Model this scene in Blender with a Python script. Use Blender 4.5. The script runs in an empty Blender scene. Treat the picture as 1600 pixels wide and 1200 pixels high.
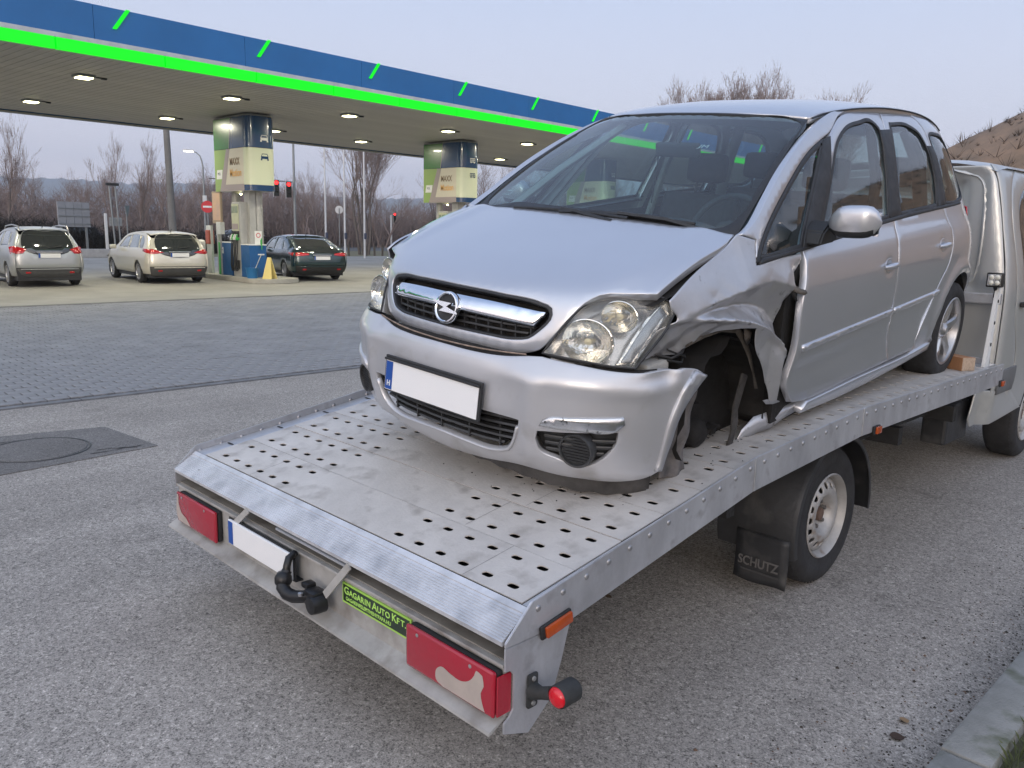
import bpy, bmesh, math, random
import numpy as np
from mathutils import Vector, Matrix
from mathutils.geometry import delaunay_2d_cdt
random.seed(7)
SC = bpy.context.scene
COL = SC.collection
# ---------------------------------------------------------------- camera
def _cam():
    y, p, r = math.radians(45.314), math.radians(10.537), math.radians(1.276)
    fw = Vector((-math.sin(y)*math.cos(p), math.cos(y)*math.cos(p), -math.sin(p)))
    rt = Vector((math.cos(y), math.sin(y), 0)); up = rt.cross(fw)
    r2 = rt*math.cos(r)+up*math.sin(r); u2 = -rt*math.sin(r)+up*math.cos(r)
    cam = bpy.data.cameras.new('camera'); cam.sensor_width = 36; cam.lens = 1274.58*36/1600
    cam.clip_start = .05; cam.clip_end = 20000
    o = bpy.data.objects.new('camera', cam); COL.objects.link(o)
    M = Matrix.Identity(4)
    for i in range(3):
        M[i][0] = r2[i]; M[i][1] = u2[i]; M[i][2] = -fw[i]
    M[0][3], M[1][3], M[2][3] = 2.58, -1.455, 1.687
    o.matrix_world = M; SC.camera = o
_cam()
# ---------------------------------------------------------------- sky and sun (dusk)
SUN_EL, SUN_AZ = math.radians(9), math.radians(148)
def _world():
    w = bpy.data.worlds.new('World'); SC.world = w; w.use_nodes = True
    nt = w.node_tree; N = nt.nodes; L = nt.links; N.clear()
    out = N.new('ShaderNodeOutputWorld'); bg = N.new('ShaderNodeBackground')
    sky = N.new('ShaderNodeTexSky'); sky.sky_type = 'NISHITA'; sky.sun_disc = False
    sky.sun_elevation = SUN_EL; sky.sun_rotation = SUN_AZ
    tc = N.new('ShaderNodeTexCoord'); sep = N.new('ShaderNodeSeparateXYZ'); L.new(tc.outputs['Generated'], sep.inputs[0])
    cr = N.new('ShaderNodeValToRGB'); L.new(sep.outputs['Z'], cr.inputs[0])
    e = cr.color_ramp.elements
    e[0].position = 0.0; e[0].color = (.84, .735, .78, 1)
    e[1].position = 1.0; e[1].color = (.28, .39, .64, 1)
    for p, c in ((.05, (.80, .735, .795, 1)), (.13, (.655, .665, .775, 1)), (.26, (.53, .60, .78, 1)), (.5, (.36, .46, .69, 1))):
        q = e.new(p); q.color = c
    sc = N.new('ShaderNodeVectorMath'); sc.operation = 'SCALE'; sc.inputs['Scale'].default_value = .10
    L.new(sky.outputs[0], sc.inputs[0])
    # a faint unevenness of high thin cloud
    nz = N.new('ShaderNodeTexNoise'); nz.inputs['Scale'].default_value = 1.6; nz.inputs['Detail'].default_value = 3
    mp = N.new('ShaderNodeMapping'); mp.inputs['Scale'].default_value = (1, 1, 4); L.new(tc.outputs['Generated'], mp.inputs[0]); L.new(mp.outputs[0], nz.inputs[0])
    mr = N.new('ShaderNodeMapRange'); mr.inputs['To Min'].default_value = .96; mr.inputs['To Max'].default_value = 1.05; L.new(nz.outputs['Fac'], mr.inputs['Value'])
    s2 = N.new('ShaderNodeVectorMath'); s2.operation = 'SCALE'; L.new(cr.outputs[0], s2.inputs[0]); L.new(mr.outputs[0], s2.inputs['Scale'])
    # the western half of the sky, behind the photographer, still holds the afterglow
    dt = N.new('ShaderNodeVectorMath'); dt.operation = 'DOT_PRODUCT'; L.new(tc.outputs['Generated'], dt.inputs[0]); dt.inputs[1].default_value = (math.sin(SUN_AZ), math.cos(SUN_AZ), .35)
    m3 = N.new('ShaderNodeMapRange'); m3.interpolation_type = 'SMOOTHSTEP'; m3.inputs['From Min'].default_value = -.05; m3.inputs['From Max'].default_value = .95; L.new(dt.outputs['Value'], m3.inputs['Value'])
    gl = N.new('ShaderNodeMix'); gl.data_type = 'RGBA'; gl.blend_type = 'MIX'; L.new(m3.outputs[0], gl.inputs[0]); gl.inputs[6].default_value = (1, 1, 1, 1); gl.inputs[7].default_value = (3.5, 2.85, 2.15, 1)
    gm_ = N.new('ShaderNodeVectorMath'); gm_.operation = 'MULTIPLY'; L.new(s2.outputs[0], gm_.inputs[0]); L.new(gl.outputs[2], gm_.inputs[1]); s2 = gm_
    mx = N.new('ShaderNodeMix'); mx.data_type = 'RGBA'; mx.inputs[0].default_value = .08
    L.new(s2.outputs[0], mx.inputs[6]); L.new(sc.outputs[0], mx.inputs[7])
    L.new(mx.outputs[2], bg.inputs[0]); bg.inputs[1].default_value = 1.0
    L.new(bg.outputs[0], out.inputs[0])
_world()
def _sun():
    l = bpy.data.lights.new('sun', 'SUN'); l.energy = 1.2; l.angle = math.radians(25); l.color = (1, .86, .74)
    o = bpy.data.objects.new('sun', l); COL.objects.link(o)
    # from behind the photographer, low
    d = Vector((math.cos(SUN_EL)*math.sin(SUN_AZ), math.cos(SUN_EL)*math.cos(SUN_AZ), math.sin(SUN_EL)))
    o.rotation_euler = d.to_track_quat('Z', 'Y').to_euler()
_sun()
SC.view_settings.view_transform = 'Standard'; SC.view_settings.look = 'None'
SC.view_settings.exposure = 0.40; SC.view_settings.gamma = 1.0
SC.cycles.max_bounces = 8; SC.cycles.transparent_max_bounces = 24; SC.cycles.caustics_reflective = False; SC.cycles.caustics_refractive = False
# ---------------------------------------------------------------- materials
MT = {}
def _val(nt, n, inp, v): n.inputs[inp].default_value = v
def mat(name, col, rough=.6, metal=0., var=0., vscale=3., bump=0., bscale=60., coat=0., spec=.5, spots=None, streak=0., col2=None, detail=5):
    if name in MT: return MT[name]
    m = bpy.data.materials.new(name); m.use_nodes = True; nt = m.node_tree; N = nt.nodes; L = nt.links
    b = N['Principled BSDF']; b.inputs['Base Color'].default_value = (*col, 1); b.inputs['Roughness'].default_value = rough
    b.inputs['Metallic'].default_value = metal; b.inputs['Specular IOR Level'].default_value = spec
    b.inputs['Coat Weight'].default_value = coat; b.inputs['Coat Roughness'].default_value = .06
    tc = N.new('ShaderNodeTexCoord'); last = None
    if var or col2:
        nz = N.new('ShaderNodeTexNoise'); nz.inputs['Scale'].default_value = vscale; nz.inputs['Detail'].default_value = detail; nz.inputs['Roughness'].default_value = .65
        src = tc.outputs['Object']
        if streak:
            mp = N.new('ShaderNodeMapping'); mp.inputs['Scale'].default_value = (1, 1, streak); L.new(src, mp.inputs[0]); src = mp.outputs[0]
        L.new(src, nz.inputs['Vector'])
        mr = N.new('ShaderNodeMapRange'); mr.inputs['From Min'].default_value = .3; mr.inputs['From Max'].default_value = .7
        L.new(nz.outputs['Fac'], mr.inputs['Value'])
        mx = N.new('ShaderNodeMix'); mx.data_type = 'RGBA'; L.new(mr.outputs[0], mx.inputs[0])
        c2 = col2 or tuple(c*(1-var) for c in col); c1 = col if col2 else tuple(min(1, c*(1+var*.6)) for c in col)
        mx.inputs[6].default_value = (*c2, 1); mx.inputs[7].default_value = (*c1, 1); last = mx.outputs[2]
        if not metal or rough > .3:
            m2 = N.new('ShaderNodeMapRange'); L.new(nz.outputs['Fac'], m2.inputs['Value']); m2.inputs['To Min'].default_value = min(1, rough*1.25); m2.inputs['To Max'].default_value = rough*.8
            L.new(m2.outputs[0], b.inputs['Roughness'])
    if spots:   # (colour, scale, threshold, softness)
        nz = N.new('ShaderNodeTexNoise'); nz.inputs['Scale'].default_value = spots[1]; nz.inputs['Detail'].default_value = 6; L.new(tc.outputs['Object'], nz.inputs['Vector'])
        mr = N.new('ShaderNodeMapRange'); mr.inputs['From Min'].default_value = spots[2]; mr.inputs['From Max'].default_value = spots[2]+spots[3]
        L.new(nz.outputs['Fac'], mr.inputs['Value'])
        mx = N.new('ShaderNodeMix'); mx.data_type = 'RGBA'; L.new(mr.outputs[0], mx.inputs[0])
        if last: L.new(last, mx.inputs[6])
        else: mx.inputs[6].default_value = (*col, 1)
        mx.inputs[7].default_value = (*spots[0], 1); last = mx.outputs[2]
    if last: L.new(last, b.inputs['Base Color'])
    if bump:
        nb = N.new('ShaderNodeTexNoise'); nb.inputs['Scale'].default_value = bscale; nb.inputs['Detail'].default_value = 4; L.new(tc.outputs['Object'], nb.inputs['Vector'])
        bp = N.new('ShaderNodeBump'); bp.inputs['Strength'].default_value = bump; bp.inputs['Distance'].default_value = .01
        L.new(nb.outputs['Fac'], bp.inputs['Height']); L.new(bp.outputs[0], b.inputs['Normal'])
    MT[name] = m; return m
def emis(name, col, st):
    if name in MT: return MT[name]
    m = bpy.data.materials.new(name); m.use_nodes = True; N = m.node_tree.nodes
    b = N['Principled BSDF']; b.inputs['Base Color'].default_value = (*[c*.5 for c in col], 1)
    b.inputs['Base Color'].default_value = (*[c*.05 for c in col], 1)
    b.inputs['Emission Color'].default_value = (*col, 1); b.inputs['Emission Strength'].default_value = st
    MT[name] = m; return m
def glass(name, tint, rough=.02, refl=1.45, amt=1.0, dirt=.04):
    if name in MT: return MT[name]
    m = bpy.data.materials.new(name); m.use_nodes = True; nt = m.node_tree; N = nt.nodes; L = nt.links; N.clear()
    out = N.new('ShaderNodeOutputMaterial'); tr = N.new('ShaderNodeBsdfTransparent'); tr.inputs[0].default_value = (*tint, 1)
    gl = N.new('ShaderNodeBsdfGlossy'); gl.inputs['Roughness'].default_value = rough; gl.inputs[0].default_value = (amt, amt, amt, 1)
    ge = N.new('ShaderNodeNewGeometry'); dp = N.new('ShaderNodeVectorMath'); dp.operation = 'DOT_PRODUCT'; L.new(ge.outputs['Normal'], dp.inputs[0]); L.new(ge.outputs['Incoming'], dp.inputs[1])
    def mth(op, a, b=None):
        q = N.new('ShaderNodeMath'); q.operation = op
        for i, t in enumerate((a, b)):
            if t is None: continue
            if isinstance(t, (int, float)): q.inputs[i].default_value = t
            else: L.new(t, q.inputs[i])
        return q.outputs[0]
    f0 = 1.7*((refl-1)/(refl+1))**2
    fv = mth('ADD', mth('MULTIPLY', mth('POWER', mth('SUBTRACT', 1.0, mth('ABSOLUTE', dp.outputs['Value'])), 4.6), 1-f0), f0)
    mx = N.new('ShaderNodeMixShader'); L.new(fv, mx.inputs[0]); L.new(tr.outputs[0], mx.inputs[1]); L.new(gl.outputs[0], mx.inputs[2])
    df = N.new('ShaderNodeBsdfDiffuse'); df.inputs[0].default_value = (.35, .36, .36, 1)
    tc = N.new('ShaderNodeTexCoord'); nz = N.new('ShaderNodeTexNoise'); nz.inputs['Scale'].default_value = 4; nz.inputs['Detail'].default_value = 6; L.new(tc.outputs['Object'], nz.inputs['Vector'])
    mr = N.new('ShaderNodeMapRange'); mr.inputs['To Min'].default_value = dirt*.4; mr.inputs['To Max'].default_value = dirt*1.6; L.new(nz.outputs['Fac'], mr.inputs['Value'])
    m2 = N.new('ShaderNodeMixShader'); L.new(mr.outputs[0], m2.inputs[0]); L.new(mx.outputs[0], m2.inputs[1]); L.new(df.outputs[0], m2.inputs[2])
    L.new(m2.outputs[0], out.inputs[0]); MT[name] = m; return m
# ---------------------------------------------------------------- objects
def link(o, parent=None):
    COL.objects.link(o)
    if parent is not None: o.parent = parent
    return o
def tag(o, label=None, cat=None, group=None, kind=None):
    if label: o['label'] = label
    if cat: o['category'] = cat
    if group: o['group'] = group
    if kind: o['kind'] = kind
    return o
def thing(name, label, cat, loc=(0, 0, 0), rz=0, group=None, parent=None):
    o = bpy.data.objects.new(name, None); o.empty_display_size = .2; link(o, parent)
    o.location = loc; o.rotation_euler = (0, 0, rz); return tag(o, label, cat, group)
def dup(root, loc=None, rz=None, label=None, group=None):
    def cp(o, par):
        c = o.copy(); COL.objects.link(c)
        if par is not None: c.parent = par
        for ch in [x for x in bpy.data.objects if x.parent == o and x not in made]:
            made.add(cp(ch, c))
        return c
    made = set(); r = cp(root, None)
    if loc is not None: r.location = loc
    if rz is not None: r.rotation_euler = (0, 0, rz)
    if label: r['label'] = label
    if group: r['group'] = group
    return r
class B:
    "collects shapes and links them as one mesh object"
    def __init__(s): s.v = []; s.f = []; s.m = []
    def add(s, vs, fs, m=0):
        k = len(s.v); s.v += [tuple(map(float, p)) for p in vs]; s.f += [tuple(i+k for i in f) for f in fs]; s.m += [m]*len(fs); return s
    def box(s, x0, x1, y0, y1, z0, z1, bev=0., m=0, M=None):
        bm = bmesh.new(); bmesh.ops.create_cube(bm, size=1)
        for v in bm.verts: v.co = Vector(((x0+x1)/2+v.co.x*(x1-x0), (y0+y1)/2+v.co.y*(y1-y0), (z0+z1)/2+v.co.z*(z1-z0)))
        if bev: bmesh.ops.bevel(bm, geom=bm.edges[:], offset=bev, segments=2, affect='EDGES', profile=.6)
        return s._bm(bm, m, M)
    def _bm(s, bm, m=0, M=None):
        bm.verts.index_update()
        vs = [(M @ v.co if M else v.co.copy()) for v in bm.verts]; fs = [[v.index for v in f.verts] for f in bm.faces]
        bm.free(); return s.add(vs, fs, m)
    def tube(s, pts, r, n=8, m=0, cap=True, closed=False):
        pts = [Vector(p) for p in pts]; rs = r if isinstance(r, (list, tuple)) else [r]*len(pts)
        rings = []; prev = None; N_ = len(pts)
        for i, p in enumerate(pts):
            if closed: t = pts[(i+1) % N_]-pts[i-1]
            else: t = (pts[min(i+1, N_-1)]-pts[max(i-1, 0)])
            if t.length < 1e-9: t = Vector((0, 0, 1))
            t.normalize()
            if prev is None:
                a = Vector((0, 0, 1)) if abs(t.z) < .9 else Vector((1, 0, 0)); u = t.cross(a).normalized()
            else:
                u = prev-t*prev.dot(t); u = u.normalized() if u.length > 1e-6 else t.orthogonal().normalized()
            prev = u; w = t.cross(u)
            rings.append([p+(u*math.cos(2*math.pi*k/n)+w*math.sin(2*math.pi*k/n))*rs[i] for k in range(n)])
        vs = [q for R_ in rings for q in R_]; fs = []
        for i in range(N_ if closed else N_-1):
            j = (i+1) % N_
            for k in range(n): fs.append((i*n+k, i*n+(k+1) % n, j*n+(k+1) % n, j*n+k))
        if cap and not closed: fs += [tuple(range(n-1, -1, -1)), tuple((N_-1)*n+k for k in range(n))]
        return s.add(vs, fs, m)
    def lathe(s, prof, c=(0, 0, 0), axis='Z', n=32, m=0, a0=0, a1=2*math.pi):
        # prof: list of (radius, height along axis)
        full = abs(a1-a0-2*math.pi) < 1e-6; cnt = n if full else n+1; vs = []
        for r, h in prof:
            for k in range(cnt):
                a = a0+(a1-a0)*k/n; p = (r*math.cos(a), r*math.sin(a), h)
                if axis == 'X': p = (p[2], p[0], p[1])
                elif axis == 'Y': p = (p[0], p[2], p[1])
                vs.append((p[0]+c[0], p[1]+c[1], p[2]+c[2]))
        fs = []
        for i in range(len(prof)-1):
            for k in range(n):
                k2 = (k+1) % cnt; fs.append((i*cnt+k, i*cnt+k2, (i+1)*cnt+k2, (i+1)*cnt+k))
        return s.add(vs, fs, m)
    def prism(s, poly, h, M=None, m=0, bev=0.):
        # polygon in the xy plane extruded along z by h
        n = len(poly)
        if bev:
            bm = bmesh.new(); vs = [bm.verts.new((p[0], p[1], 0)) for p in poly]; f = bm.faces.new(vs)
            r = bmesh.ops.extrude_face_region(bm, geom=[f]); bmesh.ops.translate(bm, verts=[g for g in r['geom'] if isinstance(g, bmesh.types.BMVert)], vec=(0, 0, h))
            bmesh.ops.recalc_face_normals(bm, faces=bm.faces); bmesh.ops.bevel(bm, geom=bm.edges[:], offset=bev, segments=2, affect='EDGES')
            return s._bm(bm, m, M)
        vs = [Vector((p[0], p[1], 0)) for p in poly]+[Vector((p[0], p[1], h)) for p in poly]
        if M: vs = [M @ v for v in vs]
        fs = [tuple(range(n-1, -1, -1)), tuple(range(n, 2*n))]+[(i, (i+1) % n, n+(i+1) % n, n+i) for i in range(n)]
        return s.add(vs, fs, m)
    def quad(s, a, b, c, d, m=0): return s.add([a, b, c, d], [(0, 1, 2, 3)], m)
    def mesh(s, name, mats, smooth=None, fix=True):
        me = bpy.data.meshes.new(name); me.from_pydata(s.v, [], s.f)
        if not isinstance(mats, (list, tuple)): mats = [mats]
        for q in mats: me.materials.append(q)
        if len(mats) > 1: me.polygons.foreach_set('material_index', s.m)
        me.update()
        if fix:
            bm = bmesh.new(); bm.from_mesh(me); bmesh.ops.recalc_face_normals(bm, faces=bm.faces); bm.to_mesh(me); bm.free()
        if smooth is not None:
            me.polygons.foreach_set('use_smooth', [True]*len(me.polygons))
            if smooth < 180: me.set_sharp_from_angle(angle=math.radians(smooth))
        return me
    def obj(s, name, mats, parent=None, smooth=None, label=None, cat=None, group=None, kind=None, fix=True, loc=None):
        o = bpy.data.objects.new(name, s.mesh(name, mats, smooth, fix)); link(o, parent)
        if loc is not None: o.location = loc
        return tag(o, label, cat, group, kind)
def text(body, size, m, parent, M, name='lettering', ext=.001, align='LEFT', xs=1., bold=0., label=None):
    cu = bpy.data.curves.new('t', 'FONT'); cu.body = body; cu.size = size; cu.extrude = ext; cu.align_x = align; cu.offset = bold; cu.resolution_u = 3
    t_ = bpy.data.objects.new('t', cu); COL.objects.link(t_)
    me = bpy.data.meshes.new_from_object(t_.evaluated_get(bpy.context.evaluated_depsgraph_get()))
    bpy.data.objects.remove(t_); bpy.data.curves.remove(cu)
    me.transform(M @ Matrix.Diagonal((xs, 1, 1, 1))); me.materials.clear(); me.materials.append(m); me.name = name
    o = bpy.data.objects.new(name, me); link(o, parent)
    if label: o['label'] = label
    return o
def frame(o, x, y):   # matrix with given origin, x axis and y axis (z = x cross y)
    x = Vector(x).normalized(); y = Vector(y); y = (y-x*x.dot(y)).normalized(); z = x.cross(y)
    M = Matrix.Identity(4)
    for i in range(3): M[i][0] = x[i]; M[i][1] = y[i]; M[i][2] = z[i]; M[i][3] = o[i]
    return M
# ---------------------------------------------------------------- trimmed panels on smooth surfaces
def smooth_poly(pts, res, closed=True):
    "densify with Catmull-Rom; a third value marks a corner"
    n = len(pts); P = [np.array(p[:2], float) for p in pts]; C_ = [len(p) > 2 for p in pts]; out = []
    for i in range(n if closed else n-1):
        p1, p2 = P[i], P[(i+1) % n]; p0 = P[i-1] if (i > 0 or closed) else p1; p3 = P[(i+2) % n] if (closed or i+2 < n) else p2
        if C_[i]: p0 = p1-(p2-p1)
        if C_[(i+1) % n]: p3 = p2+(p2-p1)
        L_ = np.linalg.norm(p2-p1); k = max(1, int(round(L_/res)))
        d0 = max(np.linalg.norm(p1-p0), 1e-6); d2 = max(np.linalg.norm(p3-p2), 1e-6); L1 = max(L_, 1e-6)
        m1 = (p2-p1)/L1*(d0/(d0+L1))+(p1-p0)/d0*(L1/(d0+L1)); m2 = (p2-p1)/L1*(d2/(d2+L1))+(p3-p2)/d2*(L1/(d2+L1))
        for j in range(k):
            t = j/k
            out.append((2*t**3-3*t**2+1)*p1+(t**3-2*t**2+t)*L1*m1+(-2*t**3+3*t**2)*p2+(t**3-t**2)*L1*m2)
    if not closed: out.append(P[-1])
    return np.array(out)
def area2(P): x, y = P[:, 0], P[:, 1]; return float(np.sum(x*np.roll(y, -1)-np.roll(x, -1)*y))
def inset(P, d):  # P counter-clockwise -> inwards
    a = np.roll(P, 1, 0); b = np.roll(P, -1, 0)
    e1 = P-a; e2 = b-P; e1 /= np.maximum(np.linalg.norm(e1, axis=1), 1e-9)[:, None]; e2 /= np.maximum(np.linalg.norm(e2, axis=1), 1e-9)[:, None]
    n1 = np.stack([-e1[:, 1], e1[:, 0]], 1); n2 = np.stack([-e2[:, 1], e2[:, 0]], 1); m_ = n1+n2
    L_ = np.maximum((m_*n1).sum(1), .35); return P+m_/L_[:, None]*d
def inside(pts, P):
    x, y = pts[:, 0][:, None], pts[:, 1][:, None]; a = P; b = np.roll(P, -1, 0)
    c = ((a[None, :, 1] > y) != (b[None, :, 1] > y)) & (x < (b[None, :, 0]-a[None, :, 0])*(y-a[None, :, 1])/(b[None, :, 1]-a[None, :, 1]+1e-12)+a[None, :, 0])
    return c.sum(1) % 2 == 1
def pdist(pts, P):
    a = P[None]; b = np.roll(P, -1, 0)[None]; p = pts[:, None]; ab = b-a
    t = np.clip(((p-a)*ab).sum(2)/np.maximum((ab**2).sum(2), 1e-12), 0, 1); return np.sqrt((((a+ab*t[..., None])-p)**2).sum(2)).min(1)
def panel(name, fn, outline, m, parent=None, holes=(), res=.03, thick=.012, gap=.0018, off=0., mirror=False, centre=(-1.2, 0, .75), smooth_out=True, lip=.0035, rnd=.0014, label=None, sharp=180, back=True):
    P = smooth_poly(outline, res) if smooth_out else np.array([p[:2] for p in outline], float)
    if area2(P) < 0: P = P[::-1]
    Hs = []
    for h in holes:
        q = smooth_poly(h, res*.8)
        if area2(q) > 0: q = q[::-1]
        Hs.append(q)
    loops = [P]+Hs; inner = [inset(l, gap+lip) for l in loops]
    lo = P.min(0); hi = P.max(0); xs = np.arange(lo[0], hi[0], res); ys = np.arange(lo[1], hi[1], res)
    g = np.stack(np.meshgrid(xs, ys, indexing='ij'), -1).copy(); g[:, ::2, 0] += res*.5; g = g.reshape(-1, 2)
    k = inside(g, inner[0])
    for h in inner[1:]: k &= ~inside(g, h)
    g = g[k]
    for l in inner: g = g[pdist(g, l) > res*.45] if len(g) else g
    pts = np.concatenate(inner+[g]) if len(g) else np.concatenate(inner)
    edges = []; o_ = 0; ranges = []
    for l in inner:
        n = len(l); edges += [(o_+i, o_+(i+1) % n) for i in range(n)]; ranges.append((o_, n)); o_ += n
    r = delaunay_2d_cdt([Vector(p) for p in pts], edges, [], 0, 1e-7)
    nv = np.array([tuple(v) for v in r[0]]); orig = r[3]; omap = {}
    for i, l in enumerate(orig):
        for q in l: omap[q] = i
    tris = [t for t in r[2]]
    cen = np.array([nv[list(t)].mean(0) for t in tris]); k = inside(cen, inner[0])
    for h in inner[1:]: k &= ~inside(cen, h)
    tris = [t for t, q in zip(tris, k) if q]
    def ev(uv, depth):
        u, v = uv[:, 0], uv[:, 1]; p = fn(u, v); e = 1e-4
        du = fn(u+e, v)-fn(u-e, v); dv = fn(u, v+e)-fn(u, v-e); n = np.cross(du, dv); n /= np.maximum(np.linalg.norm(n, axis=1), 1e-12)[:, None]
        return p, n
    p0, n0 = ev(nv, 0); sg = 1 if ((p0-np.array(centre))*n0).sum(1).mean() > 0 else -1
    V = [p0+n0*sg*off]; F_ = [tuple(t) for t in tris]; base = len(nv)
    for (o0, n), l in zip(ranges, loops):
        r1 = inset(l, gap+rnd); r2 = inset(l, gap)
        p1, n1 = ev(r1, 0); p2, n2 = ev(r2, 0)
        V.append(p1+n1*sg*(off-rnd*.7)); V.append(p2+n2*sg*(off-rnd*2.6)); V.append(p2+n2*sg*(off-thick))
        ia = [omap[o0+i] for i in range(n)]; ib = list(range(base, base+n)); ic = list(range(base+n, base+2*n)); id_ = list(range(base+2*n, base+3*n)); base += 3*n
        for a, b in ((ia, ib), (ib, ic), (ic, id_)):
            for i in range(n): j = (i+1) % n; F_.append((b[i], b[j], a[j], a[i]))
    V = np.concatenate(V)
    if sg < 0: F_ = [f[::-1] for f in F_]
    # orient the triangles consistently: CDT gives ccw in uv; rim order matches
    if mirror: V = V*np.array([1, -1, 1]); F_ = [f[::-1] for f in F_]
    me = bpy.data.meshes.new(name); me.from_pydata([tuple(x) for x in V], [], F_)
    for q in (m if isinstance(m, (list, tuple)) else [m]): me.materials.append(q)
    me.polygons.foreach_set('use_smooth', [True]*len(me.polygons))
    if sharp < 180: me.set_sharp_from_angle(angle=math.radians(sharp))
    me.update(); o = bpy.data.objects.new(name, me); link(o, parent)
    if label: o['label'] = label
    return o
def copy_obj(o, parent=None, loc=None, M=None):
    c = o.copy(); COL.objects.link(c)
    if parent is not None: c.parent = parent
    if loc is not None: c.location = loc
    if M is not None: c.matrix_local = M
    return c
# ================================================================ GROUND
def asphalt(name, a, b_, scale=260., stain=.35, tint=(1, 1, 1), bump=.5, warm=None):
    m = bpy.data.materials.new(name); m.use_nodes = True; nt = m.node_tree; N = nt.nodes; L = nt.links; b = N['Principled BSDF']
    tc = N.new('ShaderNodeTexCoord'); src = tc.outputs['Object']
    vo = N.new('ShaderNodeTexVoronoi'); vo.inputs['Scale'].default_value = scale; L.new(src, vo.inputs['Vector'])
    vo2 = N.new('ShaderNodeTexVoronoi'); vo2.inputs['Scale'].default_value = scale*.37; L.new(src, vo2.inputs['Vector'])
    n1 = N.new('ShaderNodeTexNoise'); n1.inputs['Scale'].default_value = .55; n1.inputs['Detail'].default_value = 6; n1.inputs['Roughness'].default_value = .6; L.new(src, n1.inputs['Vector'])
    n2 = N.new('ShaderNodeTexNoise'); n2.inputs['Scale'].default_value = 22; n2.inputs['Detail'].default_value = 8; n2.inputs['Roughness'].default_value = .75; L.new(src, n2.inputs['Vector'])
    sp_ = N.new('ShaderNodeSeparateColor'); L.new(vo.outputs['Color'], sp_.inputs[0])
    sp2 = N.new('ShaderNodeSeparateColor'); L.new(vo2.outputs['Color'], sp2.inputs[0])
    def mth(op, x, y):
        q = N.new('ShaderNodeMath'); q.operation = op
        for i, t in enumerate((x, y)):
            if isinstance(t, (int, float)): q.inputs[i].default_value = t
            else: L.new(t, q.inputs[i])
        return q.outputs[0]
    f = mth('ADD', mth('MULTIPLY', sp_.outputs[0], .50), mth('MULTIPLY', sp2.outputs[0], .28)); f = mth('ADD', f, mth('MULTIPLY', n2.outputs[0], .30))
    cr = N.new('ShaderNodeValToRGB'); L.new(f, cr.inputs[0]); e = cr.color_ramp.elements
    e[0].position = .18; e[0].color = (*[a*.35*t for t in tint], 1); e[1].position = .96; e[1].color = (*[min(1, b_*2.0)*t for t in tint], 1)
    q = e.new(.52); q.color = (*[(a+b_)/2*t for t in tint], 1); q = e.new(.78); q.color = (*[b_*1.1*t for t in tint], 1)
    mr = N.new('ShaderNodeMapRange'); L.new(n1.outputs[0], mr.inputs['Value']); mr.inputs['From Min'].default_value = .3; mr.inputs['From Max'].default_value = .7
    mr.inputs['To Min'].default_value = 1-stain; mr.inputs['To Max'].default_value = 1+stain*.3
    sc = N.new('ShaderNodeVectorMath'); sc.operation = 'SCALE'; L.new(cr.outputs[0], sc.inputs[0]); L.new(mr.outputs[0], sc.inputs['Scale'])
    n3 = N.new('ShaderNodeTexNoise'); n3.inputs['Scale'].default_value = 1.3; n3.inputs['Detail'].default_value = 7; n3.inputs['Roughness'].default_value = .7; L.new(src, n3.inputs['Vector'])
    m4 = N.new('ShaderNodeMapRange'); m4.inputs['From Min'].default_value = .58; m4.inputs['From Max'].default_value = .72; m4.inputs['To Min'].default_value = 1; m4.inputs['To Max'].default_value = .62; L.new(n3.outputs[0], m4.inputs['Value'])
    mp = N.new('ShaderNodeMapping'); mp.inputs['Scale'].default_value = (2.2, .10, 1); L.new(src, mp.inputs[0]); n4 = N.new('ShaderNodeTexNoise'); n4.inputs['Scale'].default_value = 1.0; n4.inputs['Detail'].default_value = 4; L.new(mp.outputs[0], n4.inputs['Vector'])
    m5 = N.new('ShaderNodeMapRange'); m5.inputs['From Min'].default_value = .35; m5.inputs['From Max'].default_value = .65; m5.inputs['To Min'].default_value = .88; m5.inputs['To Max'].default_value = 1.08; L.new(n4.outputs[0], m5.inputs['Value'])
    s5 = N.new('ShaderNodeVectorMath'); s5.operation = 'SCALE'; L.new(sc.outputs[0], s5.inputs[0]); L.new(mth('MULTIPLY', m4.outputs[0], m5.outputs[0]), s5.inputs['Scale']); sc = s5
    L.new(sc.outputs[0], b.inputs['Base Color']); b.inputs['Roughness'].default_value = .85; b.inputs['Specular IOR Level'].default_value = .35
    bp = N.new('ShaderNodeBump'); bp.inputs['Strength'].default_value = bump; bp.inputs['Distance'].default_value = .004; L.new(f, bp.inputs['Height']); L.new(bp.outputs[0], b.inputs['Normal'])
    return m
M_ASPH = asphalt('asphalt', .285, .375, 210, .20, (1.06, .965, .865))
M_PATCH = asphalt('asphalt_patch', .15, .20, 300, .25, (1.03, .97, .92))
M_ROAD = asphalt('road_asphalt', .10, .14, 60, .2)
M_CONC = mat('forecourt_concrete', (.27, .26, .235), .8, var=.22, vscale=.5, bump=.15, bscale=40, detail=9)
M_BLOCK = mat('paving_block', (.235, .235, .24), .8, var=.2, vscale=1.7, bump=.4, bscale=120, detail=9)
M_JOINT = mat('joint_sand', (.030, .031, .034), .95, var=.3, vscale=40)
M_KERB = mat('kerb_concrete', (.25, .25, .235), .85, var=.25, vscale=6, bump=.5, bscale=140, spots=((.10, .11, .07), 9, .55, .2))
M_SOIL = mat('dry_soil', (.10, .082, .055), .95, var=.45, vscale=.35, bump=.5, bscale=8, detail=10, col2=(.07, .075, .038))
def sheet(name, x0, x1, y0, y1, z, m, kind='structure', parent=None, th=0):
    b = B(); b.quad((x0, y0, z), (x1, y0, z), (x1, y1, z), (x0, y1, z)); return b.obj(name, m, parent, kind=kind, fix=False)
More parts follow.
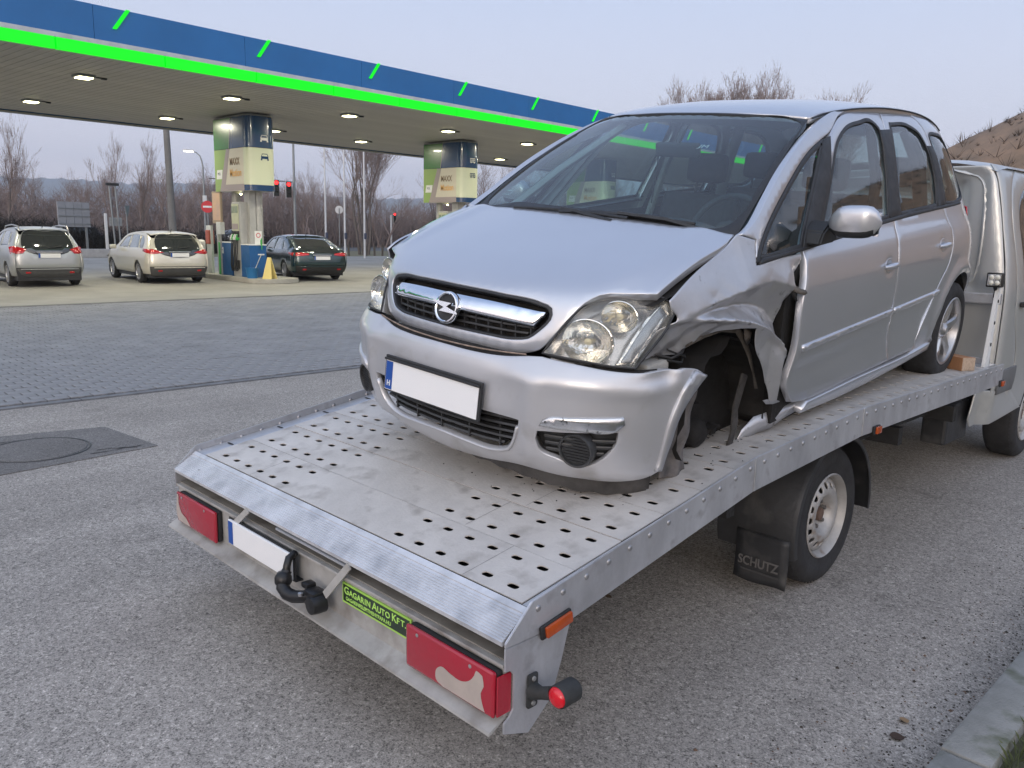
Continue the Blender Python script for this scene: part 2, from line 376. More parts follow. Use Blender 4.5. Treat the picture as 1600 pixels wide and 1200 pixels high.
b = B(); R_ = 6000; b.quad((-R_, -R_, -.03), (R_, -R_, -.03), (R_, R_, -.03), (-R_, R_, -.03)); b.obj('ground', M_SOIL, kind='structure', fix=False)
street = sheet('street', -15.98, 1.9, -40, 90, 0, M_ASPH)
sheet('forecourt', -41.0, -16.0, -40, 90, .002, M_CONC)
# drainage channel between paving and forecourt
b = B(); b.box(-16.12, -15.9, -30, 90, -.02, .010)
tag(b.obj('drain_channel', mat('dark_iron', (.07, .07, .07), .6, var=.3)), kind='structure')
# interlocking paving blocks
PX0, PX1, PY0, PY1 = -15.9, -5.82, -5.0, 16.0
pav = sheet('block_paving', PX0, PX1, PY0, PY1, .004, M_JOINT)
def block_mesh(bw, bl):
    # six-notched interlocking block, top edges chamfered
    o_ = [(-.5, -.5), (-.18, -.5), (-.12, -.42), (.12, -.42), (.18, -.5), (.5, -.5), (.5, .5), (.18, .5), (.12, .58), (-.12, .58), (-.18, .5), (-.5, .5)]
    g = .006; pts = [(p[1]*bw, p[0]*bl) for p in o_]; n = len(pts)
    def ins(d): return [(x*(1-2*d/bw), y*(1-2*d/bl)) for x, y in pts]
    a = ins(g); c = ins(g+.005); b = B()
    b.add([(x, y, .001) for x, y in a]+[(x, y, .0115) for x, y in a]+[(x, y, .0155) for x, y in c],
          [(i, (i+1) % n, n+(i+1) % n, n+i) for i in range(n)]+[(n+i, n+(i+1) % n, 2*n+(i+1) % n, 2*n+i) for i in range(n)]+[tuple(range(2*n, 3*n))])
    return b
BW, BL = .135, .205
bb = block_mesh(BW, BL); bme = bb.mesh('paving_block', M_BLOCK)
rng = random.Random(3); rest = B(); cnt = 0; cand = []
nx = int((PX1-PX0)/BW)-1; ny = int((PY1-PY0)/BL)-1
camx, camy = 2.58, -1.455
for i in range(nx):
    for j in range(ny):
        x = PX1-.10-BW*(i+.5); y = PY0+BL*(j+.5+(.5 if i % 2 else 0))
        ang = math.degrees(math.atan2(-(x-camx), y-camy))
        if ang > 82 or ang < 30: continue
        cand.append((math.hypot(x-camx, y-camy), x, y))
cand.sort()
for k, (d, x, y) in enumerate(cand):
    dz = rng.uniform(-.003, .002); tx, ty = rng.uniform(-.012, .012), rng.uniform(-.012, .012)
    if k < 300:
        o = bpy.data.objects.new('paving_block', bme); link(o, pav); o.location = (x, y, .004+dz); o.rotation_euler = (tx, ty, rng.uniform(-.02, .02))
    else:
        rest.add([(vx+x, vy+y, vz+.004+dz+tx*vy-ty*vx) for vx, vy, vz in bb.v], bb.f)
rest.obj('paving_blocks', M_BLOCK, pav, kind='stuff', fix=False)
# edging stones of the paved strip
b0 = B(); b0.box(-.045, .045, -.495, .495, -.02, .014, bev=.004); em = b0.mesh('edging_stone', mat('edging', (.16, .165, .175), .85, var=.25, vscale=5))
for k in range(20):
    o = bpy.data.objects.new('edging_stone', em); link(o, pav); o.location = (PX1+.0, PY0+.5+k*1.0, .002)
# patched square with manhole cover
pt = B(); pt.prism([(-3.56, -.42), (-3.68, .90), (-4.56, .80), (-4.95, -.9), (-3.5, -.95)], .006, Matrix.Translation((0, 0, .0)))
pt.obj('asphalt_patch', M_PATCH, kind='structure')
mh = thing('manhole_cover', 'round asphalt filled manhole cover sunk in a dark patch of the street', 'manhole', (-4.12, .18, .006))
b = B(); b.lathe([(.0, .006), (.33, .006), (.335, .002), (.335, -.004)], n=48); b.obj('cover_plate', M_PATCH, mh, smooth=30)
b = B(); b.lathe([(.345, -.004), (.345, .003), (.349, .006), (.358, .006), (.362, .003), (.362, -.004)], n=48); b.obj('cover_ring', mat('worn_iron', (.05, .05, .052), .55, var=.3, vscale=20), mh, smooth=30)
b = B()
rng = random.Random(5)
for sx, sy, dx, dy in ((.38, .25, -.05, .3), (.30, .32, .1, .22), (-.36, .1, .05, -.3), (-.2, -.3, -.1, -.2)):
    p = [Vector((sx, sy, .004))]
    for k in range(7): p.append(p[-1]+Vector((dx/6+rng.uniform(-.02, .02), dy/6+rng.uniform(-.02, .02), 0)))
    for a, c in zip(p, p[1:]): w_ = .004+.004*rng.random(); b.quad(a+Vector((w_, 0, 0)), a-Vector((w_, 0, 0)), c-Vector((w_, 0, 0)), c+Vector((w_, 0, 0)))
b.obj('crack', M_JOINT, mh)
# kerb
kerb = thing('kerb', 'row of grey concrete kerb stones along the right edge of the street', 'kerb', (1.96, 0, 0)); kerb['kind'] = 'structure'
del kerb['category']; del kerb['label']
kb = B(); kb.box(-.075, .075, -.4955, .4955, -.05, .095, bev=.012); km = kb.mesh('kerb_stone', M_KERB, smooth=35)
rng = random.Random(8)
for k in range(40):
    o = bpy.data.objects.new('kerb_stone', km); link(o, kerb); o.location = (rng.uniform(-.004, .004), -2.3+k*1.0, rng.uniform(-.004, .004)); o.rotation_euler = (0, 0, rng.uniform(-.004, .004))
sheet('grass_verge', 2.03, 12, -40, 90, .05, M_SOIL)
M_GR = mat('verge_grass', (.085, .105, .040), .8, var=.45, vscale=3)
b = B(); rng = random.Random(11)
for k in range(9000):
    x = 2.05+rng.random()**1.5*1.6; y = rng.uniform(-.2, 6.5); h = rng.uniform(.025, .075); a = rng.uniform(0, 6.28); w_ = rng.uniform(.0015, .003); dx, dy = math.cos(a), math.sin(a); ln = rng.uniform(.2, 1.1)*h
    b.add([(x-dy*w_, y+dx*w_, .045), (x+dy*w_, y-dx*w_, .045), (x+dx*ln*.5+dy*w_*.6, y+dy*ln*.5-dx*w_*.6, .045+h*.7), (x+dx*ln, y+dy*ln, .045+h)], [(0, 1, 2), (0, 2, 3)])
tag(b.obj('grass', M_GR, fix=False), 'short ragged grass growing beside the kerb', 'grass', kind='stuff')
# grit, soil and leaf litter in the gutter
b = B(); rng = random.Random(12)
for k in range(5200):
    t_ = rng.random()**2.2; x = 1.885-t_*.42*(1+.5*math.sin(k*.01)); y = rng.uniform(.2, 9); s_ = rng.uniform(.002, .0055)*(1 if rng.random() < .93 else 1.8)
    a = rng.uniform(0, 6.28); c_, n_ = math.cos(a)*s_, math.sin(a)*s_
    b.add([(x+c_, y+n_, .0), (x-n_, y+c_, .0), (x-c_, y-n_, .0), (x+n_, y-c_, .0), (x, y, s_*.9)], [(0, 1, 4), (1, 2, 4), (2, 3, 4), (3, 0, 4)], m=rng.choice((0, 0, 0, 1, 2)))
tag(b.obj('grit', [mat('grit_dark', (.045, .037, .03), .95), mat('grit_pale', (.30, .28, .25), .9), mat('grit_brown', (.12, .075, .05), .9)], fix=False), 'dark grit and soil gathered in the gutter along the kerb', 'grit', kind='stuff')
def leaf(x, y, s_, rz, label, m):
    b = B(); n = 9; vs = []
    for i in range(n):
        t_ = i/(n-1); w_ = math.sin(math.pi*t_)**.8*.36; vs += [((t_-.5), -w_, .10*w_+.06*t_), ((t_-.5), 0, .02), ((t_-.5), w_, .14*w_+.03)]
    b.add([(p[0]*s_, p[1]*s_, p[2]*s_+.004) for p in vs], [f for i in range(n-1) for f in ((3*i, 3*i+3, 3*i+4, 3*i+1), (3*i+1, 3*i+4, 3*i+5, 3*i+2))])
    o = b.obj('dead_leaf', m, fix=False, smooth=180); o.location = (x, y, .002); o.rotation_euler = (.1, .15, rz); tag(o, label, 'leaf')
leaf(1.72, 1.30, .055, .8, 'dark curled dead leaf lying in the gutter by the kerb', mat('leaf_dark', (.05, .028, .018), .8))
leaf(1.70, 1.42, .045, 2.3, 'pale tan dead leaf on the asphalt just above the dark one', mat('leaf_tan', (.30, .19, .10), .8))
leaf(.35, 1.42, .04, .3, 'small brown leaf scrap alone on the open asphalt', mat('leaf_brown', (.09, .06, .035), .8))
# ================================================================ STATION
M_BLUE = mat('canopy_blue', (.016, .15, .40), .42, var=.12, vscale=.6, coat=.2)
M_SOFF = mat('soffit_panel', (.50, .47, .42), .55, var=.10, vscale=1.2)
M_TRIM = mat('pale_trim', (.55, .58, .58), .4, var=.15, vscale=3)
M_GREENL = emis('green_light', (.0, 1., .010), .80)
can = thing('station_canopy', 'long blue petrol station canopy with a glowing green light strip along its lower edge', 'canopy', (-15.4, 0, 0), math.radians(3.7))
b = B(); b.box(-10.9, -.2, -12, 48, 5.06, 5.9); b.obj('roof_deck', mat('roof_dark', (.08, .08, .08), .8), can)
fy = -12.0; k = 0
for k in range(18):
    b = B(); b.box(-.16, 0, fy+k*3.333+.004, fy+(k+1)*3.333-.004, 5.31, 5.97, bev=.006); b.obj('fascia_panel', M_BLUE, can)
for k in range(12):
    b = B(); b.box(-11.15, -11.0, fy+k*5+.004, fy+(k+1)*5-.004, 5.0, 5.97, bev=.006); b.obj('fascia_panel', M_BLUE, can)
b = B(); b.box(-.12, .022, -12, 48, 5.218, 5.31, bev=.006); b.obj('trim_strip', M_TRIM, can)
b = B(); b.box(-11.2, -10.95, -12, 48, 4.955, 5.0, bev=.004); b.obj('trim_strip', mat('back_trim', (.34, .34, .32), .5), can)
b0 = B(); b0.box(-.10, .03, -1.070, 1.070, 5.0, 5.215, bev=.008); gm = b0.mesh('light_strip', M_GREENL)
for k in range(-7, 20):
    o = bpy.data.objects.new('light_strip', gm); link(o, can); o.location = (0, 5.0+k*2.17, 0)
for k in range(-5, 13):
    y = 5.02+k*3.27; b = B()
    b.prism([(y, 5.57), (y+.085, 5.57), (y+.38, 5.985), (y+.295, 5.985)], .03, frame((0.004, 0, 0), (0, 1, 0), (0, 0, 1)), bev=.004)
    b.obj('slanted_light_bar', M_GREENL, can)
b0 = B(); b0.add([(-10.95, -.1, 5.055), (-10.95, -.092, 5.03), (-10.95, .092, 5.03), (-10.95, .1, 5.055), (-.12, -.1, 5.055), (-.12, -.092, 5.03), (-.12, .092, 5.03), (-.12, .1, 5.055)], [(0, 1, 5, 4), (1, 2, 6, 5), (2, 3, 7, 6)])
sm = b0.mesh('soffit_panel', M_SOFF)
for k in range(278):
    o = bpy.data.objects.new('soffit_panel', sm); link(o, can); o.location = (0, -9.5+k*.2, 0)
M_BULB = emis('lamp_glow', (1., .93, .50), 9.)
M_GREYM = mat('grey_metal', (.30, .31, .31), .45, .3, var=.15, vscale=8)
lamps = [(-18.5, 5.3), (-18.65, 8.95), (-18.9, 12.75), (-19.35, 16.95), (-19.9, 21.3), (-23.9, 5.6), (-24.2, 9.5), (-24.45, 13.3), (-24.7, 17.1), (-25.1, 21.2), (-25.6, 25.3), (-20.2, 25.4), (-18.2, 1.4), (-23.6, 1.6)]
for i, (x, y) in enumerate(lamps):
    where = ('front row' if x > -22 else 'back row')
    n_ = sorted([q[1] for q in lamps if (q[0] > -22) == (x > -22)]).index(y)+1
    t_ = thing('canopy_lamp', 'glowing square lamp number %s from the left in the %s under the canopy' % (('one', 'two', 'three', 'four', 'five', 'six', 'seven')[n_-1], where), 'lamp', (x, y, 5.028), math.radians(3.7), 'lamps under the station canopy')
    b = B(); b.box(-.20, .20, -.20, .20, -.055, 0, bev=.012); b.obj('housing', M_GREYM, t_)
    b = B(); b.box(-.155, .155, -.155, .155, -.075, -.056, bev=.008); b.obj('diffuser', M_BULB, t_)
    b = B(); b.box(-.03, .03, .2, .42, -.025, -.005); b.box(-.05, .05, .40, .50, -.04, -.004); b.obj('mounting_arm', mat('black_metal', (.02, .02, .02), .5), t_)
    l = bpy.data.lights.new('lamp', 'AREA'); l.shape = 'SQUARE'; l.size = .3; l.energy = 70; l.color = (1, .95, .76)
    o = bpy.data.objects.new('lamp_light', l); link(o, t_); o.location = (0, 0, -.09)
# advertising pillars
M_CREAM = mat('poster_cream', (.62, .58, .47), .3, coat=.3); M_LIME = mat('poster_lime', (.26, .38, .10), .3, coat=.3); M_DGREEN = mat('poster_green', (.03, .17, .012), .3, coat=.3)
M_NAVY = mat('poster_navy', (.008, .045, .13), .25, coat=.5); M_TAUPE = mat('poster_taupe', (.33, .28, .27), .3, coat=.3); M_ENDC = mat('poster_pale', (.62, .66, .50), .3, coat=.3)
M_WHITE = mat('white_paint', (.72, .73, .72), .4, var=.06, vscale=6); M_ORANGE = mat('poster_orange', (.75, .42, .12), .4); M_PILGREY = mat('pillar_grey', (.42, .42, .41), .45, .2, var=.12, vscale=3)
def icon(kind, M, m, parent, name='vehicle_symbol'):
    b = B()
    def r(x0, x1, y0, y1): b.add([M @ Vector(p) for p in ((x0, y0, 0), (x1, y0, 0), (x1, y1, 0), (x0, y1, 0))], [(0, 1, 2, 3)])
    if kind == 'car':
        r(-.12, .12, .0, .055); r(-.13, -.08, -.045, 0); r(.08, .13, -.045, 0); b.add([M @ Vector(p) for p in ((-.12, .075, 0), (-.085, .15, 0), (-.07, .14, 0), (-.10, .075, 0))], [(0, 1, 2, 3)])
        b.add([M @ Vector(p) for p in ((.12, .075, 0), (.085, .15, 0), (.07, .14, 0), (.10, .075, 0))], [(0, 1, 2, 3)]); r(-.085, .085, .135, .155); r(-.12, .12, .055, .078)
    else:
        r(-.13, .13, .10, .13); r(-.13, .13, -.02, .01); r(-.13, .13, .045, .065)
        for x in (-.13, -.05, .03, .11): r(x, x+.02, -.02, .13)
        r(-.10, -.06, -.05, -.02); r(.06, .10, -.05, -.02)
    b.obj(name, m, parent)
def pillar(x0, x1, y0, y1, label, kind):
    t_ = thing('advertising_pillar', label, 'pillar', ((x0+x1)/2, (y0+y1)/2, 0), 0, 'advertising pillars carrying the canopy')
    W_, D_ = (x1-x0)/2, (y1-y0)/2; z0, zm, z1 = 2.75, 4.02, 4.93
    def loop(off):
        pts = []
        for (cx, cy, a0) in ((W_-.30, -D_+.30, -90), (W_-.30, D_-.30, 0), (-W_+.06, D_-.06, 90), (-W_+.06, -D_+.06, 180)):
            r = .30 if cx > 0 else .06
            for k in range(9): a = math.radians(a0+k*90/8); pts.append((cx+(r+off)*math.cos(a), cy+(r+off)*math.sin(a)))
        return pts
    def band(za, zb, m, sel, name, off=0.):
        L_ = loop(off); b = B(); n = len(L_); seg = [(i, (i+1) % n) for i in range(n) if sel is None or i in sel]
        vs = [(x, y, za) for x, y in L_]+[(x, y, zb) for x, y in L_]
        b.add(vs, [(i, j, n+j, n+i) for i, j in seg]+([tuple(range(n)), tuple(range(n, 2*n))] if sel is None else [])); return b.obj(name, m, t_, smooth=40)
    band(z0, zm-.006, M_CREAM, None, 'sign_case'); band(zm+.006, z1, M_NAVY, None, 'sign_case'); band(zm-.006, zm+.006, mat('seam', (.05, .05, .05), .6), None, 'seam', -.01)
    L_ = loop(0); band(z1, z1+.05, mat('cap_grey', (.3, .3, .29), .5), None, 'cap_band', -.02)
    endsel = set(range(1, 17)); endsel |= {0}
    band(z0+.18, zm-.008, M_ENDC, endsel, 'end_panel', .004); band(z0, z0+.178, M_NAVY, endsel, 'end_panel', .004)
    wl = 2*W_-.30
    def face(poly, m, name, off=.004):
        b = B(); b.add([(-W_+p[0]*wl, -D_-off, p[1]) for p in poly], [tuple(range(len(poly)))]); b.obj(name, m, t_)
    face([(.03, z0), (.19, z0), (.44, zm-.008), (.03, zm-.008)], M_LIME, 'poster_field'); face([(.19, z0), (1, z0), (1, z0+.20), (.39, z0+.20), (.56, zm-.008), (.44, zm-.008)], M_TAUPE, 'poster_field')
    face([(.03, zm+.008), (.53, zm+.008), (.60, z1), (.03, z1)], M_DGREEN, 'poster_field')
    face([(.53, zm+.008), (.545, zm+.008), (.615, z1), (.60, z1)], M_TAUPE, 'poster_line', .005)
    face([(.08, z0+.38), (.27, z0+.38), (.30, z0+.66), (.11, z0+.66)], M_WHITE, 'logo_plate', .006)
    F_ = lambda u, z: frame((-W_+u*wl, -D_-.008, z), (1, 0, 0), (0, 0, 1))
    text('MOL', .12, M_NAVY, t_, F_(.13, z0+.50), xs=.8)
    text('MAXX', .30, mat('poster_brown', (.20, .13, .07), .5), t_, F_(.55, z0+.78), xs=.75, bold=.004)
    text('Motion', .32, M_ORANGE, t_, F_(.54, z0+.44), xs=.82, bold=.005)
    E_ = lambda z: frame((W_+.008, .06, z), (0, 1, 0), (0, 0, 1))
    icon(kind, E_(zm+.22), M_WHITE, t_); icon(kind, E_(zm-.32), M_NAVY, t_)
    b = B(); b.lathe([(.15, 0), (.15, z0)], (W_-.62, .1, 0), n=24); b.box(W_-.80, W_-.47, -.25, -.05, .02, z0); b.obj('column', M_PILGREY, t_, smooth=40)
    b = B(); b.lathe([(.13, 0), (.13, z0)], (-W_+.45, .0, 0), n=24); b.obj('column', M_PILGREY, t_, smooth=40)
    b = B(); b.box(-.1, -.06, -D_+.1, -D_+.3, z0-.06, z0-.01); b.obj('bracket', M_GREYM, t_)
    b = B(); b.lathe([(0, 0), (.035, .02), (.035, .05), (0, .06)], (.0, -D_+.3, z0-.11), n=10); b.obj('small_lamp', M_BULB, t_)
    if kind == 'car':
        b = B(); b.box(W_-.46, W_-.455, -.12, .12, 1.15, 1.55); b.obj('notice', M_WHITE, t_)
        b = B(); b.lathe([(.075, 0), (.075, .004), (.055, .004), (.055, 0)], (W_-.454, 0, 1.42), axis='X', n=20); b.obj('notice_ring', mat('sign_red', (.55, .03, .04), .4), t_)
    return t_
pillar(-23.2, -20.9, 10.5, 11.45, 'nearest advertising pillar above the fuel pumps with green and cream panels and a car symbol', 'car')
pillar(-23.3, -21.0, 19.0, 19.95, 'second advertising pillar between first pillar and the damaged car with a bus symbol', 'bus')
pillar(-23.4, -21.1, 27.5, 28.45, 'third advertising pillar seen only through the windscreen of the damaged car', 'bus')
# pump islands
def island(x0, x1, y0, y1, label):
    b = B(); r = (y1-y0)/2; pts = []
    for k in range(13): a = math.radians(-90+k*15); pts.append((x1-r*.7+r*.7*math.cos(a), (y0+y1)/2+r*math.sin(a)))
    for k in range(13): a = math.radians(90+k*15); pts.append((x0+r*.7+r*.7*math.cos(a), (y0+y1)/2+r*math.sin(a)))
    b.prism(pts, .14, bev=.015); tag(b.obj('pump_island', mat('island_concrete', (.36, .35, .31), .8, var=.15, vscale=4)), label, 'island')
island(-24.6, -19.95, 10.2, 11.8, 'raised concrete island with rounded ends under the nearest fuel pump'); island(-24.7, -20.1, 18.7, 20.3, 'raised concrete island under the second advertising pillar'); island(-24.8, -20.2, 27.2, 28.8, 'raised concrete island under the third advertising pillar')
M_PBLUE = mat('pump_blue', (.012, .09, .26), .35, coat=.3, var=.1, vscale=4); M_PGREEN = mat('pump_green', (.05, .38, .07), .4); M_BLKP = mat('black_plastic', (.018, .018, .018), .5, var=.2, vscale=10)
def pump(loc, label, seed=0):
    t_ = thing('fuel_pump', label, 'fuel pump', loc)
    b = B(); b.box(-1.0, -.22, -.28, .28, 0, 1.02, bev=.015); b.obj('base_cabinet', M_PBLUE, t_)
    b = B(); b.box(.42, .98, -.28, .28, 0, .98, bev=.015); b.obj('base_cabinet', M_PBLUE, t_)
    b = B(); b.box(-1.12, -1.003, -.285, .285, 0, 1.03, bev=.008); b.obj('green_edge', M_PGREEN, t_)
    b = B(); b.box(-1.0, -.22, -.287, .287, 1.022, 1.05); b.box(.42, .98, -.287, .287, .982, 1.01); b.obj('worktop', M_WHITE, t_)
    b = B(); b.box(-.16, .40, -.25, .25, 0, 2.28, bev=.02); b.obj('hose_tower', M_PILGREY, t_)
    b = B(); b.box(-.15, .30, -.262, -.252, 1.40, 2.22); b.obj('display_panel', mat('display_pale', (.50, .52, .36), .3, var=.15, vscale=5), t_)
    b = B(); b.box(-.13, .02, -.272, -.264, 1.95, 2.15); b.box(.06, .26, -.272, -.264, 1.95, 2.15); b.obj('display_window', mat('display_dark', (.25, .30, .22), .15), t_)
    b = B(); b.box(-.12, .27, -.27, -.264, 1.45, 1.62); b.obj('label_strip', M_TAUPE, t_)
    rng = random.Random(seed)
    for k in range(5):
        x = -.11+k*.095; h = B()
        pts = [Vector((x, -.27, 1.35)), Vector((x, -.30, 1.1)), Vector((x+rng.uniform(-.02, .02), -.33, .75)), Vector((x+rng.uniform(-.03, .03), -.37, .35)), Vector((x+rng.uniform(-.03, .03), -.34, .17)), Vector((x+.03, -.29, .25)), Vector((x+.03, -.27, .5))]
        h.tube([tuple(p) for p in pts], .017, 8); ho = h.obj('hose', M_BLKP, t_, smooth=60)
        n = B(); n.box(x-.02, x+.02, -.36, -.25, 1.12, 1.20, bev=.01); n.tube([(x, -.34, 1.18), (x, -.31, 1.27), (x, -.27, 1.31)], [.02, .017, .012], 8); n.obj('nozzle', (M_WHITE, M_PGREEN, M_WHITE, M_WHITE, M_PGREEN)[k], t_, smooth=50)
        g = B(); g.box(x-.025, x+.025, -.265, -.252, 1.22, 1.40); g.obj('nozzle_holder', M_BLKP, t_)
    b = B(); b.box(.985, 1.02, .08, .13, 1.0, 1.15, bev=.01); b.tube([(1.0, .1, 1.12), (1.05, .1, 1.2), (1.04, .1, .85)], .015); b.obj('side_nozzle', M_PGREEN, t_, smooth=50)
    b = B(); b.box(-.90, -.76, -.288, -.284, .68, .88); b.obj('logo_plate', M_WHITE, t_)
    text('MOL', .06, M_NAVY, t_, frame((-.89, -.292, .78), (1, 0, 0), (0, 0, 1)), xs=.9)
pump((-21.95, 10.75, .14), 'blue and grey fuel pump with five hanging black hoses below the nearest pillar', 1)
pump((-22.1, 19.2, .14), 'blue and grey fuel pump below the second advertising pillar behind the damaged car', 2)
pf = thing('poster_stand', 'framed orange poster stand left of the fuel pump tower', 'poster', (-23.2, 10.55, .14))
b = B(); b.box(-.31, .31, -.03, .03, 1.62, 2.62, bev=.01); b.obj('frame', mat('frame_brown', (.34, .27, .20), .5), pf)
b = B(); b.box(-.26, .26, -.036, -.031, 1.72, 2.57); b.obj('poster', mat('poster_print', (.62, .42, .26), .35, col2=(.50, .36, .30), vscale=3.5), pf)
b = B(); b.box(-.05, .05, -.03, .03, 0, 1.62); b.obj('post', M_PILGREY, pf)
ds = thing('paper_towel_dispenser', 'pale towel dispenser box on a post beside the poster stand', 'dispenser', (-22.72, 10.4, .14))
b = B(); b.box(-.14, .14, -.08, .08, 1.28, 1.66, bev=.02); b.obj('box', M_TRIM, ds)
b = B(); b.tube([(0, 0, 0), (0, 0, 1.28)], .03); b.obj('post', M_GREYM, ds)
fx = thing('extinguisher_box', 'red extinguisher box on a grey post at the left end of the island', 'extinguisher box', (-23.95, 10.6, .14))
b = B(); b.box(-.13, .13, -.1, .1, .95, 1.40, bev=.03); b.obj('box', mat('faded_red', (.36, .09, .06), .5, var=.2), fx)
b = B(); b.box(-.17, .17, -.04, .04, 0, 1.55); b.obj('back_board', M_TRIM, fx)
wb = thing('air_machine', 'white rounded air and water machine with a blue lower half at island end', 'air machine', (-24.45, 10.35, .0))
b = B(); b.box(-.27, .27, -.22, .22, .74, 1.22, bev=.09); b.obj('cover', M_WHITE, wb, smooth=60)
b = B(); b.box(-.25, .25, -.20, .20, .45, .738, bev=.03); b.obj('body', M_PBLUE, wb); b = B(); b.box(-.12, .12, -.1, .1, .0, .449); b.obj('foot', M_GREYM, wb)
bk = thing('bucket', 'blue water bucket standing on the front of the pump island', 'bucket', (-20.75, 10.42, .14))
b = B(); b.lathe([(0, 0), (.15, 0), (.19, .30), (.20, .31), (.185, .31), (.14, .02), (0, .02)], n=20); b.obj('pail', mat('bucket_blue', (.02, .15, .36), .4), bk, smooth=50)
b = B(); b.tube([(.05, 0, .12), (.38, .12, .72)], .012); b.tube([(.30, .06, .72), (.45, .18, .72)], .02); tag(b.obj('squeegee', M_TRIM), 'long handled squeegee leaning out of the blue bucket', 'squeegee').location = (-20.75, 10.42, .14)
cn = thing('warning_cone', 'pale yellow folding warning sign standing on the island near bucket', 'warning sign', (-20.28, 10.75, .14), .4)
b = B(); b.add([(-.17, -.14, 0), (.17, -.14, 0), (.06, -.02, .64), (-.06, -.02, .64), (-.17, -.12, 0), (.17, -.12, 0), (.06, 0, .64), (-.06, 0, .64)], [(0, 1, 2, 3), (7, 6, 5, 4), (0, 4, 5, 1), (3, 2, 6, 7), (0, 3, 7, 4), (1, 5, 6, 2)]); b.obj('front_leaf', mat('cone_yellow', (.70, .58, .22), .45), cn)
b = B(); b.add([(-.17, .14, 0), (.17, .14, 0), (.06, .02, .62), (-.06, .02, .62), (-.17, .12, 0), (.17, .12, 0), (.06, .005, .62), (-.06, .005, .62)], [(0, 1, 2, 3), (7, 6, 5, 4), (0, 4, 5, 1), (3, 2, 6, 7), (0, 3, 7, 4), (1, 5, 6, 2)]); b.obj('rear_leaf', mat('cone_yellow', (1, 1, 1)), cn)
# ================================================================ BACKGROUND VEHICLES
M_TYRE = mat('tyre_rubber', (.022, .022, .023), .8, var=.3, vscale=12, bump=.2, bscale=90)
M_RIM = mat('alloy_rim', (.52, .52, .53), .32, .85, var=.1, vscale=10)
M_REDL = mat('tail_lens', (.42, .008, .012), .15, coat=.6); M_PLATE = mat('number_plate', (.72, .73, .74), .35)
M_DGLASS = mat('tinted_glass', (.025, .03, .032), .06, spec=.9, coat=.6)
M_SGLASS = mat('bright_glass', (.10, .13, .14), .06, spec=1.0, coat=1.0)
def sp(x, pts):
    xs = np.array([p[0] for p in pts], float); ys = np.array([p[1] for p in pts], float)
    x = np.clip(np.asarray(x, float), xs[0], xs[-1]); d = np.diff(ys)/np.diff(xs); m = np.zeros(len(xs)); m[0] = d[0]; m[-1] = d[-1]
    for i in range(1, len(xs)-1):
        if d[i-1]*d[i] > 0:
            w1 = 2*(xs[i+1]-xs[i])+(xs[i]-xs[i-1]); w2 = (xs[i+1]-xs[i])+2*(xs[i]-xs[i-1]); m[i] = (w1+w2)/(w1/d[i-1]+w2/d[i])
    k = np.clip(np.searchsorted(xs, x, side='right')-1, 0, len(xs)-2); h = xs[k+1]-xs[k]; t = (x-xs[k])/h
    return (2*t**3-3*t**2+1)*ys[k]+(t**3-2*t**2+t)*h*m[k]+(-2*t**3+3*t**2)*ys[k+1]+(t**3-t**2)*h*m[k+1]
def ss(a, b, x):
    t = np.clip((x-a)/(b-a), 0, 1); return t*t*(3-2*t)
def wheel(parent, c, side, R=.32, rr=.215, w=.2, spokes=10, mrim=None, res=28):
    s_ = side; t_ = B(); x = c[1]; prof = [(rr, -.10*w/.2), (rr+.02, -w/2), (R-.03, -w/2), (R-.006, -w/2+.02), (R, -w/4), (R, w/4), (R-.006, w/2-.02), (R-.03, w/2), (rr+.02, w/2), (rr, w/2-.02), (rr, -w/2+.01)]
    t_.lathe([(r, h*s_) for r, h in prof], c, 'Y', res); to = t_.obj('tyre', M_TYRE, parent, smooth=50)
    b = B(); f = w/2*s_
    b.lathe([(rr+.004, f*.98), (rr-.012, f*.96), (rr-.02, f*.7), (rr-.02, -f*.5)], c, 'Y', res)
    b.lathe([(0, f*.78), (.055, f*.78), (.065, f*.6)], c, 'Y', 16)
    for k in range(spokes):
        a = 2*math.pi*k/spokes; u = Vector((math.cos(a), 0, math.sin(a))); v = Vector((-math.sin(a), 0, math.cos(a)))
        C_ = Vector(c); h1, h0 = Vector((0, f*.80, 0)), Vector((0, f*.60, 0)); w1, w2 = (.024, .016) if spokes > 6 else (.045, .034)
        p = [C_+u*.05+v*w1, C_+u*(rr-.015)+v*w2, C_+u*(rr-.015)-v*w2, C_+u*.05-v*w1]
        b.add([q+h1 for q in p]+[q+h0+v*0 for q in p], [(0, 1, 2, 3), (0, 1, 5, 4), (3, 2, 6, 7)])
    b.obj('rim', mrim or M_RIM, parent, smooth=35)
    d = B(); d.lathe([(0, f*.3), (rr-.02, f*.3)], c, 'Y', 20); d.obj('brake_disc', mat('brake_dark', (.05, .048, .045), .6), parent)
    return to
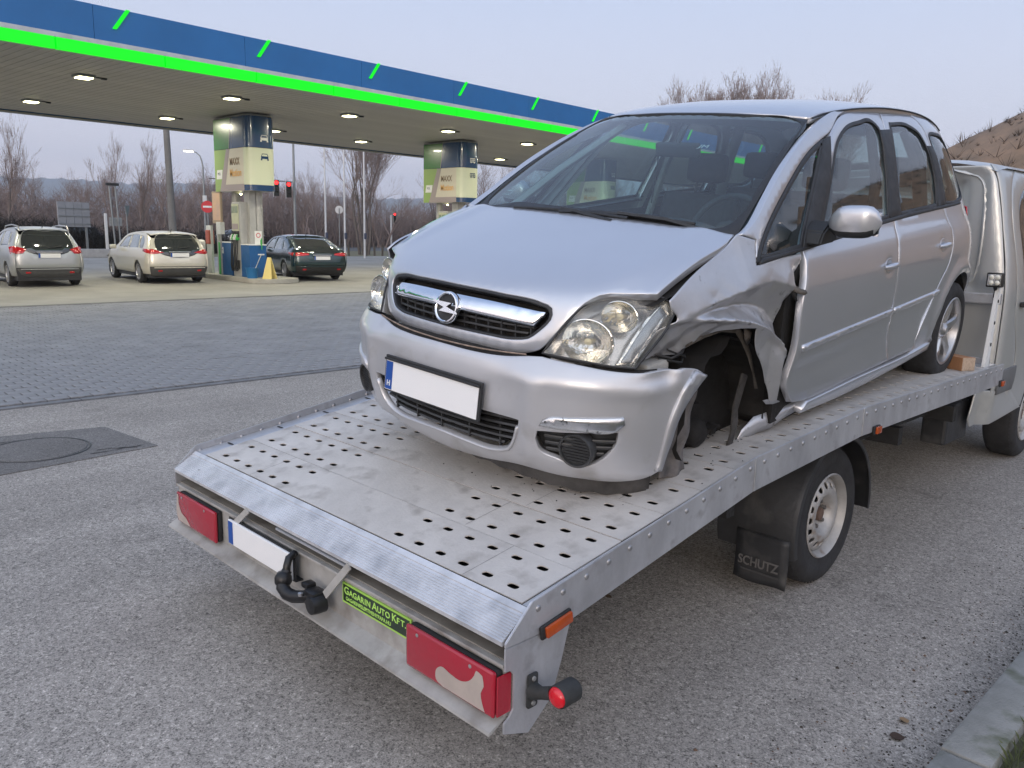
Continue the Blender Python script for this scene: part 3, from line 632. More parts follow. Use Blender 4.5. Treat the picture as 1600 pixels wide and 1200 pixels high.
def bgcar(name, label, cat, loc, yaw, spec, paint, group=None, res=.11):
    t_ = thing(name, label, cat, loc, math.radians(yaw), group)
    hw, XR, XF, WP, rc = spec['hw'], spec['xr'], spec['xf'], spec['w'], spec.get('rc', .30); wb = spec['wb']
    W_ = lambda z: hw*sp(z, WP)
    def side(x, z):
        w = W_(z); e = sp(z, XR); g = sp(z, XF); c1 = np.clip(e+rc-x, 0, rc*.999); c2 = np.clip(x-(g-.45), 0, .449)
        y = w-(rc-np.sqrt(rc*rc-c1*c1))-(.45-np.sqrt(.45**2-c2*c2)); return np.stack([x, y, z], -1)
    def rear(y, z):
        w = W_(z); q = np.clip(np.abs(y)-(w-rc), 0, rc*.999); return np.stack([sp(z, XR)+rc-np.sqrt(rc*rc-q*q)+.04*(y/hw)**2, y, z], -1)
    def front(y, z):
        w = W_(z); q = np.clip(np.abs(y)-(w-.45), 0, .449); return np.stack([sp(z, XF)-.45+np.sqrt(.45**2-q*q), y, z], -1)
    top = spec['top']
    def roof(x, y):
        return np.stack([x, y, sp(x, top)-.045*(np.abs(y)/(hw*.7))**3], -1)
    cen = (wb/2, 0, .7)
    K = dict(parent=t_, centre=cen, res=res, thick=.02, gap=.003)
    zt = lambda x: float(sp(x, top))-.05
    xs_top = spec['side_top']; s7 = rc*.3
    r_ = .36; arch = lambda cx: [(cx-r_, .28, 1)]+[(cx+r_*math.cos(a), .30+r_*math.sin(a)) for a in np.radians([160, 135, 110, 90, 70, 45, 20])]+[(cx+r_, .28, 1)]
    xe = lambda z: float(sp(z, XR))+s7*1.0; xf = lambda z: float(sp(z, XF))-.12
    out = [(xe(.28), .28, 1)]+arch(0)+arch(wb)+[(xf(.28), .28, 1), (xf(.45), .45), (xf(.6), .6, 1)]+list(xs_top)+[(xe(z), z) for z in spec['rear_zs']]
    wins = spec['win']
    for mir in (False, True):
        panel('body_side', side, out, paint, holes=[w for w in wins], mirror=mir, **K)
        for w in wins: panel('side_window', side, w, M_SGLASS, off=-.006, mirror=mir, parent=t_, centre=cen, res=.15, thick=.006, gap=-.004)
    # rear end in painted upper and dark lower parts
    def ro(z): return W_(z)-s7
    zs = spec['rear_zs'][::-1]; zl = [z for z in zs if z > .62]
    rw = spec['rwin']
    yt = [(-float(ro(z)), z) for z in [.50]+zl]; outl = yt+[(-q[0], q[1]) for q in yt[::-1]]
    outl[0] = (*outl[0], 1); outl[-1] = (*outl[-1], 1); n_ = len(yt); outl[n_-1] = (*outl[n_-1], 1); outl[n_] = (*outl[n_], 1)
    panel('tailgate', rear, outl, paint, holes=[rw], **K)
    panel('rear_window', rear, rw, M_DGLASS, off=-.004, parent=t_, centre=cen, res=.15, thick=.006, gap=-.004)
    zz = [.24, .35, .49]; yl = [(-float(ro(z)), z, 1) for z in zz]; panel('rear_bumper', rear, yl+[(-q[0], q[1], 1) for q in yl[::-1]], spec['bump'], off=.012, **K)
    panel('bumper_strip', rear, [(-hw+.2, .46, 1), (hw-.2, .46, 1), (hw-.2, .49, 1), (-hw+.2, .49, 1)], paint, off=.03, **K)
    for sg in (1, -1):
        panel('tail_light', rear, [(sg*p[0], p[1], 1) for p in spec['lamp']], M_REDL, off=.014, **K)
        panel('tail_light_wing', side, spec['lampside'], M_REDL, off=.012, mirror=sg < 0, **K)
        panel('reflector', rear, [(sg*(hw-.42), .36, 1), (sg*(hw-.30), .36, 1), (sg*(hw-.30), .41, 1), (sg*(hw-.42), .41, 1)], M_REDL, off=.02, **K)
    zp_ = spec['plate']
    e = float(rear(np.array([0.]), np.array([zp_]))[0][0]); b = B(); b.box(e-.035, e-.02, -.26, .26, zp_-.055, zp_+.055); b.obj('number_plate', M_PLATE, t_)
    b = B(); b.box(e-.037, e-.034, .215, .26, zp_-.055, zp_+.055); b.obj('blue_band', mat('plate_blue', (.01, .07, .32), .4), t_)
    b = B(); b.box(e-.05, e-.015, -.30, .30, zp_+.075, zp_+.10, bev=.006); b.obj('tailgate_strip', spec.get('strip', M_RIM), t_)
    for x0, x1, nm in spec['roofs']:
        ws = lambda x: float(W_(zt(x)+.03))-.01
        pts = [(x, ws(x)) for x in np.linspace(x0, x1, 9)]; panel(nm, roof, [(*pts[0], 1)]+pts[1:-1]+[(*pts[-1], 1)]+[(pts[-1][0], -pts[-1][1], 1)]+[(x, -y) for x, y in pts[-2:0:-1]]+[(pts[0][0], -pts[0][1], 1)], paint if nm != 'windscreen' else M_DGLASS, **K)
    yf = [(-float(W_(z))+.06, z, 1) for z in (.25, .45, .68)]; panel('front_end', front, yf+[(-q[0], q[1], 1) for q in yf[::-1]], paint, **K)
    for sg in (1, -1):
        for cx in (0, wb): wheel(t_, (cx, sg*(hw-.12), .325), sg, R=.325, rr=.225, spokes=10, res=24)
        b = B(); mx_ = spec['mir']; b.box(mx_-.09, mx_+.05, sg*(hw+.02), sg*(hw+.20), .93, 1.06, bev=.03); b.obj('wing_mirror', paint, t_, smooth=60)
        if spec.get('headlamp'):
            panel('headlight', front, [(sg*p[0], p[1], 1) for p in ((hw-.50, .55), (hw-.12, .56), (hw-.12, .70), (hw-.5, .66))], spec['headlamp'], off=.015, **K)
    b = B(); b.box(-.75, wb+.75, -hw+.12, hw-.12, .17, .50); b.box(-.55, wb-.3, -hw+.2, hw-.2, .5, .85); b.obj('underbody', M_BLKP, t_)
    if spec.get('rails'):
        for sg in (1, -1):
            b = B(); y = sg*(hw*.66); b.tube([(-.45, y, zt(-.45)+.02), (-.35, y, zt(-.3)+.09), (.4, y, zt(.4)+.085), (1.2, y, zt(1.2)+.085), (1.35, y, zt(1.35)+.03)], .018, 6); b.obj('roof_rail', M_RIM, t_, smooth=60)
    b = B(); b.tube([(-.25 if spec.get('fast') is None else .5, 0, zt(-.2 if spec.get('fast') is None else .5)+.05), (-.38 if spec.get('fast') is None else .4, 0, zt(-.2 if spec.get('fast') is None else .5)+.12)], .012, 6); b.obj('aerial', M_BLKP, t_)
    if spec.get('wiper'): b = B(); b.tube([(float(rear(np.array([.0]), np.array([1.02]))[0][0])-.02, 0, 1.02), (float(rear(np.array([.3]), np.array([1.06]))[0][0])-.02, -.33, 1.06)], .01, 6); b.obj('rear_wiper', M_BLKP, t_)
    return t_
WPR = [(.2, .90), (.35, .965), (.55, 1.0), (.75, .995), (.92, .965), (1.0, .93), (1.2, .845), (1.35, .775), (1.45, .72), (1.6, .64)]
WAG = dict(hw=.91, wb=2.65, w=WPR, xr=[(.2, -.80), (.35, -.92), (.55, -.97), (.8, -.95), (.98, -.90), (1.1, -.82), (1.3, -.66), (1.42, -.54), (1.5, -.40)], xf=[(.2, 3.25), (.5, 3.42), (.7, 3.30), (1, 3.0)],
    top=[(-.56, 1.44), (-.3, 1.475), (.3, 1.50), (1.0, 1.49), (1.55, 1.42), (2.2, 1.10), (2.5, 1.0), (3.0, .88), (3.3, .74)],
    side_top=[(2.9, .84), (2.4, .965), (2.15, 1.05), (1.6, 1.34), (1.45, 1.385), (1.0, 1.435), (.3, 1.445), (-.25, 1.42), (-.42, 1.38, 1)], rear_zs=[1.3, 1.1, .98, .8, .62, .45],
    win=[[(1.92, 1.00, 1), (1.45, 1.31), (1.05, 1.36, 1), (1.0, 1.0, 1)], [(.95, 1.0, 1), (.98, 1.37, 1), (.35, 1.375), (.22, 1.36, 1), (.02, 1.02, 1)], [(-.03, 1.02, 1), (.17, 1.355, 1), (-.20, 1.31), (-.38, 1.15), (-.40, 1.05)]],
    rwin=[(-.62, 1.03), (.62, 1.03), (.60, 1.2), (.53, 1.345), (0, 1.37), (-.53, 1.345), (-.60, 1.2)], bump=mat('bumper_dark', (.07, .07, .068), .6, var=.2), lamp=((.42, .90), (.60, .86), (.86, .84), (.88, .99), (.70, .99)),
    lampside=[(-.86, .86, 1), (-.50, .93, 1), (-.45, 1.0, 1), (-.80, .99, 1)], plate=.83, roofs=[(-.58, 1.5, 'roof'), (1.52, 2.3, 'windscreen'), (2.32, 3.2, 'bonnet')], mir=1.95, wiper=True)
SUVS = dict(WAG); SUVS.update(hw=.87, wb=2.54, w=WPR, xr=[(.2, -.70), (.35, -.80), (.55, -.84), (.85, -.82), (1.0, -.78), (1.2, -.66), (1.4, -.52), (1.5, -.42), (1.58, -.30)],
    top=[(-.45, 1.50), (-.2, 1.535), (.4, 1.56), (1.0, 1.54), (1.4, 1.47), (2.0, 1.14), (2.3, 1.05), (2.9, .93), (3.1, .8)],
    side_top=[(2.8, .88), (2.2, 1.0), (1.95, 1.10), (1.5, 1.38), (1.3, 1.44), (.9, 1.49), (.3, 1.505), (-.15, 1.49), (-.34, 1.44, 1)], rear_zs=[1.35, 1.2, 1.0, .82, .62, .45],
    win=[[(1.80, 1.05, 1), (1.35, 1.36), (1.0, 1.41, 1), (.95, 1.04, 1)], [(.90, 1.04, 1), (.94, 1.42, 1), (.3, 1.42), (.15, 1.40, 1), (-.02, 1.08, 1)], [(-.08, 1.09, 1), (.10, 1.39, 1), (-.2, 1.35), (-.3, 1.2)]],
    rwin=[(-.60, 1.08), (.60, 1.08), (.57, 1.25), (.50, 1.41), (0, 1.44), (-.50, 1.41), (-.57, 1.25)], lamp=((.50, .98), (.60, .87), (.84, .85), (.85, 1.03), (.74, 1.06)), lampside=[(-.74, .87, 1), (-.45, .92, 1), (-.42, 1.02, 1), (-.70, 1.04, 1)], plate=.82, rails=True, mir=1.85, roofs=[(-.47, 1.38, 'roof'), (1.4, 2.1, 'windscreen'), (2.12, 3.0, 'bonnet')])
SED = dict(WAG); SED.update(hw=.925, wb=2.85, fast=1, xr=[(.2, -.90), (.35, -1.02), (.55, -1.08), (.8, -1.06), (.95, -1.0), (1.0, -.93), (1.04, -.72), (1.15, -.36), (1.28, .02), (1.38, .40), (1.43, .7)], xf=[(.2, 3.45), (.5, 3.62), (.7, 3.5), (1, 3.2)],
    top=[(.42, 1.415), (.7, 1.45), (1.0, 1.46), (1.4, 1.44), (1.8, 1.36), (2.4, 1.06), (2.7, .98), (3.2, .86), (3.5, .74)],
    side_top=[(3.1, .82), (2.6, .945), (2.35, 1.03), (1.85, 1.30), (1.6, 1.36), (1.2, 1.40), (.85, 1.405, 1)], rear_zs=[1.38, 1.28, 1.15, 1.04, .98, .8, .62, .45],
    win=[[(2.15, .98, 1), (1.7, 1.27), (1.25, 1.33, 1), (1.2, .98, 1)], [(1.15, .98, 1), (1.18, 1.335, 1), (.75, 1.32), (.45, 1.27, 1), (.30, .99, 1)], [(.25, 1.0, 1), (.40, 1.25, 1), (.15, 1.17), (-.15, 1.05)]],
    rwin=[(-.60, 1.085), (.60, 1.085), (.56, 1.2), (.50, 1.33), (0, 1.36), (-.50, 1.33), (-.56, 1.2)], bump=M_BLKP, lamp=((.40, .83), (.62, .80), (.86, .79), (.88, .90), (.62, .91), (.42, .88)), lampside=[(-.90, .80, 1), (-.50, .86, 1), (-.48, .91, 1), (-.86, .90, 1)], plate=.74, roofs=[(.42, 1.75, 'roof'), (1.78, 2.5, 'windscreen'), (2.52, 3.4, 'bonnet')], mir=2.15, wiper=False)
P_SILV = mat('paint_silver_grey', (.40, .42, .43), .35, .55, coat=.5); P_CHAMP = mat('paint_champagne', (.62, .60, .53), .32, .35, coat=.6); P_DGRN = mat('paint_dark_teal', (.018, .045, .052), .22, .5, coat=1)
bgcar('parked_car', 'silver grey hatchback with roof rails at the far left of the forecourt', 'car', (-22.1, 5.08, .002), 177, SUVS, P_SILV, 'cars at the fuel pumps')
bgcar('parked_car', 'champagne coloured estate car between the silver hatchback and the fuel pump', 'car', (-22.05, 8.45, .002), 176, WAG, P_CHAMP, 'cars at the fuel pumps')
bgcar('parked_car', 'dark teal saloon standing right of the fuel pump', 'car', (-21.5, 12.90, .002), 168, SED, P_DGRN, 'cars at the fuel pumps')
R2 = dict(WAG); R2['headlamp'] = emis('headlamp_glow', (1, .85, .65), 5)
bgcar('moving_car', 'small red car with lit headlights on the far road', 'car', (-60.5, 51.5, 0), -78, R2, mat('paint_red', (.28, .02, .02), .35, coat=.6), res=.22)
bgcar('moving_car', 'white car passing on the road behind the dark teal saloon', 'car', (-54.5, 27.5, 0), -84, WAG, M_WHITE, res=.22)
bgcar('moving_car', 'dark car half hidden behind the low hedge at the far left', 'car', (-51.0, 15.0, 0), -80, R2, mat('paint_black', (.02, .02, .025), .3, coat=.8), res=.22)
vt = thing('box_truck', 'white lorry with a pale box body seen below the second pillar', 'lorry', (-62, 57.5, 0), math.radians(100))
b = B(); b.box(-3.2, 1.2, -1.15, 1.15, .8, 3.3, bev=.04); b.obj('box_body', M_WHITE, vt); b = B(); b.box(1.3, 3.0, -1.05, 1.05, .5, 2.4, bev=.15); b.obj('cab', M_WHITE, vt, smooth=50); b = B(); b.box(2.2, 3.02, -.95, .95, 1.4, 2.05, bev=.05); b.box(1.6, 2.5, -1.07, 1.07, 1.4, 2.05, bev=.02); b.obj('cab_glass', M_DGLASS, vt)
for x in (-2.2, 2.2):
    for sg in (1, -1): wheel(vt, (x, sg*.95, .42), sg, R=.42, rr=.26, w=.28, spokes=6)
# ================================================================ STREET FURNITURE
sheet('far_verge', -51.5, -41.0, -60, 160, .0, mat('dry_grass', (.17, .145, .085), .95, var=.35, vscale=.8, bump=.4, bscale=20, col2=(.12, .12, .065), detail=10))
sheet('far_road', -74, -51.5, -150, 400, .002, M_ROAD)
def tapered(name, label, cat, x, y, h, r0, r1, m, group=None, lean=(0, 0), extra=None):
    t_ = thing(name, label, cat, (x, y, 0), 0, group); b = B(); b.tube([(0, 0, -.1), (lean[0]*h*.5, lean[1]*h*.5, h*.5), (lean[0]*h, lean[1]*h, h)], [r0, (r0+r1)/2, r1], 10); b.obj('pole', m, t_, smooth=60); return t_
M_POLEC = mat('pole_concrete', (.17, .165, .155), .85, var=.2, vscale=2); M_POLEW = mat('pole_white', (.60, .61, .62), .5, var=.1, vscale=2); M_POLEG = mat('pole_galvanised', (.26, .28, .29), .5, .4, var=.15)
up = tapered('utility_pole', 'thick concrete utility pole rising behind the canopy above the estate car', 'utility pole', -39.1, 15.6, 9.5, .20, .12, M_POLEC, lean=(-.003, -.012))
b = B(); b.box(-.06, .06, -1.0, 1.0, 8.9, 9.05); b.obj('crossarm', M_POLEC, up)
for (x, y, w) in ((-38.3, 23.9, 'leftmost'), (-37.9, 24.9, 'middle'), (-37.7, 26.1, 'rightmost')):
    fp = tapered('flagpole', 'white flagpole, %s of the three standing on the verge behind the teal saloon' % w, 'flagpole', x, y, 9, .062, .035, M_POLEW, 'white flagpoles on the verge')
    b = B(); b.lathe([(0, 9.0), (.05, 9.02), (.06, 9.06), (.0, 9.12)], n=10); b.obj('finial', M_POLEW, fp)
    b = B(); b.box(-.05, .16, -.05, .05, 1.1, 1.45, bev=.03); b.obj('winch_box', mat('winch_dark', (.10, .03, .04) if w == 'rightmost' else (.05, .06, .10), .6), fp)
sl = tapered('street_lamp', 'lit street lamp with a curved arm left of the nearest advertising pillar', 'street lamp', -47.6, 21.1, 5.2, .085, .055, M_POLEG)
b = B(); b.tube([(0, 0, 5.2), (-.02, -.04, 5.55), (-.06, -.12, 5.85), (-.16, -.30, 6.05), (-.28, -.55, 6.12)], [.05, .045, .04, .035, .03], 8); b.obj('arm', M_POLEG, sl, smooth=60)
b = B(); b.box(-.12, .12, -.30, .30, -.05, .06, bev=.03, M=Matrix.Translation((-.30, -.72, 6.16))); b.obj('lamp_head', M_WHITE, sl)
b = B(); b.box(-.11, .11, -.27, .27, -.10, -.055, bev=.02, M=Matrix.Translation((-.30, -.72, 6.16))); b.obj('lamp_lens', emis('street_lamp_glow', (1, .92, .62), 9), sl)
b = B(); b.box(-.1, .12, -.06, .1, 3.1, 3.5); b.obj('junction_box', M_WHITE, sl)
wp_ = tapered('wooden_pole', 'thin grey wooden pole with crossbars just right of the lit street lamp', 'utility pole', -50.0, 23.3, 6.0, .10, .07, M_POLEC)
b = B(); b.box(-.03, .03, -.75, .4, 4.65, 4.72); b.box(-.03, .03, -.3, .35, 3.3, 3.4); b.obj('crossbar', M_POLEC, wp_)
tl = tapered('traffic_light', 'traffic light mast with two red signals right of the nearest pillar', 'traffic light', -36.5, 20.95, 7.2, .075, .05, M_POLEG)
b = B(); b.tube([(0, 0, 4.0), (-.2, -.55, 4.02), (-.35, -1.15, 4.0)], .035, 8); b.obj('signal_arm', M_POLEG, tl, smooth=60)
M_RLIT = emis('signal_red', (1, .02, .02), 4.); M_UNL = mat('signal_dark', (.03, .035, .03), .3)
def signal(parent, x, y, z, rz=0., h=.8):
    hd = B(); Mh = Matrix.Translation((x, y, z)) @ Matrix.Rotation(rz, 4, 'Z'); hd.box(-.1, .1, -.13, .13, -h/2, h/2, bev=.02, M=Mh); ho = hd.obj('signal_head', M_BLKP, parent)
    for k, m in enumerate((M_RLIT, M_UNL, M_UNL)):
        q = B(); q.lathe([(0, .13), (.08, .115), (.095, .10)], (0, 0, h/2-.14-k*.26), 'X', 16); q.v = [tuple(Mh @ Vector(p)) for p in q.v]; q.obj('lamp', m, ho)
        q = B(); q.lathe([(.105, .10), (.11, .26)], (0, 0, h/2-.14-k*.26), 'X', 12, a0=0, a1=math.pi); q.v = [tuple(Mh @ Vector(p)) for p in q.v]; q.obj('hood', M_BLKP, ho)
    q = B(); q.box(-.005, .005, -.16, -.135, -h/2-.05, h/2+.05); q.v = [tuple(Mh @ Vector(p)) for p in q.v]; q.obj('backboard_edge', M_WHITE, parent)
signal(tl, .05, -1.05, 3.65, -.4); signal(tl, .05, -.35, 3.60, -.4)
t3 = tapered('traffic_light', 'short white traffic light post with one red signal near the red car', 'traffic light', -61.5, 45.4, 3.05, .09, .09, M_POLEW); signal(t3, .15, .3, 2.75, -.5, 1.0)
def sign_round(name, label, x, y, h, r, m, m2, bar, rz=-.5, group=None, tri=False):
    t_ = tapered(name, label, 'road sign', x, y, h, .035, .035, M_POLEG, group); Mh = Matrix.Translation((0, 0, h-r*.4)) @ Matrix.Rotation(rz, 4, 'Z')
    q = B()
    if tri:
        q.prism([(-r, r*.6), (r, r*.6), (0, -r*1.1)], .02, frame((.05, 0, 0), (0, 1, 0), (0, 0, 1)))
    else: q.lathe([(0, .05), (r, .05), (r, .07), (0, .07)], (0, 0, 0), 'X', 24)
    q.v = [tuple(Mh @ Vector(p)) for p in q.v]; q.obj('sign_disc', m, t_)
    if bar: q = B(); q.box(.072, .076, -r*.7, r*.7, -r*.16, r*.16); q.v = [tuple(Mh @ Vector(p)) for p in q.v]; q.obj('bar', m2, t_)
    return t_
M_SRED = mat('sign_red', (.5, .02, .03), .4)
sign_round('road_sign', 'round red no entry sign behind the pump island at the left', -42.9, 19.15, 2.85, .33, M_SRED, M_WHITE, True)
sign_round('road_sign', 'round pale sign seen from behind beside the rightmost flagpole', -52.0, 33.6, 3.2, .30, M_POLEW, M_WHITE, False, 2.6)
ds_ = thing('sign_gantry', 'twin grey posts with small boards above the silver hatchback and estate car', 'sign', (-44.7, 14.72, 0))
b = B(); b.tube([(0, 0, 0), (0, -.15, 3.7)], .05, 8); b.tube([(0, .28, 0), (0, .16, 3.7)], .05, 8); b.obj('post', M_POLEG, ds_, smooth=60)
b = B(); b.box(-.08, .08, -.30, .34, 3.68, 3.82, bev=.01); b.obj('top_bar', M_BLKP, ds_); b = B(); b.box(-.06, -.03, -.25, .42, 1.55, 2.0); b.obj('board', M_GREYM, ds_)
sign_round('road_sign', 'triangular sign seen from behind right of the twin grey posts', -45.6, 15.7, 2.6, .36, mat('sign_back', (.16, .20, .20), .5), M_WHITE, False, .9, tri=True)
mk_ = thing('marker_post', 'short white marker post left of the twin grey sign posts', 'post', (-44.0, 14.05, 0)); b = B(); b.box(-.05, .05, -.07, .07, 0, 2.2, bev=.02); b.obj('post', M_POLEW, mk_)
bb_ = thing('billboard', 'grey back of a panelled billboard above the silver hatchback', 'billboard', (-45.3, 12.9, 0), math.radians(16))
for k in range(4):
    b = B(); b.box(-.03, .03, -.90+k*.45+.01, -.90+(k+1)*.45-.01, 1.45, 2.75, bev=.008); b.obj('panel', mat('board_grey', (.28, .29, .31), .6, var=.12, vscale=2), bb_)
b = B()
for y in (-.7, .7): b.box(-.12, -.04, y-.05, y+.05, 0, 2.7)
for z in (1.6, 2.0, 2.4): b.box(.031, .06, -.88, .88, z, z+.04)
b.obj('support', M_POLEG, bb_)
for i, (y0, y1) in enumerate(((11.6, 14.4), (14.5, 17.6))):
    lw = thing('low_wall', ('left' if i == 0 else 'right')+' length of low pale concrete wall behind the cars at the pumps', 'wall', (-41.2, (y0+y1)/2, 0)); b = B(); b.box(-.15, .15, (y0-y1)/2, (y1-y0)/2, 0, .42, bev=.02); b.obj('wall_block', mat('wall_pale', (.34, .34, .34), .8, var=.2, vscale=3), lw)
for k in range(9):
    y = 26.2+k*.62+(.7 if k > 2 else 0)+(1.6 if k > 5 else 0); grp_ = ('left', 'middle', 'right')[k//3]; ord_ = ('first', 'second', 'third')[k % 3]; b = B(); b.box(-.05, .05, -.05, .05, 0, .62, bev=.01); b.box(-.06, .06, -.06, .06, .62, .66)
    o = b.obj('verge_post', mat('post_wood', (.10, .085, .07), .9)); o.location = (-41.4, y, 0); tag(o, '%s short dark wooden post of the %s cluster on the dry verge' % (ord_, grp_), 'post', 'short posts along the verge')
# ================================================================ TREES
M_BARK = mat('bark', (.13, .11, .10), .9, var=.3, vscale=6); M_TWIG = mat('twig', (.25, .195, .175), .9, var=.25, vscale=2)
def tree_parts(seed, h, spread, depth=5, stems=1, up=.55, r0=.02, split=(2, 4), twig=1.):
    rng = random.Random(seed); T = B(); C_ = B()
    def ribbon(b, p, q, r):
        d = (q-p); n = d.cross(Vector((rng.uniform(-1, 1), rng.uniform(-1, 1), rng.uniform(-1, 1)))); n = n.normalized()*r if n.length > 1e-6 else Vector((r, 0, 0))
        b.add([p+n, p-n, q], [(0, 1, 2)])
    def grow(p, d, L_, r, lev):
        n = 3 if lev < 2 else 2; pts = [p]; rs = [r]
        for i in range(n):
            d = (d+Vector((rng.uniform(-1, 1), rng.uniform(-1, 1), rng.uniform(-.3, .6)))*.13).normalized(); pts.append(pts[-1]+d*L_/n); rs.append(r*(1-.45*(i+1)/n))
        if lev < 2: T.tube(pts, rs, 7 if lev == 0 else 5, cap=False)
        elif lev < depth-1: C_.tube(pts, rs, 3, cap=False)
        else:
            for a, c, rr in zip(pts, pts[1:], rs): ribbon(C_, a, c, max(rr, .006*h/8)*twig)
        if lev >= depth: return
        k = rng.randint(*split)+(1 if lev in (1, 2) else 0)
        for j in range(k):
            t = rng.uniform(.35, 1.0) if j else 1.0; i = min(int(t*n), n-1); q = pts[i].lerp(pts[i+1], t*n-i)
            a = rng.uniform(0, 2*math.pi); s_ = spread*rng.uniform(.5, 1.1); nd = (d+Vector((math.cos(a)*s_, math.sin(a)*s_, up*rng.uniform(-.2, 1)))).normalized()
            grow(q, nd, L_*rng.uniform(.55, .82), rs[i]*.62, lev+1)
    for s_ in range(stems):
        a = rng.uniform(0, 6.28); ln = 0 if stems == 1 else rng.uniform(.1, .45)
        grow(Vector((math.cos(a)*.15*stems**.5, math.sin(a)*.15*stems**.5, -.1)), Vector((math.cos(a)*ln, math.sin(a)*ln, 1)).normalized(), h*.32, h*r0, 0)
    return T, C_
def make_tree(seed, h, spread, label, x, y, **k):
    T, C_ = tree_parts(seed, h, spread, **k); k_ = h/max(v[2] for v in C_.v); T.v = [(a*k_, c*k_, e*k_) for a, c, e in T.v]; C_.v = [(a*k_, c*k_, e*k_) for a, c, e in C_.v]; t_ = thing('bare_tree', label, 'tree', (x, y, 0), 0, k.get('group')); T.obj('trunk', M_BARK, t_, smooth=60, fix=False); C_.obj('crown', M_TWIG, t_, fix=False); return t_
GRP = 'bare trees along the far road'
protos = []
for i, (seed, h, s_, kw) in enumerate(((1, 9.5, .55, dict(depth=6, r0=.013)), (2, 11, .28, dict(depth=6, up=.9, r0=.011)), (3, 8.5, .7, dict(depth=6, stems=2, r0=.012)), (4, 9, .62, dict(depth=6, r0=.014)), (5, 7.5, .8, dict(depth=6, stems=3, r0=.010)))):
    protos.append(make_tree(seed, h, s_, '', -80-3*i, 20, **kw))
def place(i, x, y, s_, rz, label, first=set()):
    p = protos[i]; used = p in first
    o = dup(p) if used else p
    first.add(p); o.location = (x, y, 0); o.rotation_euler = (0, 0, rz); o.scale = (s_, s_, s_); o['label'] = label; o['group'] = GRP; return o
rng = random.Random(21)
def polar(px, D):   # ground place at a bearing (degrees left of the street direction) and distance
    a = math.radians(px); return 2.58-math.sin(a)*D, -1.455+math.cos(a)*D
TR = [(77.0, 62, 1, 1.0, 'tall slender bare tree at the far left edge above the silver hatchback'), (75.2, 66, 0, .8, 'rounded bare tree behind the left end of the billboard'), (73.2, 60, 3, .72, 'twiggy bare tree right behind the grey billboard'),
      (71.3, 70, 1, 1.02, 'tall bare tree with upright twigs between billboard and sign posts'), (69.9, 68, 1, .98, 'upright bare tree just above the twin sign posts'), (68.0, 60, 0, .78, 'wide bare tree left of the concrete utility pole'),
      (66.4, 64, 3, .86, 'bare tree directly behind the concrete utility pole'), (65.0, 58, 2, .80, 'two stemmed bare tree between utility pole and street lamp'), (63.6, 66, 0, .85, 'bare tree behind the lit street lamp'),
      (58.6, 66, 3, .95, 'bare tree right of the pillar behind the traffic lights'), (51.2, 84, 0, .95, 'spreading bare tree behind the white traffic light post'), (49.8, 80, 3, .80, 'dark bare tree right of the white traffic light post'),
      (47.4, 70, 2, 1.05, 'bare tree below the second pillar with dark twisting trunks'), (45.2, 72, 0, 1.0, 'bare tree between the second pillar and the windscreen'), (43.6, 75, 3, 1.1, 'bare tree seen at the right edge of the second pillar'), (41.8, 70, 0, 1.1, 'bare tree seen through the left side of the windscreen'), (39.0, 78, 2, 1.2, 'bare tree seen through the windscreen near the third pillar'), (35.0, 74, 3, 1.2, 'bare tree seen through the middle of the windscreen'), (31.5, 80, 0, 1.1, 'bare tree seen through the side windows of the damaged car'),
      (79.5, 60, 3, .9, 'bare tree just outside the left edge of the view')]
for (bg_, D, i, s_, lab) in TR: x, y = polar(bg_, D); s_ = s_*.80 if bg_ > 56 else s_; place(i, x, y, s_, rng.uniform(0, 6.28), lab)
x, y = polar(55.6, 56); make_tree(31, 12.5, .50, 'large many stemmed bare tree behind the flagpoles', x, y, depth=6, stems=5, r0=.0085, up=.5, twig=.9)
for i, (bg_, D, h, lab, st) in enumerate(((32.1, 70, 15.2, 'left of the two tall bare tree crowns above the roof of the damaged car', 3), (29.7, 72, 15.8, 'right and tallest bare tree crown above the roof of the damaged car', 3), (30.9, 76, 14.6, 'bare tree filling the dip between the two tall crowns above the car roof', 2), (34.0, 74, 13.4, 'low bare tree at the left end of the crowns above the car roof', 2), (27.6, 74, 15.4, 'low bare tree at the right end of the crowns above the car roof', 2))):
    x, y = polar(bg_, D); make_tree(40+i, h, .40, lab, x, y, depth=7, stems=st, r0=.008, up=.8, split=(3, 4), twig=1.15)
# the wood behind the far road, one mass of crowns
b = B(); rng = random.Random(77); src_ = []
for i in range(4):
    T, C_ = tree_parts(60+i, 7, .6, depth=5, stems=2, r0=.012, split=(3, 4)); k_ = 1/max(v[2] for v in C_.v); T.f += [tuple(q+len(T.v) for q in f) for f in C_.f]; T.v += C_.v; src_.append((np.array(T.v)*k_, T.f))
for k in range(46):
    x, y = polar(82-k*1.25+rng.uniform(-.5, .5), 78+rng.uniform(-8, 10)); V_, F_ = src_[k % 4]; h_ = rng.uniform(4.6, 7.0); a = rng.uniform(0, 6.28); ca, sa = math.cos(a), math.sin(a)
    V2 = np.stack([(V_[:, 0]*ca-V_[:, 1]*sa)*h_*1.25+x, (V_[:, 0]*sa+V_[:, 1]*ca)*h_*1.25+y, V_[:, 2]*h_], 1); o_ = len(b.v); b.v += [tuple(q) for q in V2.tolist()]; b.f += [tuple(q+o_ for q in f) for f in F_]
b.m = [0]*len(b.f); tag(b.obj('woodland', M_TWIG, fix=False), 'brown leafless wood forming a band behind the far road', 'wood', kind='stuff')
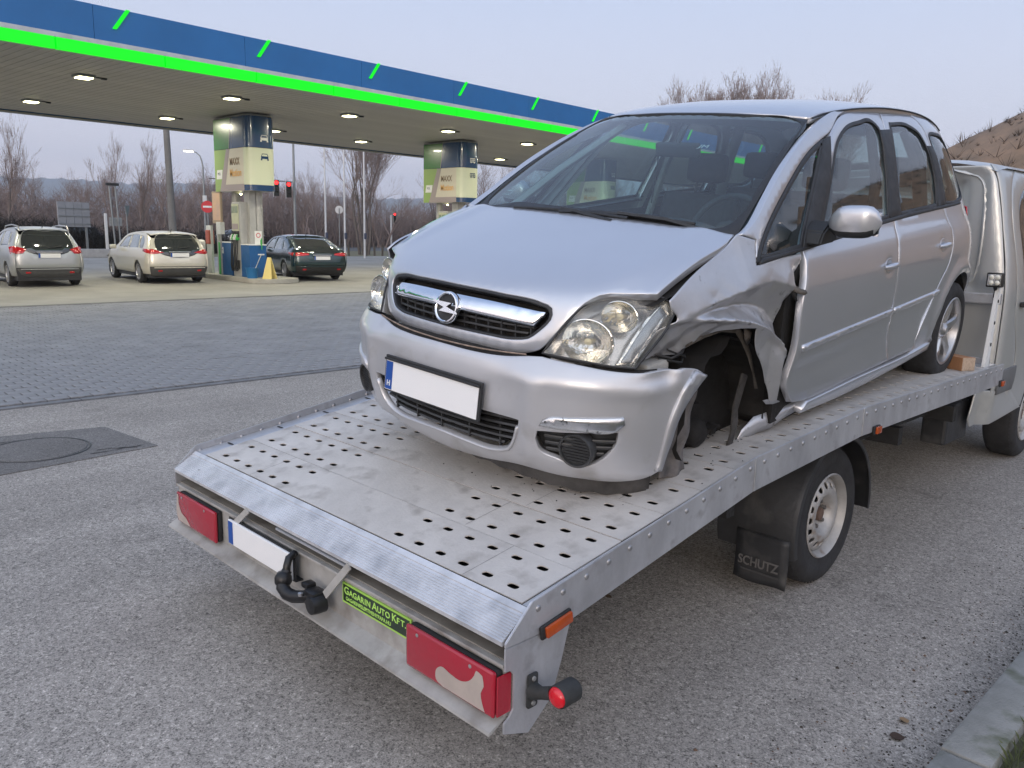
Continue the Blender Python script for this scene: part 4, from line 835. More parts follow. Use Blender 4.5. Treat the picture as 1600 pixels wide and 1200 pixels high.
for i, (x, y) in enumerate(((18, 4), (22, 14), (16, -8), (24, 26), (20, -20))): place(i % 5, x, y, 1.1, i*1.3, ('nearest', 'second', 'third', 'fourth', 'fifth')[i]+' bare tree on the verge side seen only reflected in the car windows')
def thicket(name, label, path, width, h, n, m, seed, low=.0, w=.02):
    rng = random.Random(seed); b = B()
    for k in range(n):
        t = rng.random()*(len(path)-1); i = int(t); f = t-i; x = path[i][0]*(1-f)+path[i+1][0]*f+rng.uniform(-1, 1)*width; y = path[i][1]*(1-f)+path[i+1][1]*f+rng.uniform(-1, 1)*width
        hh = h*rng.uniform(.35, 1.0)*(1+.25*math.sin(x*.35)+.2*math.sin(y*.23)); p = Vector((x, y, -.1)); d = Vector((rng.uniform(-.35, .35), rng.uniform(-.35, .35), 1)).normalized(); q = p+d*hh; s_ = Vector((rng.uniform(-1, 1), rng.uniform(-1, 1), 0)).normalized()*w
        b.add([p+s_, p-s_, q], [(0, 1, 2)])
        for j in range(7):
            f2 = rng.uniform(.2, .95); a = p.lerp(q, f2); e = a+Vector((rng.uniform(-.8, .8), rng.uniform(-.8, .8), rng.uniform(.1, .9)))*hh*.3; s2 = Vector((rng.uniform(-1, 1), rng.uniform(-1, 1), rng.uniform(-1, 1))).normalized()*w*.6
            b.add([a+s2, a-s2, e], [(0, 1, 2)])
    return tag(b.obj(name, m, fix=False), label, 'thicket' if low == 0 else 'hedge', kind='stuff')
thicket('thicket', 'brown leafless thicket stretching behind the far road', [polar(84, 66), polar(72, 70), polar(60, 78), polar(50, 92), polar(40, 100), polar(28, 108)], 4.5, 4.4, 14000, M_TWIG, 71, w=.03)
thicket('hedge', 'dark clipped hedge behind the low wall and cars', [(-46.5, 8), (-46.5, 14), (-46.5, 25)], .5, 1.75, 3500, mat('hedge_dark', (.025, .022, .02), .9), 72, low=1, w=.03)
thicket('thicket', 'brown undergrowth on the slope side of the street', [(30, -30), (28, 0), (30, 40)], 3, 3.2, 2500, M_TWIG, 73, w=.03)
# ================================================================ HILLS
def ridge(name, D, pts, m, depth, seed, n=220, a0=20, a1=100):
    rng = random.Random(seed); ph = [rng.uniform(0, 6.28) for _ in range(8)]; b = B(); V = []; rows = 6
    for i in range(n+1):
        a = a0+(a1-a0)*i/n; h = float(np.interp(a, [p[0] for p in pts], [p[1] for p in pts])); h *= 1+.05*math.sin(a*.35+ph[0])+.025*math.sin(a*.9+ph[1])+.004*math.sin(a*3+ph[2])
        for r in range(rows):
            t = r/(rows-1); dd = D-depth*(1-t)**1.0; x, y = polar(a, dd); V.append((x, y, -5+(h+5)*math.sin(t*math.pi/2)**1.3*(1+.03*math.sin(a*6+r))))
    b.add(V, [(i*rows+r, (i+1)*rows+r, (i+1)*rows+r+1, i*rows+r+1) for i in range(n) for r in range(rows-1)]); return b.obj(name, m, kind='structure', smooth=180, fix=False)
ridge('far_hills', 3000, [(20, 85), (40, 95), (50, 108), (58, 116), (68, 132), (76, 142), (90, 138), (100, 130)], mat('wooded_hill', (.055, .06, .045), .95, var=.3, vscale=.004), 900, 5)
# brown slope on the right, beyond the recovery truck
def slope_h(x, y):
    r = math.exp(-((x-16)/32)**2)*1.0 if x < 16 else 1.0
    f = float(ss(52, 78, np.array(y))); g = min(max(10.3+.42*(x+22.5), 0), 19); return f*g+(.5*math.sin(x*.21+y*.13)+.25*math.sin(x*.6-y*.4))*f*min(1, g/5)
b = B(); nx_, ny_ = 70, 40; V = []
for j in range(ny_+1):
    for i in range(nx_+1):
        x = -45+i*2.2; y = 55+j*1.9; V.append((x, y, slope_h(x, y)-.02+random.uniform(-.12, .12)*(y > 60)))
b.add(V, [(j*(nx_+1)+i, j*(nx_+1)+i+1, (j+1)*(nx_+1)+i+1, (j+1)*(nx_+1)+i) for j in range(ny_) for i in range(nx_)])
b.obj('brown_slope', mat('slope_earth', (.32, .205, .125), .95, vscale=.30, bump=.8, bscale=3, detail=12, col2=(.13, .10, .07)), kind='structure', smooth=180, fix=False)
b = B(); rng = random.Random(33)
for k in range(2600):
    x = rng.uniform(-40, 60); y = rng.uniform(62, 100); z = slope_h(x, y); s_ = rng.uniform(.3, 1.2)*(.6+.7*(math.sin(x*.5)*math.sin(y*.37) > .1))
    for j in range(9):
        d = Vector((rng.uniform(-1, 1), rng.uniform(-1, 1), rng.uniform(.2, 1.2))).normalized()*s_; w_ = Vector((rng.uniform(-1, 1), rng.uniform(-1, 1), 0)).normalized()*.035; p = Vector((x, y, z-.1)); b.add([p+w_, p-w_, p+d], [(0, 1, 2)])
tag(b.obj('slope_scrub', mat('scrub', (.10, .07, .05), .9, var=.4, vscale=.5), fix=False), 'brown leafless scrub scattered over the right hand slope', 'scrub', kind='stuff')

hz = bpy.data.materials.new('haze_air'); hz.use_nodes = True; nt_ = hz.node_tree; nt_.nodes.clear(); o_ = nt_.nodes.new('ShaderNodeOutputMaterial'); pv = nt_.nodes.new('ShaderNodeVolumePrincipled'); pv.inputs['Density'].default_value = .00037; pv.inputs['Color'].default_value = (.74, .84, .98, 1); nt_.links.new(pv.outputs[0], o_.inputs['Volume'])
b = B(); b.box(-3400, 3400, -3400, 3400, -8, 260); b.obj('haze', hz, kind='stuff')
# ================================================================ RECOVERY TRUCK
M_ALU = mat('aluminium', (.58, .59, .61), .42, .7, var=.2, vscale=5, bump=.15, bscale=60, spots=((.42, .41, .40), 7, .56, .2), streak=.5)
M_PLANK = mat('deck_aluminium', (.60, .565, .525), .62, .25, var=.20, vscale=3, bump=.25, bscale=80, spots=((.33, .30, .27), 7, .54, .2), detail=12, streak=.3)
M_GALV = mat('galvanised_plate', (.55, .56, .59), .45, .6, var=.30, vscale=4, bump=.15, bscale=70, streak=.5, spots=((.42, .42, .44), 14, .56, .15), detail=10)
M_DIRTY = mat('dirty_beam', (.27, .25, .22), .75, .1, var=.3, vscale=6, spots=((.13, .115, .10), 8, .52, .2))
M_CHAS = mat('chassis_black', (.02, .02, .02), .7, var=.4, vscale=6, bump=.3)
M_FLANGE = mat('pale_beam', (.37, .36, .34), .65, .1, var=.25, vscale=5, spots=((.20, .18, .16), 7, .53, .2))
tk = thing('recovery_truck', 'silver recovery truck with a perforated aluminium flatbed carrying the damaged car', 'tow truck', (0, 0, 0))
def Lc(fx, p):   # flat matrix helper
    return fx
# side plates
side_poly = [(0, .575), (.101, .668), (1.312, .868), (2.284, .928), (4.458, .924), (4.458, .789), (2.284, .793), (1.312, .733), (.27, .556), (0.0, .560)]
for sx in (1, -1):
    b = B(); b.prism(side_poly, .008, frame((1.10 if sx > 0 else -1.108, 0, 0), (0, 1, 0), (0, 0, 1)), bev=.002); b.obj('side_plate', M_GALV, tk)
    b = B()
    for (y, zt_, zb_) in ((1.312, .868, .733), (2.284, .928, .793)):
        b.box(1.1085 if sx > 0 else -1.112, 1.112 if sx > 0 else -1.1085, y-.006, y+.006, zb_+.003, zt_-.003, bev=.0015)
    b.obj('weld_seam', M_ALU, tk)
low = [(0, .5585), (.268, .5545), (.235, .44), (.195, .335), (.10, .262), (.0, .300), (0, .333), (.02, .345), (.035, .365), (.035, .470), (.022, .486), (0, .490)]
for sx in (1, -1):
    b = B(); b.prism(low, .007, frame((1.1005 if sx > 0 else -1.1075, 0, 0), (0, 1, 0), (0, 0, 1)), bev=.0015); b.obj('corner_plate', M_GALV, tk)
b0 = B(); b0.lathe([(0, .0045), (.005, .0045), (.0085, .003), (.0105, 0)], axis='X', n=14); bm_ = b0.mesh('bolt', mat('bolt_zinc', (.36, .36, .37), .45, .7, var=.2, vscale=30), smooth=50)
def ztop(y): return float(np.interp(y, [0.101, 1.312, 2.284, 4.458], [.668, .868, .928, .924]))
for k in range(42):
    y = .126+.1045*k
    if y > 4.42: break
    for sx in (1, -1):
        o = bpy.data.objects.new('bolt', bm_); link(o, tk); o.location = (1.108 if sx > 0 else -1.1, y, ztop(y)-.032)
    # inner face of left plate shows bolt heads; outer right as well
# deck planks with slots
def DZ(y): return float(np.interp(y, [.105, 1.312, 2.284, 4.46], [.645, .832, .886, .882]))
PW = .2315
slots = []
for yy in (.052, .180):
    for x in [-.90+.1075*k for k in range(6)]+[.412+.1125*k for k in range(6)]:
        n = 10; q = []
        for s_, c_ in ((1, .0105), (-1, -.0105)):
            for k in range(n//2+1):
                a = -math.pi/2+math.pi*k/(n//2); q.append((x+c_+s_*.0118*math.cos(a), yy+s_*.0118*math.sin(a)))
        slots.append(q)
def flat(u, v): u = np.asarray(u, float); v = np.asarray(v, float); return np.stack([u, v, 0*u+.0015*np.cos(v/PW*2*math.pi*4)*0], -1)
def plank_mesh():
    # own triangulation: outer rectangle and slot holes
    outer = [(-1.0, .0018), (1.06, .0018), (1.06, PW-.0018), (-1.0, PW-.0018)]
    pts = [Vector(p) for p in outer]; ed = [(i, (i+1) % 4) for i in range(4)]; loops = [list(range(4))]
    for s_ in slots:
        o_ = len(pts); pts += [Vector(p) for p in s_]; n = len(s_); ed += [(o_+i, o_+(i+1) % n) for i in range(n)]; loops.append(list(range(o_, o_+n)))
    for i in range(1, 28):
        for j in (.116,): pts.append(Vector((-1.0+2.06*i/28, j)))
    r = delaunay_2d_cdt(pts, ed, [], 0, 1e-6); v = [(p.x, p.y, 0.) for p in r[0]]
    ns = [np.array(s_) for s_ in slots]; F = []
    cen = np.array([np.mean([[v[i][0], v[i][1]] for i in t], 0) for t in r[2]]); k = np.ones(len(cen), bool)
    for s_ in ns: k &= ~inside(cen, s_)
    k &= (cen[:, 1] > 0)
    F = [tuple(t) for t, q in zip(r[2], k) if q]
    om = {}
    for i, l in enumerate(r[3]):
        for q in l: om[q] = i
    base = len(v); th = .004
    for L_ in loops:
        idx = [om[q] for q in L_]; b_ = len(v); v += [(v[i][0], v[i][1], -th) for i in idx]; n = len(idx)
        for i in range(n): F.append((idx[i], idx[(i+1) % n], b_+(i+1) % n, b_+i))
    me = bpy.data.meshes.new('deck_plank'); me.from_pydata(v, [], F); me.materials.append(M_PLANK); me.update(); return me
pm = plank_mesh(); rng = random.Random(2); y = .105; sarc = 0
while y < 4.36:
    z0 = DZ(y); y1 = y+PW; z1 = DZ(y1); a = math.atan2(z1-z0, PW); o = bpy.data.objects.new('deck_plank', pm); link(o, tk); o.location = (0, y, z0+rng.uniform(-.0008, .0008)); o.rotation_euler = (a, 0, rng.uniform(-.0004, .0004)); y += PW*math.cos(a)+.0001
b = B(); b.add([(xx, yy, DZ(yy)-.030) for yy in (.107, 1.312, 2.284, 4.44) for xx in (-.998, 1.058)], [(0, 1, 3, 2), (2, 3, 5, 4), (4, 5, 7, 6)]); b.obj('deck_slot_shade', mat('underdeck_black', (.006, .006, .006), .95), tk, fix=False)  # black sheet added to stand for the shade seen through the slots
b = B(); b.box(-1.0, 1.06, y+.001, 4.458, .855, .881, bev=.002); b.obj('deck_end_strip', M_ALU, tk)
# small vertical joints across planks (sections of extrusion)
b = B()
for (x, y0, y1) in ((-.58, .11, .33), (.55, .34, .56), (.80, .11, .33), (.62, .57, .79), (-.2, .8, 1.02), (.86, .80, 1.02)):
    z0, z1 = DZ(y0)+.0012, DZ(y1)+.0012; b.quad((x-.0008, y0, z0), (x+.0008, y0, z0), (x+.0008, y1, z1), (x-.0008, y1, z1))
b.obj('hairline_joint', mat('joint_dark', (.12, .115, .11), .8), tk, fix=False)
# edge angles beside the planks
for sx in (-1, 1):
    b = B(); xs0, xs1 = (-1.098, -1.002) if sx < 0 else (1.062, 1.098)
    for a, c in ((.107, 1.312), (1.312, 2.284), (2.284, 4.458)):
        za, zc = DZ(a)-.004, DZ(c)-.004; b.add([(xs0, a, za), (xs1, a, za), (xs1, c, zc), (xs0, c, zc)], [(0, 1, 2, 3)])
    b.obj('edge_angle', M_ALU, tk, fix=False)
b = B()
for k in range(12):
    y = .25+k*.262; z = DZ(y)-.003; b.add([(-1.048+.028*math.cos(t), y+.009*math.sin(t), z) for t in [i*math.pi/6 for i in range(12)]], [tuple(range(12))])
b.obj('angle_slots', M_CHAS, tk, fix=False)
# ribbed tail lip
prof = []; n = 11; y0, z0, y1, z1 = -.004, .574, .100, .643
ty, tz = (y1-y0), (z1-z0); L_ = math.hypot(ty, tz); ny_, nz_ = -tz/L_, ty/L_
for k in range(n):
    for f, d in ((.0, 0), (.12, .0026), (.50, .0026), (.62, 0)):
        t = (k+f)/n*.80+.0; prof.append((y0+ty*t+ny_*d, z0+tz*t+nz_*d))
prof += [(y0+ty*.82, z0+tz*.82), (y0+ty*.84+ny_*.003, z0+tz*.84+nz_*.003), (y1+ny_*.003, z1+nz_*.003), (y1, z1), (y1, z1-.02), (y0+.004, z0-.012), (y0, z0-.010)]
b = B(); b.prism(prof, 2.19, frame((-1.095, 0, 0), (0, 1, 0), (0, 0, 1))); b.obj('ribbed_lip', mat('ribbed_aluminium', (.72, .72, .73), .42, .55, var=.22, vscale=7, spots=((.40, .41, .43), 9, .5, .3), detail=9), tk)
b = B(); b.lathe([(0, .001), (.004, .001)], (-.92, .035, .603), n=8); b.obj('rivet', M_CHAS, tk)
# rear beam
b = B(); b.box(-1.098, 1.098, .0, .15, .497, .507, bev=.002); b.obj('beam_flange', M_FLANGE, tk)
b = B(); b.box(-1.095, 1.095, .02, .14, .508, .512); b.box(-1.09, 1.09, .13, .145, .512, .62); b.obj('beam_recess', M_DIRTY, tk)
b = B(); b.box(-1.095, 1.095, .012, .020, .335, .496, bev=.001); b.obj('rear_beam', M_FLANGE, tk)
b = B(); b.prism([(.014, .348), (-.045, .316), (-.047, .308), (-.040, .308), (.014, .336)], 2.19, frame((-1.095, 0, 0), (0, 1, 0), (0, 0, 1)), bev=.001); b.obj('lower_ledge', M_FLANGE, tk)
for xa, za, xb, zb in ((-.375, .566, -.50, .455), (.35, .562, .235, .425)):
    b = B(); d = Vector((xb-xa, 0, zb-za)).normalized(); w_ = Vector((-d.z, 0, d.x))*.013; p0 = Vector((xa, -.010, za)); p1 = Vector((xb, -.035, zb))
    b.add([p0-w_, p0+w_, p1+w_*1.1, p1-w_*1.1]+[q+Vector((0, .006, 0)) for q in (p0-w_, p0+w_, p1+w_*1.1, p1-w_*1.1)], [(0, 1, 2, 3), (7, 6, 5, 4), (0, 4, 5, 1), (1, 5, 6, 2), (2, 6, 7, 3), (3, 7, 4, 0)]); b.obj('lip_bracket', M_FLANGE, tk)
    b = B(); b.box(xa-.5, xa-.02, -.008, .012, za-.012, za-.004); b.obj('hinge_bar', M_ALU, tk) if xa > 0 else None
# lights
M_TAIL = mat('truck_tail_lens', (.36, .012, .030), .22, coat=.5, var=.35, vscale=9, bump=.3, bscale=30, col2=(.33, .015, .03)); M_PATCH2 = mat('peeled_lens', (.42, .36, .32), .5, var=.15, vscale=8)
def tail(x0, x1, patch, side):
    t_ = B(); t_.box(x0+.004, x1-.004, -.012, .011, .352, .488, bev=.008); ho = t_.obj('tail_light', M_CHAS, tk, smooth=50)
    t_ = B(); t_.box(x0, x1-.002 if side > 0 else x1, -.028, -.0125, .350, .490, bev=.010); t_.obj('lens', M_TAIL, ho, smooth=60)
    P_ = smooth_poly(patch, .012)
    b = B(); b.add([(float(p[0]), -.0288, float(p[1])) for p in P_], [tuple(range(len(P_)))]); b.obj('peeled_patch', M_PATCH2, ho)
    for x in (x0+.06, x1-.10):
        b = B(); b.lathe([(0, -.0025), (.006, -.001), (.006, .001)], (x, -.0285, .472), 'Y', 10); b.obj('screw', M_GREYM, ho)
tail(-1.034, -.640, [(-1.022, .480, 1), (-1.010, .481), (-1.006, .44), (-.985, .405), (-.93, .385), (-.895, .362), (-.888, .357, 1), (-1.01, .357, 1), (-1.025, .37)], -1)
tail(.690, 1.093, [(.842, .368), (.842, .398), (.865, .418), (.91, .412), (.955, .410), (.995, .430), (1.012, .452), (1.020, .470), (1.046, .464, 1), (1.052, .435), (1.040, .410), (1.045, .385), (1.058, .358, 1), (.875, .357, 1)], 1)
# side wrap of right tail light seen through the notch
b = B(); b.box(1.094, 1.1005, -.020, .033, .357, .478, bev=.002); b.obj('tail_light_end', M_TAIL, tk)
# number plate
pl_ = B(); pl_.box(-.50, .003, -.034, -.022, .400, .503, bev=.004); po = pl_.obj('number_plate', mat('plate_white', (.80, .80, .80), .35), tk)
b = B(); b.box(-.496, -.458, -.0355, -.0345, .404, .499); b.obj('blue_band', mat('plate_blue', (.01, .07, .32), .4), po)
b = B(); b.box(-.515, .015, -.021, .011, .394, .400, bev=.001); b.box(-.515, .015, -.021, -.017, .400, .507); b.obj('plate_holder', M_CHAS, tk)
# company sign
st = B(); st.box(.287, .676, .006, .0115, .409, .483); so = st.obj('company_sign', mat('sign_lime', (.36, .62, .10), .4), tk)
b = B(); b.box(.294, .669, .0045, .0055, .4165, .4765); b.obj('sign_field', mat('sign_dark_green', (.018, .035, .018), .35, coat=.3), so)
TM = lambda x, z: frame((x, .0040, z), (1, 0, 0), (0, 0, 1)); M_LET = mat('letter_lime', (.42, .72, .14), .5)
def smallcaps(s_, x, z, big, small, m, par, width):
    # capital initials with smaller capitals, scaled to a width
    cx = 0; parts = []
    adv = {' ': .30, 'I': .30, '.': .28, 'M': .86, 'G': .76, 'R': .70, 'N': .74, 'U': .72, 'A': .68, 'O': .78, '0': .6}
    for i, ch in enumerate(s_):
        bigc = (i == 0 or s_[i-1] == ' '); sz = big if bigc else small
        parts.append((ch, cx, sz)); cx += adv.get(ch, .66)*sz
    f = width/cx
    for ch, q, sz in parts:
        if ch != ' ': text(ch, sz, m, par, TM(x+q*f, z), ext=.0004, xs=f, bold=.0006)
smallcaps('GAGARIN AUTO KFT.', .300, .4455, .038, .030, M_LET, so, .355)
text('GAGARINFELEPITMENYPAPA.HU', .0185, M_LET, so, TM(.310, .4235), ext=.0004, xs=.98, bold=.0003)
# tow hitch folded to the side
M_HITCH = mat('hitch_black', (.015, .015, .016), .35, .2, var=.3, vscale=20)
hb = B(); hb.tube([(-.005, -.01, .500), (.012, -.045, .495), (.020, -.058, .470), (.020, -.060, .445)], .014, 10); hb.obj('hitch_handle', M_HITCH, tk, smooth=60)
hb = B(); hb.tube([(.018, -.055, .455), (.020, -.075, .430), (.035, -.085, .402), (.065, -.085, .388), (.10, -.078, .386), (.14, -.066, .396), (.175, -.055, .41), (.20, -.03, .415)], [.018, .022, .024, .024, .023, .022, .022, .022], 14); hb.obj('hitch_neck', M_HITCH, tk, smooth=60)
hb = B(); hb.lathe([(0, -.032), (.02, -.028), (.031, -.01), (.031, .01), (.02, .028), (0, .032)], (.022, -.075, .425), 'Z', 18); hb.obj('hitch_ball', M_HITCH, tk, smooth=60)
hb = B(); hb.box(.155, .225, -.075, -.015, .375, .435, bev=.014); hb.lathe([(0, -.035), (.03, -.033), (.034, -.01), (.034, .02)], (.218, -.05, .392), 'Y', 16); hb.box(.12, .16, -.06, -.02, .425, .445, bev=.006); hb.obj('hitch_socket', M_HITCH, tk, smooth=50)
hb = B(); hb.lathe([(0, .0), (.008, 0), (.009, .012), (.0, .014)], (.165, -.088, .415), 'Z', 10); hb.obj('hitch_pin', M_RIM, tk, smooth=50)
# outrigger marker lamp
ol = B(); ol.box(1.108, 1.118, .085, .125, .345, .450, bev=.008); ol.tube([(1.115, .105, .398), (1.15, .104, .405), (1.195, .103, .425)], [.026, .018, .020], 14); ol.lathe([(.0, .062), (.026, .060), (.034, .05), (.034, -.012), (.031, -.018)], (1.225, .103, .432), 'Y', 22); oo = ol.obj('outrigger_lamp', mat('rubber', (.035, .037, .037), .7, var=.3, vscale=15), tk, smooth=50)
ol = B(); ol.lathe([(0, -.030), (.018, -.028), (.028, -.022), (.030, -.016)], (1.225, .103, .432), 'Y', 22); ol.obj('red_lens', mat('outrigger_red', (.60, .006, .018), .25, coat=.5), oo, smooth=60)
for zc in (.360, .436):
    ol = B(); ol.lathe([(0, .005), (.007, .004), (.008, 0)], (1.118, .105, zc), 'X', 8); ol.obj('screw', M_GREYM, oo)
# side marker lamps
M_AMB = mat('amber_lens', (.42, .07, .012), .25, coat=.4, var=.2, vscale=20)
for (y, z, w_) in ((.195, .572, .13), (2.435, .803, .075), (4.42, .800, .075)):
    a = math.atan2(.2, 1.211) if y < 1 else 0; M_ = Matrix.Translation((1.109, y, z)) @ Matrix.Rotation(a, 4, 'X')
    q = B(); q.box(0, .012, -w_/2, w_/2, -.021, .021, bev=.005, M=M_); qo = q.obj('marker_lamp', M_CHAS, tk, smooth=50)
    q = B(); q.box(.010, .022, -w_/2+.014, w_/2-.006, -.017, .017, bev=.004, M=M_); q.obj('amber_lens', M_AMB, qo, smooth=50)
# chassis and wheels
b = B(); b.box(-.80, .80, .35, 4.4, .585, .60, M=None)  # dark sheet, no chassis part, added so the slots look shaded
for x in (-.42, .34): b.box(x, x+.08, .16, 6.3, .46, .62, bev=.006)
for y in (.6, 1.4, 2.3, 3.2, 4.1): b.box(-.95, .95, y, y+.06, .56, .66)
b.box(-.08, .08, 1.6, 2.2, .30, .46, bev=.03); b.obj('chassis', M_CHAS, tk)
b = B(); b.box(.0, .32, 3.3, 4.0, .40, .58, bev=.03); b.obj('side_locker', M_CHAS, tk)
b = B(); b.tube([(-.8, 2.355, .349), (.8, 2.355, .349)], .05, 12); b.lathe([(0, -.13), (.11, -.1), (.14, 0), (.11, .1), (0, .13)], (0, 2.355, .349), 'X', 16); b.obj('rear_axle', M_CHAS, tk, smooth=50)
M_STEEL = mat('steel_wheel', (.40, .39, .375), .5, .35, var=.2, vscale=9, spots=((.22, .16, .12), 12, .58, .15))
def truck_wheel(cx, cy, sx, nm='wheel'):
    R = .349; c = (cx, cy, R)
    t_ = B(); w0, w1 = -.225, 0
    pr = [(.212, w0+.01), (.235, w0), (.30, w0-.004), (.330, w0+.012), (.345, w0+.035), (R, w0+.06), (R, w1-.06), (.345, w1-.035), (.330, w1-.012), (.30, w1+.003), (.265, w1+.004), (.258, w1-.001), (.235, w1), (.216, w1-.006), (.212, w1-.02)]
    t_.lathe([(r, h*sx) for r, h in pr], c, 'X', 56); wo = t_.obj(nm, M_TYRE, tk, smooth=45)
    g = B()
    for r, hh in ((.340, .0),):
        for k in range(64):
            a = 2*math.pi*k/64; a2 = a+.05; g.add([(cx+sx*(-.028-.0), cy+math.cos(t)*rr, R+math.sin(t)*rr) for t, rr in ((a, .3468), (a2, .3468), (a2, .3395), (a, .3395))], [(0, 1, 2, 3)])
    g.obj('tread_block', M_CHAS, wo, fix=False)
    r_ = B(); r_.lathe([(.214, -.004*sx), (.208, .002*sx), (.203, -.004*sx), (.197, -.02*sx), (.188, -.036*sx), (.183, -.17*sx)], c, 'X', 48); r_.obj('rim', M_STEEL, wo, smooth=50)
    def disc(u, v):
        rr = np.sqrt(u*u+v*v); h = sp(rr, [(0, -.070), (.05, -.070), (.072, -.066), (.088, -.034), (.108, -.012), (.128, -.012), (.160, -.026), (.186, -.040)]); return np.stack([cx+sx*h, cy+u, R+v], -1)
    hol = [[(.150*math.cos(a)+.0165*math.cos(t), .150*math.sin(a)+.0165*math.sin(t)) for t in np.linspace(0, 2*math.pi, 10, endpoint=False)] for a in np.linspace(0, 2*math.pi, 16, endpoint=False)]
    panel('wheel_disc', disc, [(.185*math.cos(t), .185*math.sin(t)) for t in np.linspace(0, 2*math.pi, 36, endpoint=False)], M_STEEL, wo, holes=hol, res=.014, thick=.006, gap=0, lip=.001, rnd=.0006, centre=(cx-sx*1, cy, R))
    h_ = B(); h_.lathe([(0, .010*sx), (.030, .008*sx), (.036, -.01*sx), (.038, -.06*sx)], (cx-.042*sx, cy, R), 'X', 20); h_.obj('hub', mat('hub_rust', (.12, .075, .055), .8, var=.4, vscale=20), wo, smooth=50)
    for k in range(6):
        a = 2*math.pi*k/6+.3; h_ = B(); h_.lathe([(0, .022*sx), (.010, .022*sx), (.012, .0)], (cx-.062*sx, cy+.063*math.cos(a), R+.063*math.sin(a)), 'X', 6); h_.obj('wheel_nut', mat('nut_grey', (.16, .15, .14), .5, .5), wo)
    d_ = B(); d_.lathe([(0, -.11*sx), (.17, -.11*sx)], c, 'X', 24); d_.obj('brake_drum', M_CHAS, wo)
truck_wheel(.957, 2.355, 1); truck_wheel(-.957, 2.355, -1); truck_wheel(.940, 5.95, 1); truck_wheel(-.94, 5.95, -1)
M_MUD = mat('mudguard_plastic', (.026, .027, .029), .55, var=.4, vscale=5, bump=.2, bscale=40, spots=((.07, .068, .065), 6, .55, .2))
for sx in (1, -1):
    b = B(); n = 26; V = []; xi, xo = .60*sx, .995*sx
    for k in range(n+1):
        a = math.radians(196-k*(196+6)/n)
        for r_, x in ((.415, xi), (.425, xi), (.425, xo-.02*sx), (.415, xo), (.395, xo+.004*sx), (.39, xo), (.410, xo-.02*sx), (.410, xi)): V.append((x, 2.355+r_*math.cos(a), .349+r_*math.sin(a)))
    m_ = 8; b.add(V, [(i*m_+j, (i+1)*m_+j, (i+1)*m_+(j+1) % m_, i*m_+(j+1) % m_) for i in range(n) for j in range(m_)]+[tuple(range(m_)), tuple(n*m_+j for j in range(m_))]); b.obj('mudguard', M_MUD, tk, smooth=50)
b = B(); rows = 8; V = []
for j in range(rows+1):
    z = .33-.235*j/rows
    for i in range(7):
        x = .715+.265*i/6; V.append((x, 1.925+.012*math.sin(i*1.1+j*.3)*j/rows-.015*(j/rows)**2, z+.0*(i)))
b.add(V, [(j*7+i, j*7+i+1, (j+1)*7+i+1, (j+1)*7+i) for j in range(rows) for i in range(6)]); fl = b.obj('mudflap', M_MUD, tk, smooth=180)
md = fl.modifiers.new('solidify', 'SOLIDIFY'); md.thickness = .006
M_FLT = mat('flap_letter', (.13, .125, .12), .6, var=.3, vscale=20)
text('SCHUTZ', .060, M_FLT, fl, frame((.742, 1.899, .172), (1, 0, 0), (0, .06, 1)), ext=.002, xs=.88, bold=.001)
b = B(); b.box(.76, .95, 1.896, 1.898, .145, .155); b.obj('flap_line', mat('flap_line', (.05, .05, .05), .7), fl)
# headboard bar, post, work lamp
b = B(); b.box(-.98, .985, 4.66, 4.70, 1.283, 1.355, bev=.008); b.obj('headboard_bar', M_ALU, tk)
for sx in (1, -1):
    b = B(); p0 = Vector((.985*sx, 4.50, .86)); p1 = Vector((.965*sx, 4.66, 1.42)); w_ = Vector((0, .035, 0)); d_ = Vector((.012, 0, 0)); b.add([p0-w_-d_, p0+w_-d_, p0+w_+d_, p0-w_+d_, p1-w_*.5-d_, p1+w_*.5-d_, p1+w_*.5+d_, p1-w_*.5+d_], [(0, 1, 2, 3), (4, 7, 6, 5), (0, 4, 5, 1), (1, 5, 6, 2), (2, 6, 7, 3), (3, 7, 4, 0)]); b.obj('headboard_post', M_WHITE, tk)
    for k in range(3): q = p0.lerp(p1, .3+.25*k); b = B(); b.lathe([(0, .003), (.012, .002), (.012, -.001)], (q.x+.013*sx, q.y, q.z), 'X', 10); b.obj('post_hole', M_CHAS, tk)
b = B(); b.box(-.95, 1.0, 4.462, 4.70, .872, .884, bev=.003); b.box(-.95, .98, 4.60, 4.63, .884, .925, bev=.003); b.obj('front_sill', M_ALU, tk)
wl_ = B(); wl_.box(.905, 1.005, 4.585, 4.625, 1.40, 1.495, bev=.008); wo_ = wl_.obj('work_lamp', M_BLKP, tk, smooth=50)
b = B(); b.box(.915, .995, 4.579, 4.584, 1.41, 1.485, bev=.002); b.obj('lamp_face', mat('lamp_reflector', (.6, .6, .58), .15, .9), wo_)
for k in range(4):
    b = B(); b.lathe([(0, -.006), (.012, -.004), (.016, .0)], (.938+.036*(k % 2), 4.579, 1.43+.036*(k//2)), 'Y', 10); b.obj('lamp_cell', mat('cell_pale', (.75, .74, .66), .2), wo_, smooth=60)
b = B(); b.tube([(.955, 4.62, 1.40), (.955, 4.65, 1.37), (.95, 4.66, 1.33)], .012, 8); b.obj('lamp_bracket', M_BLKP, wo_)
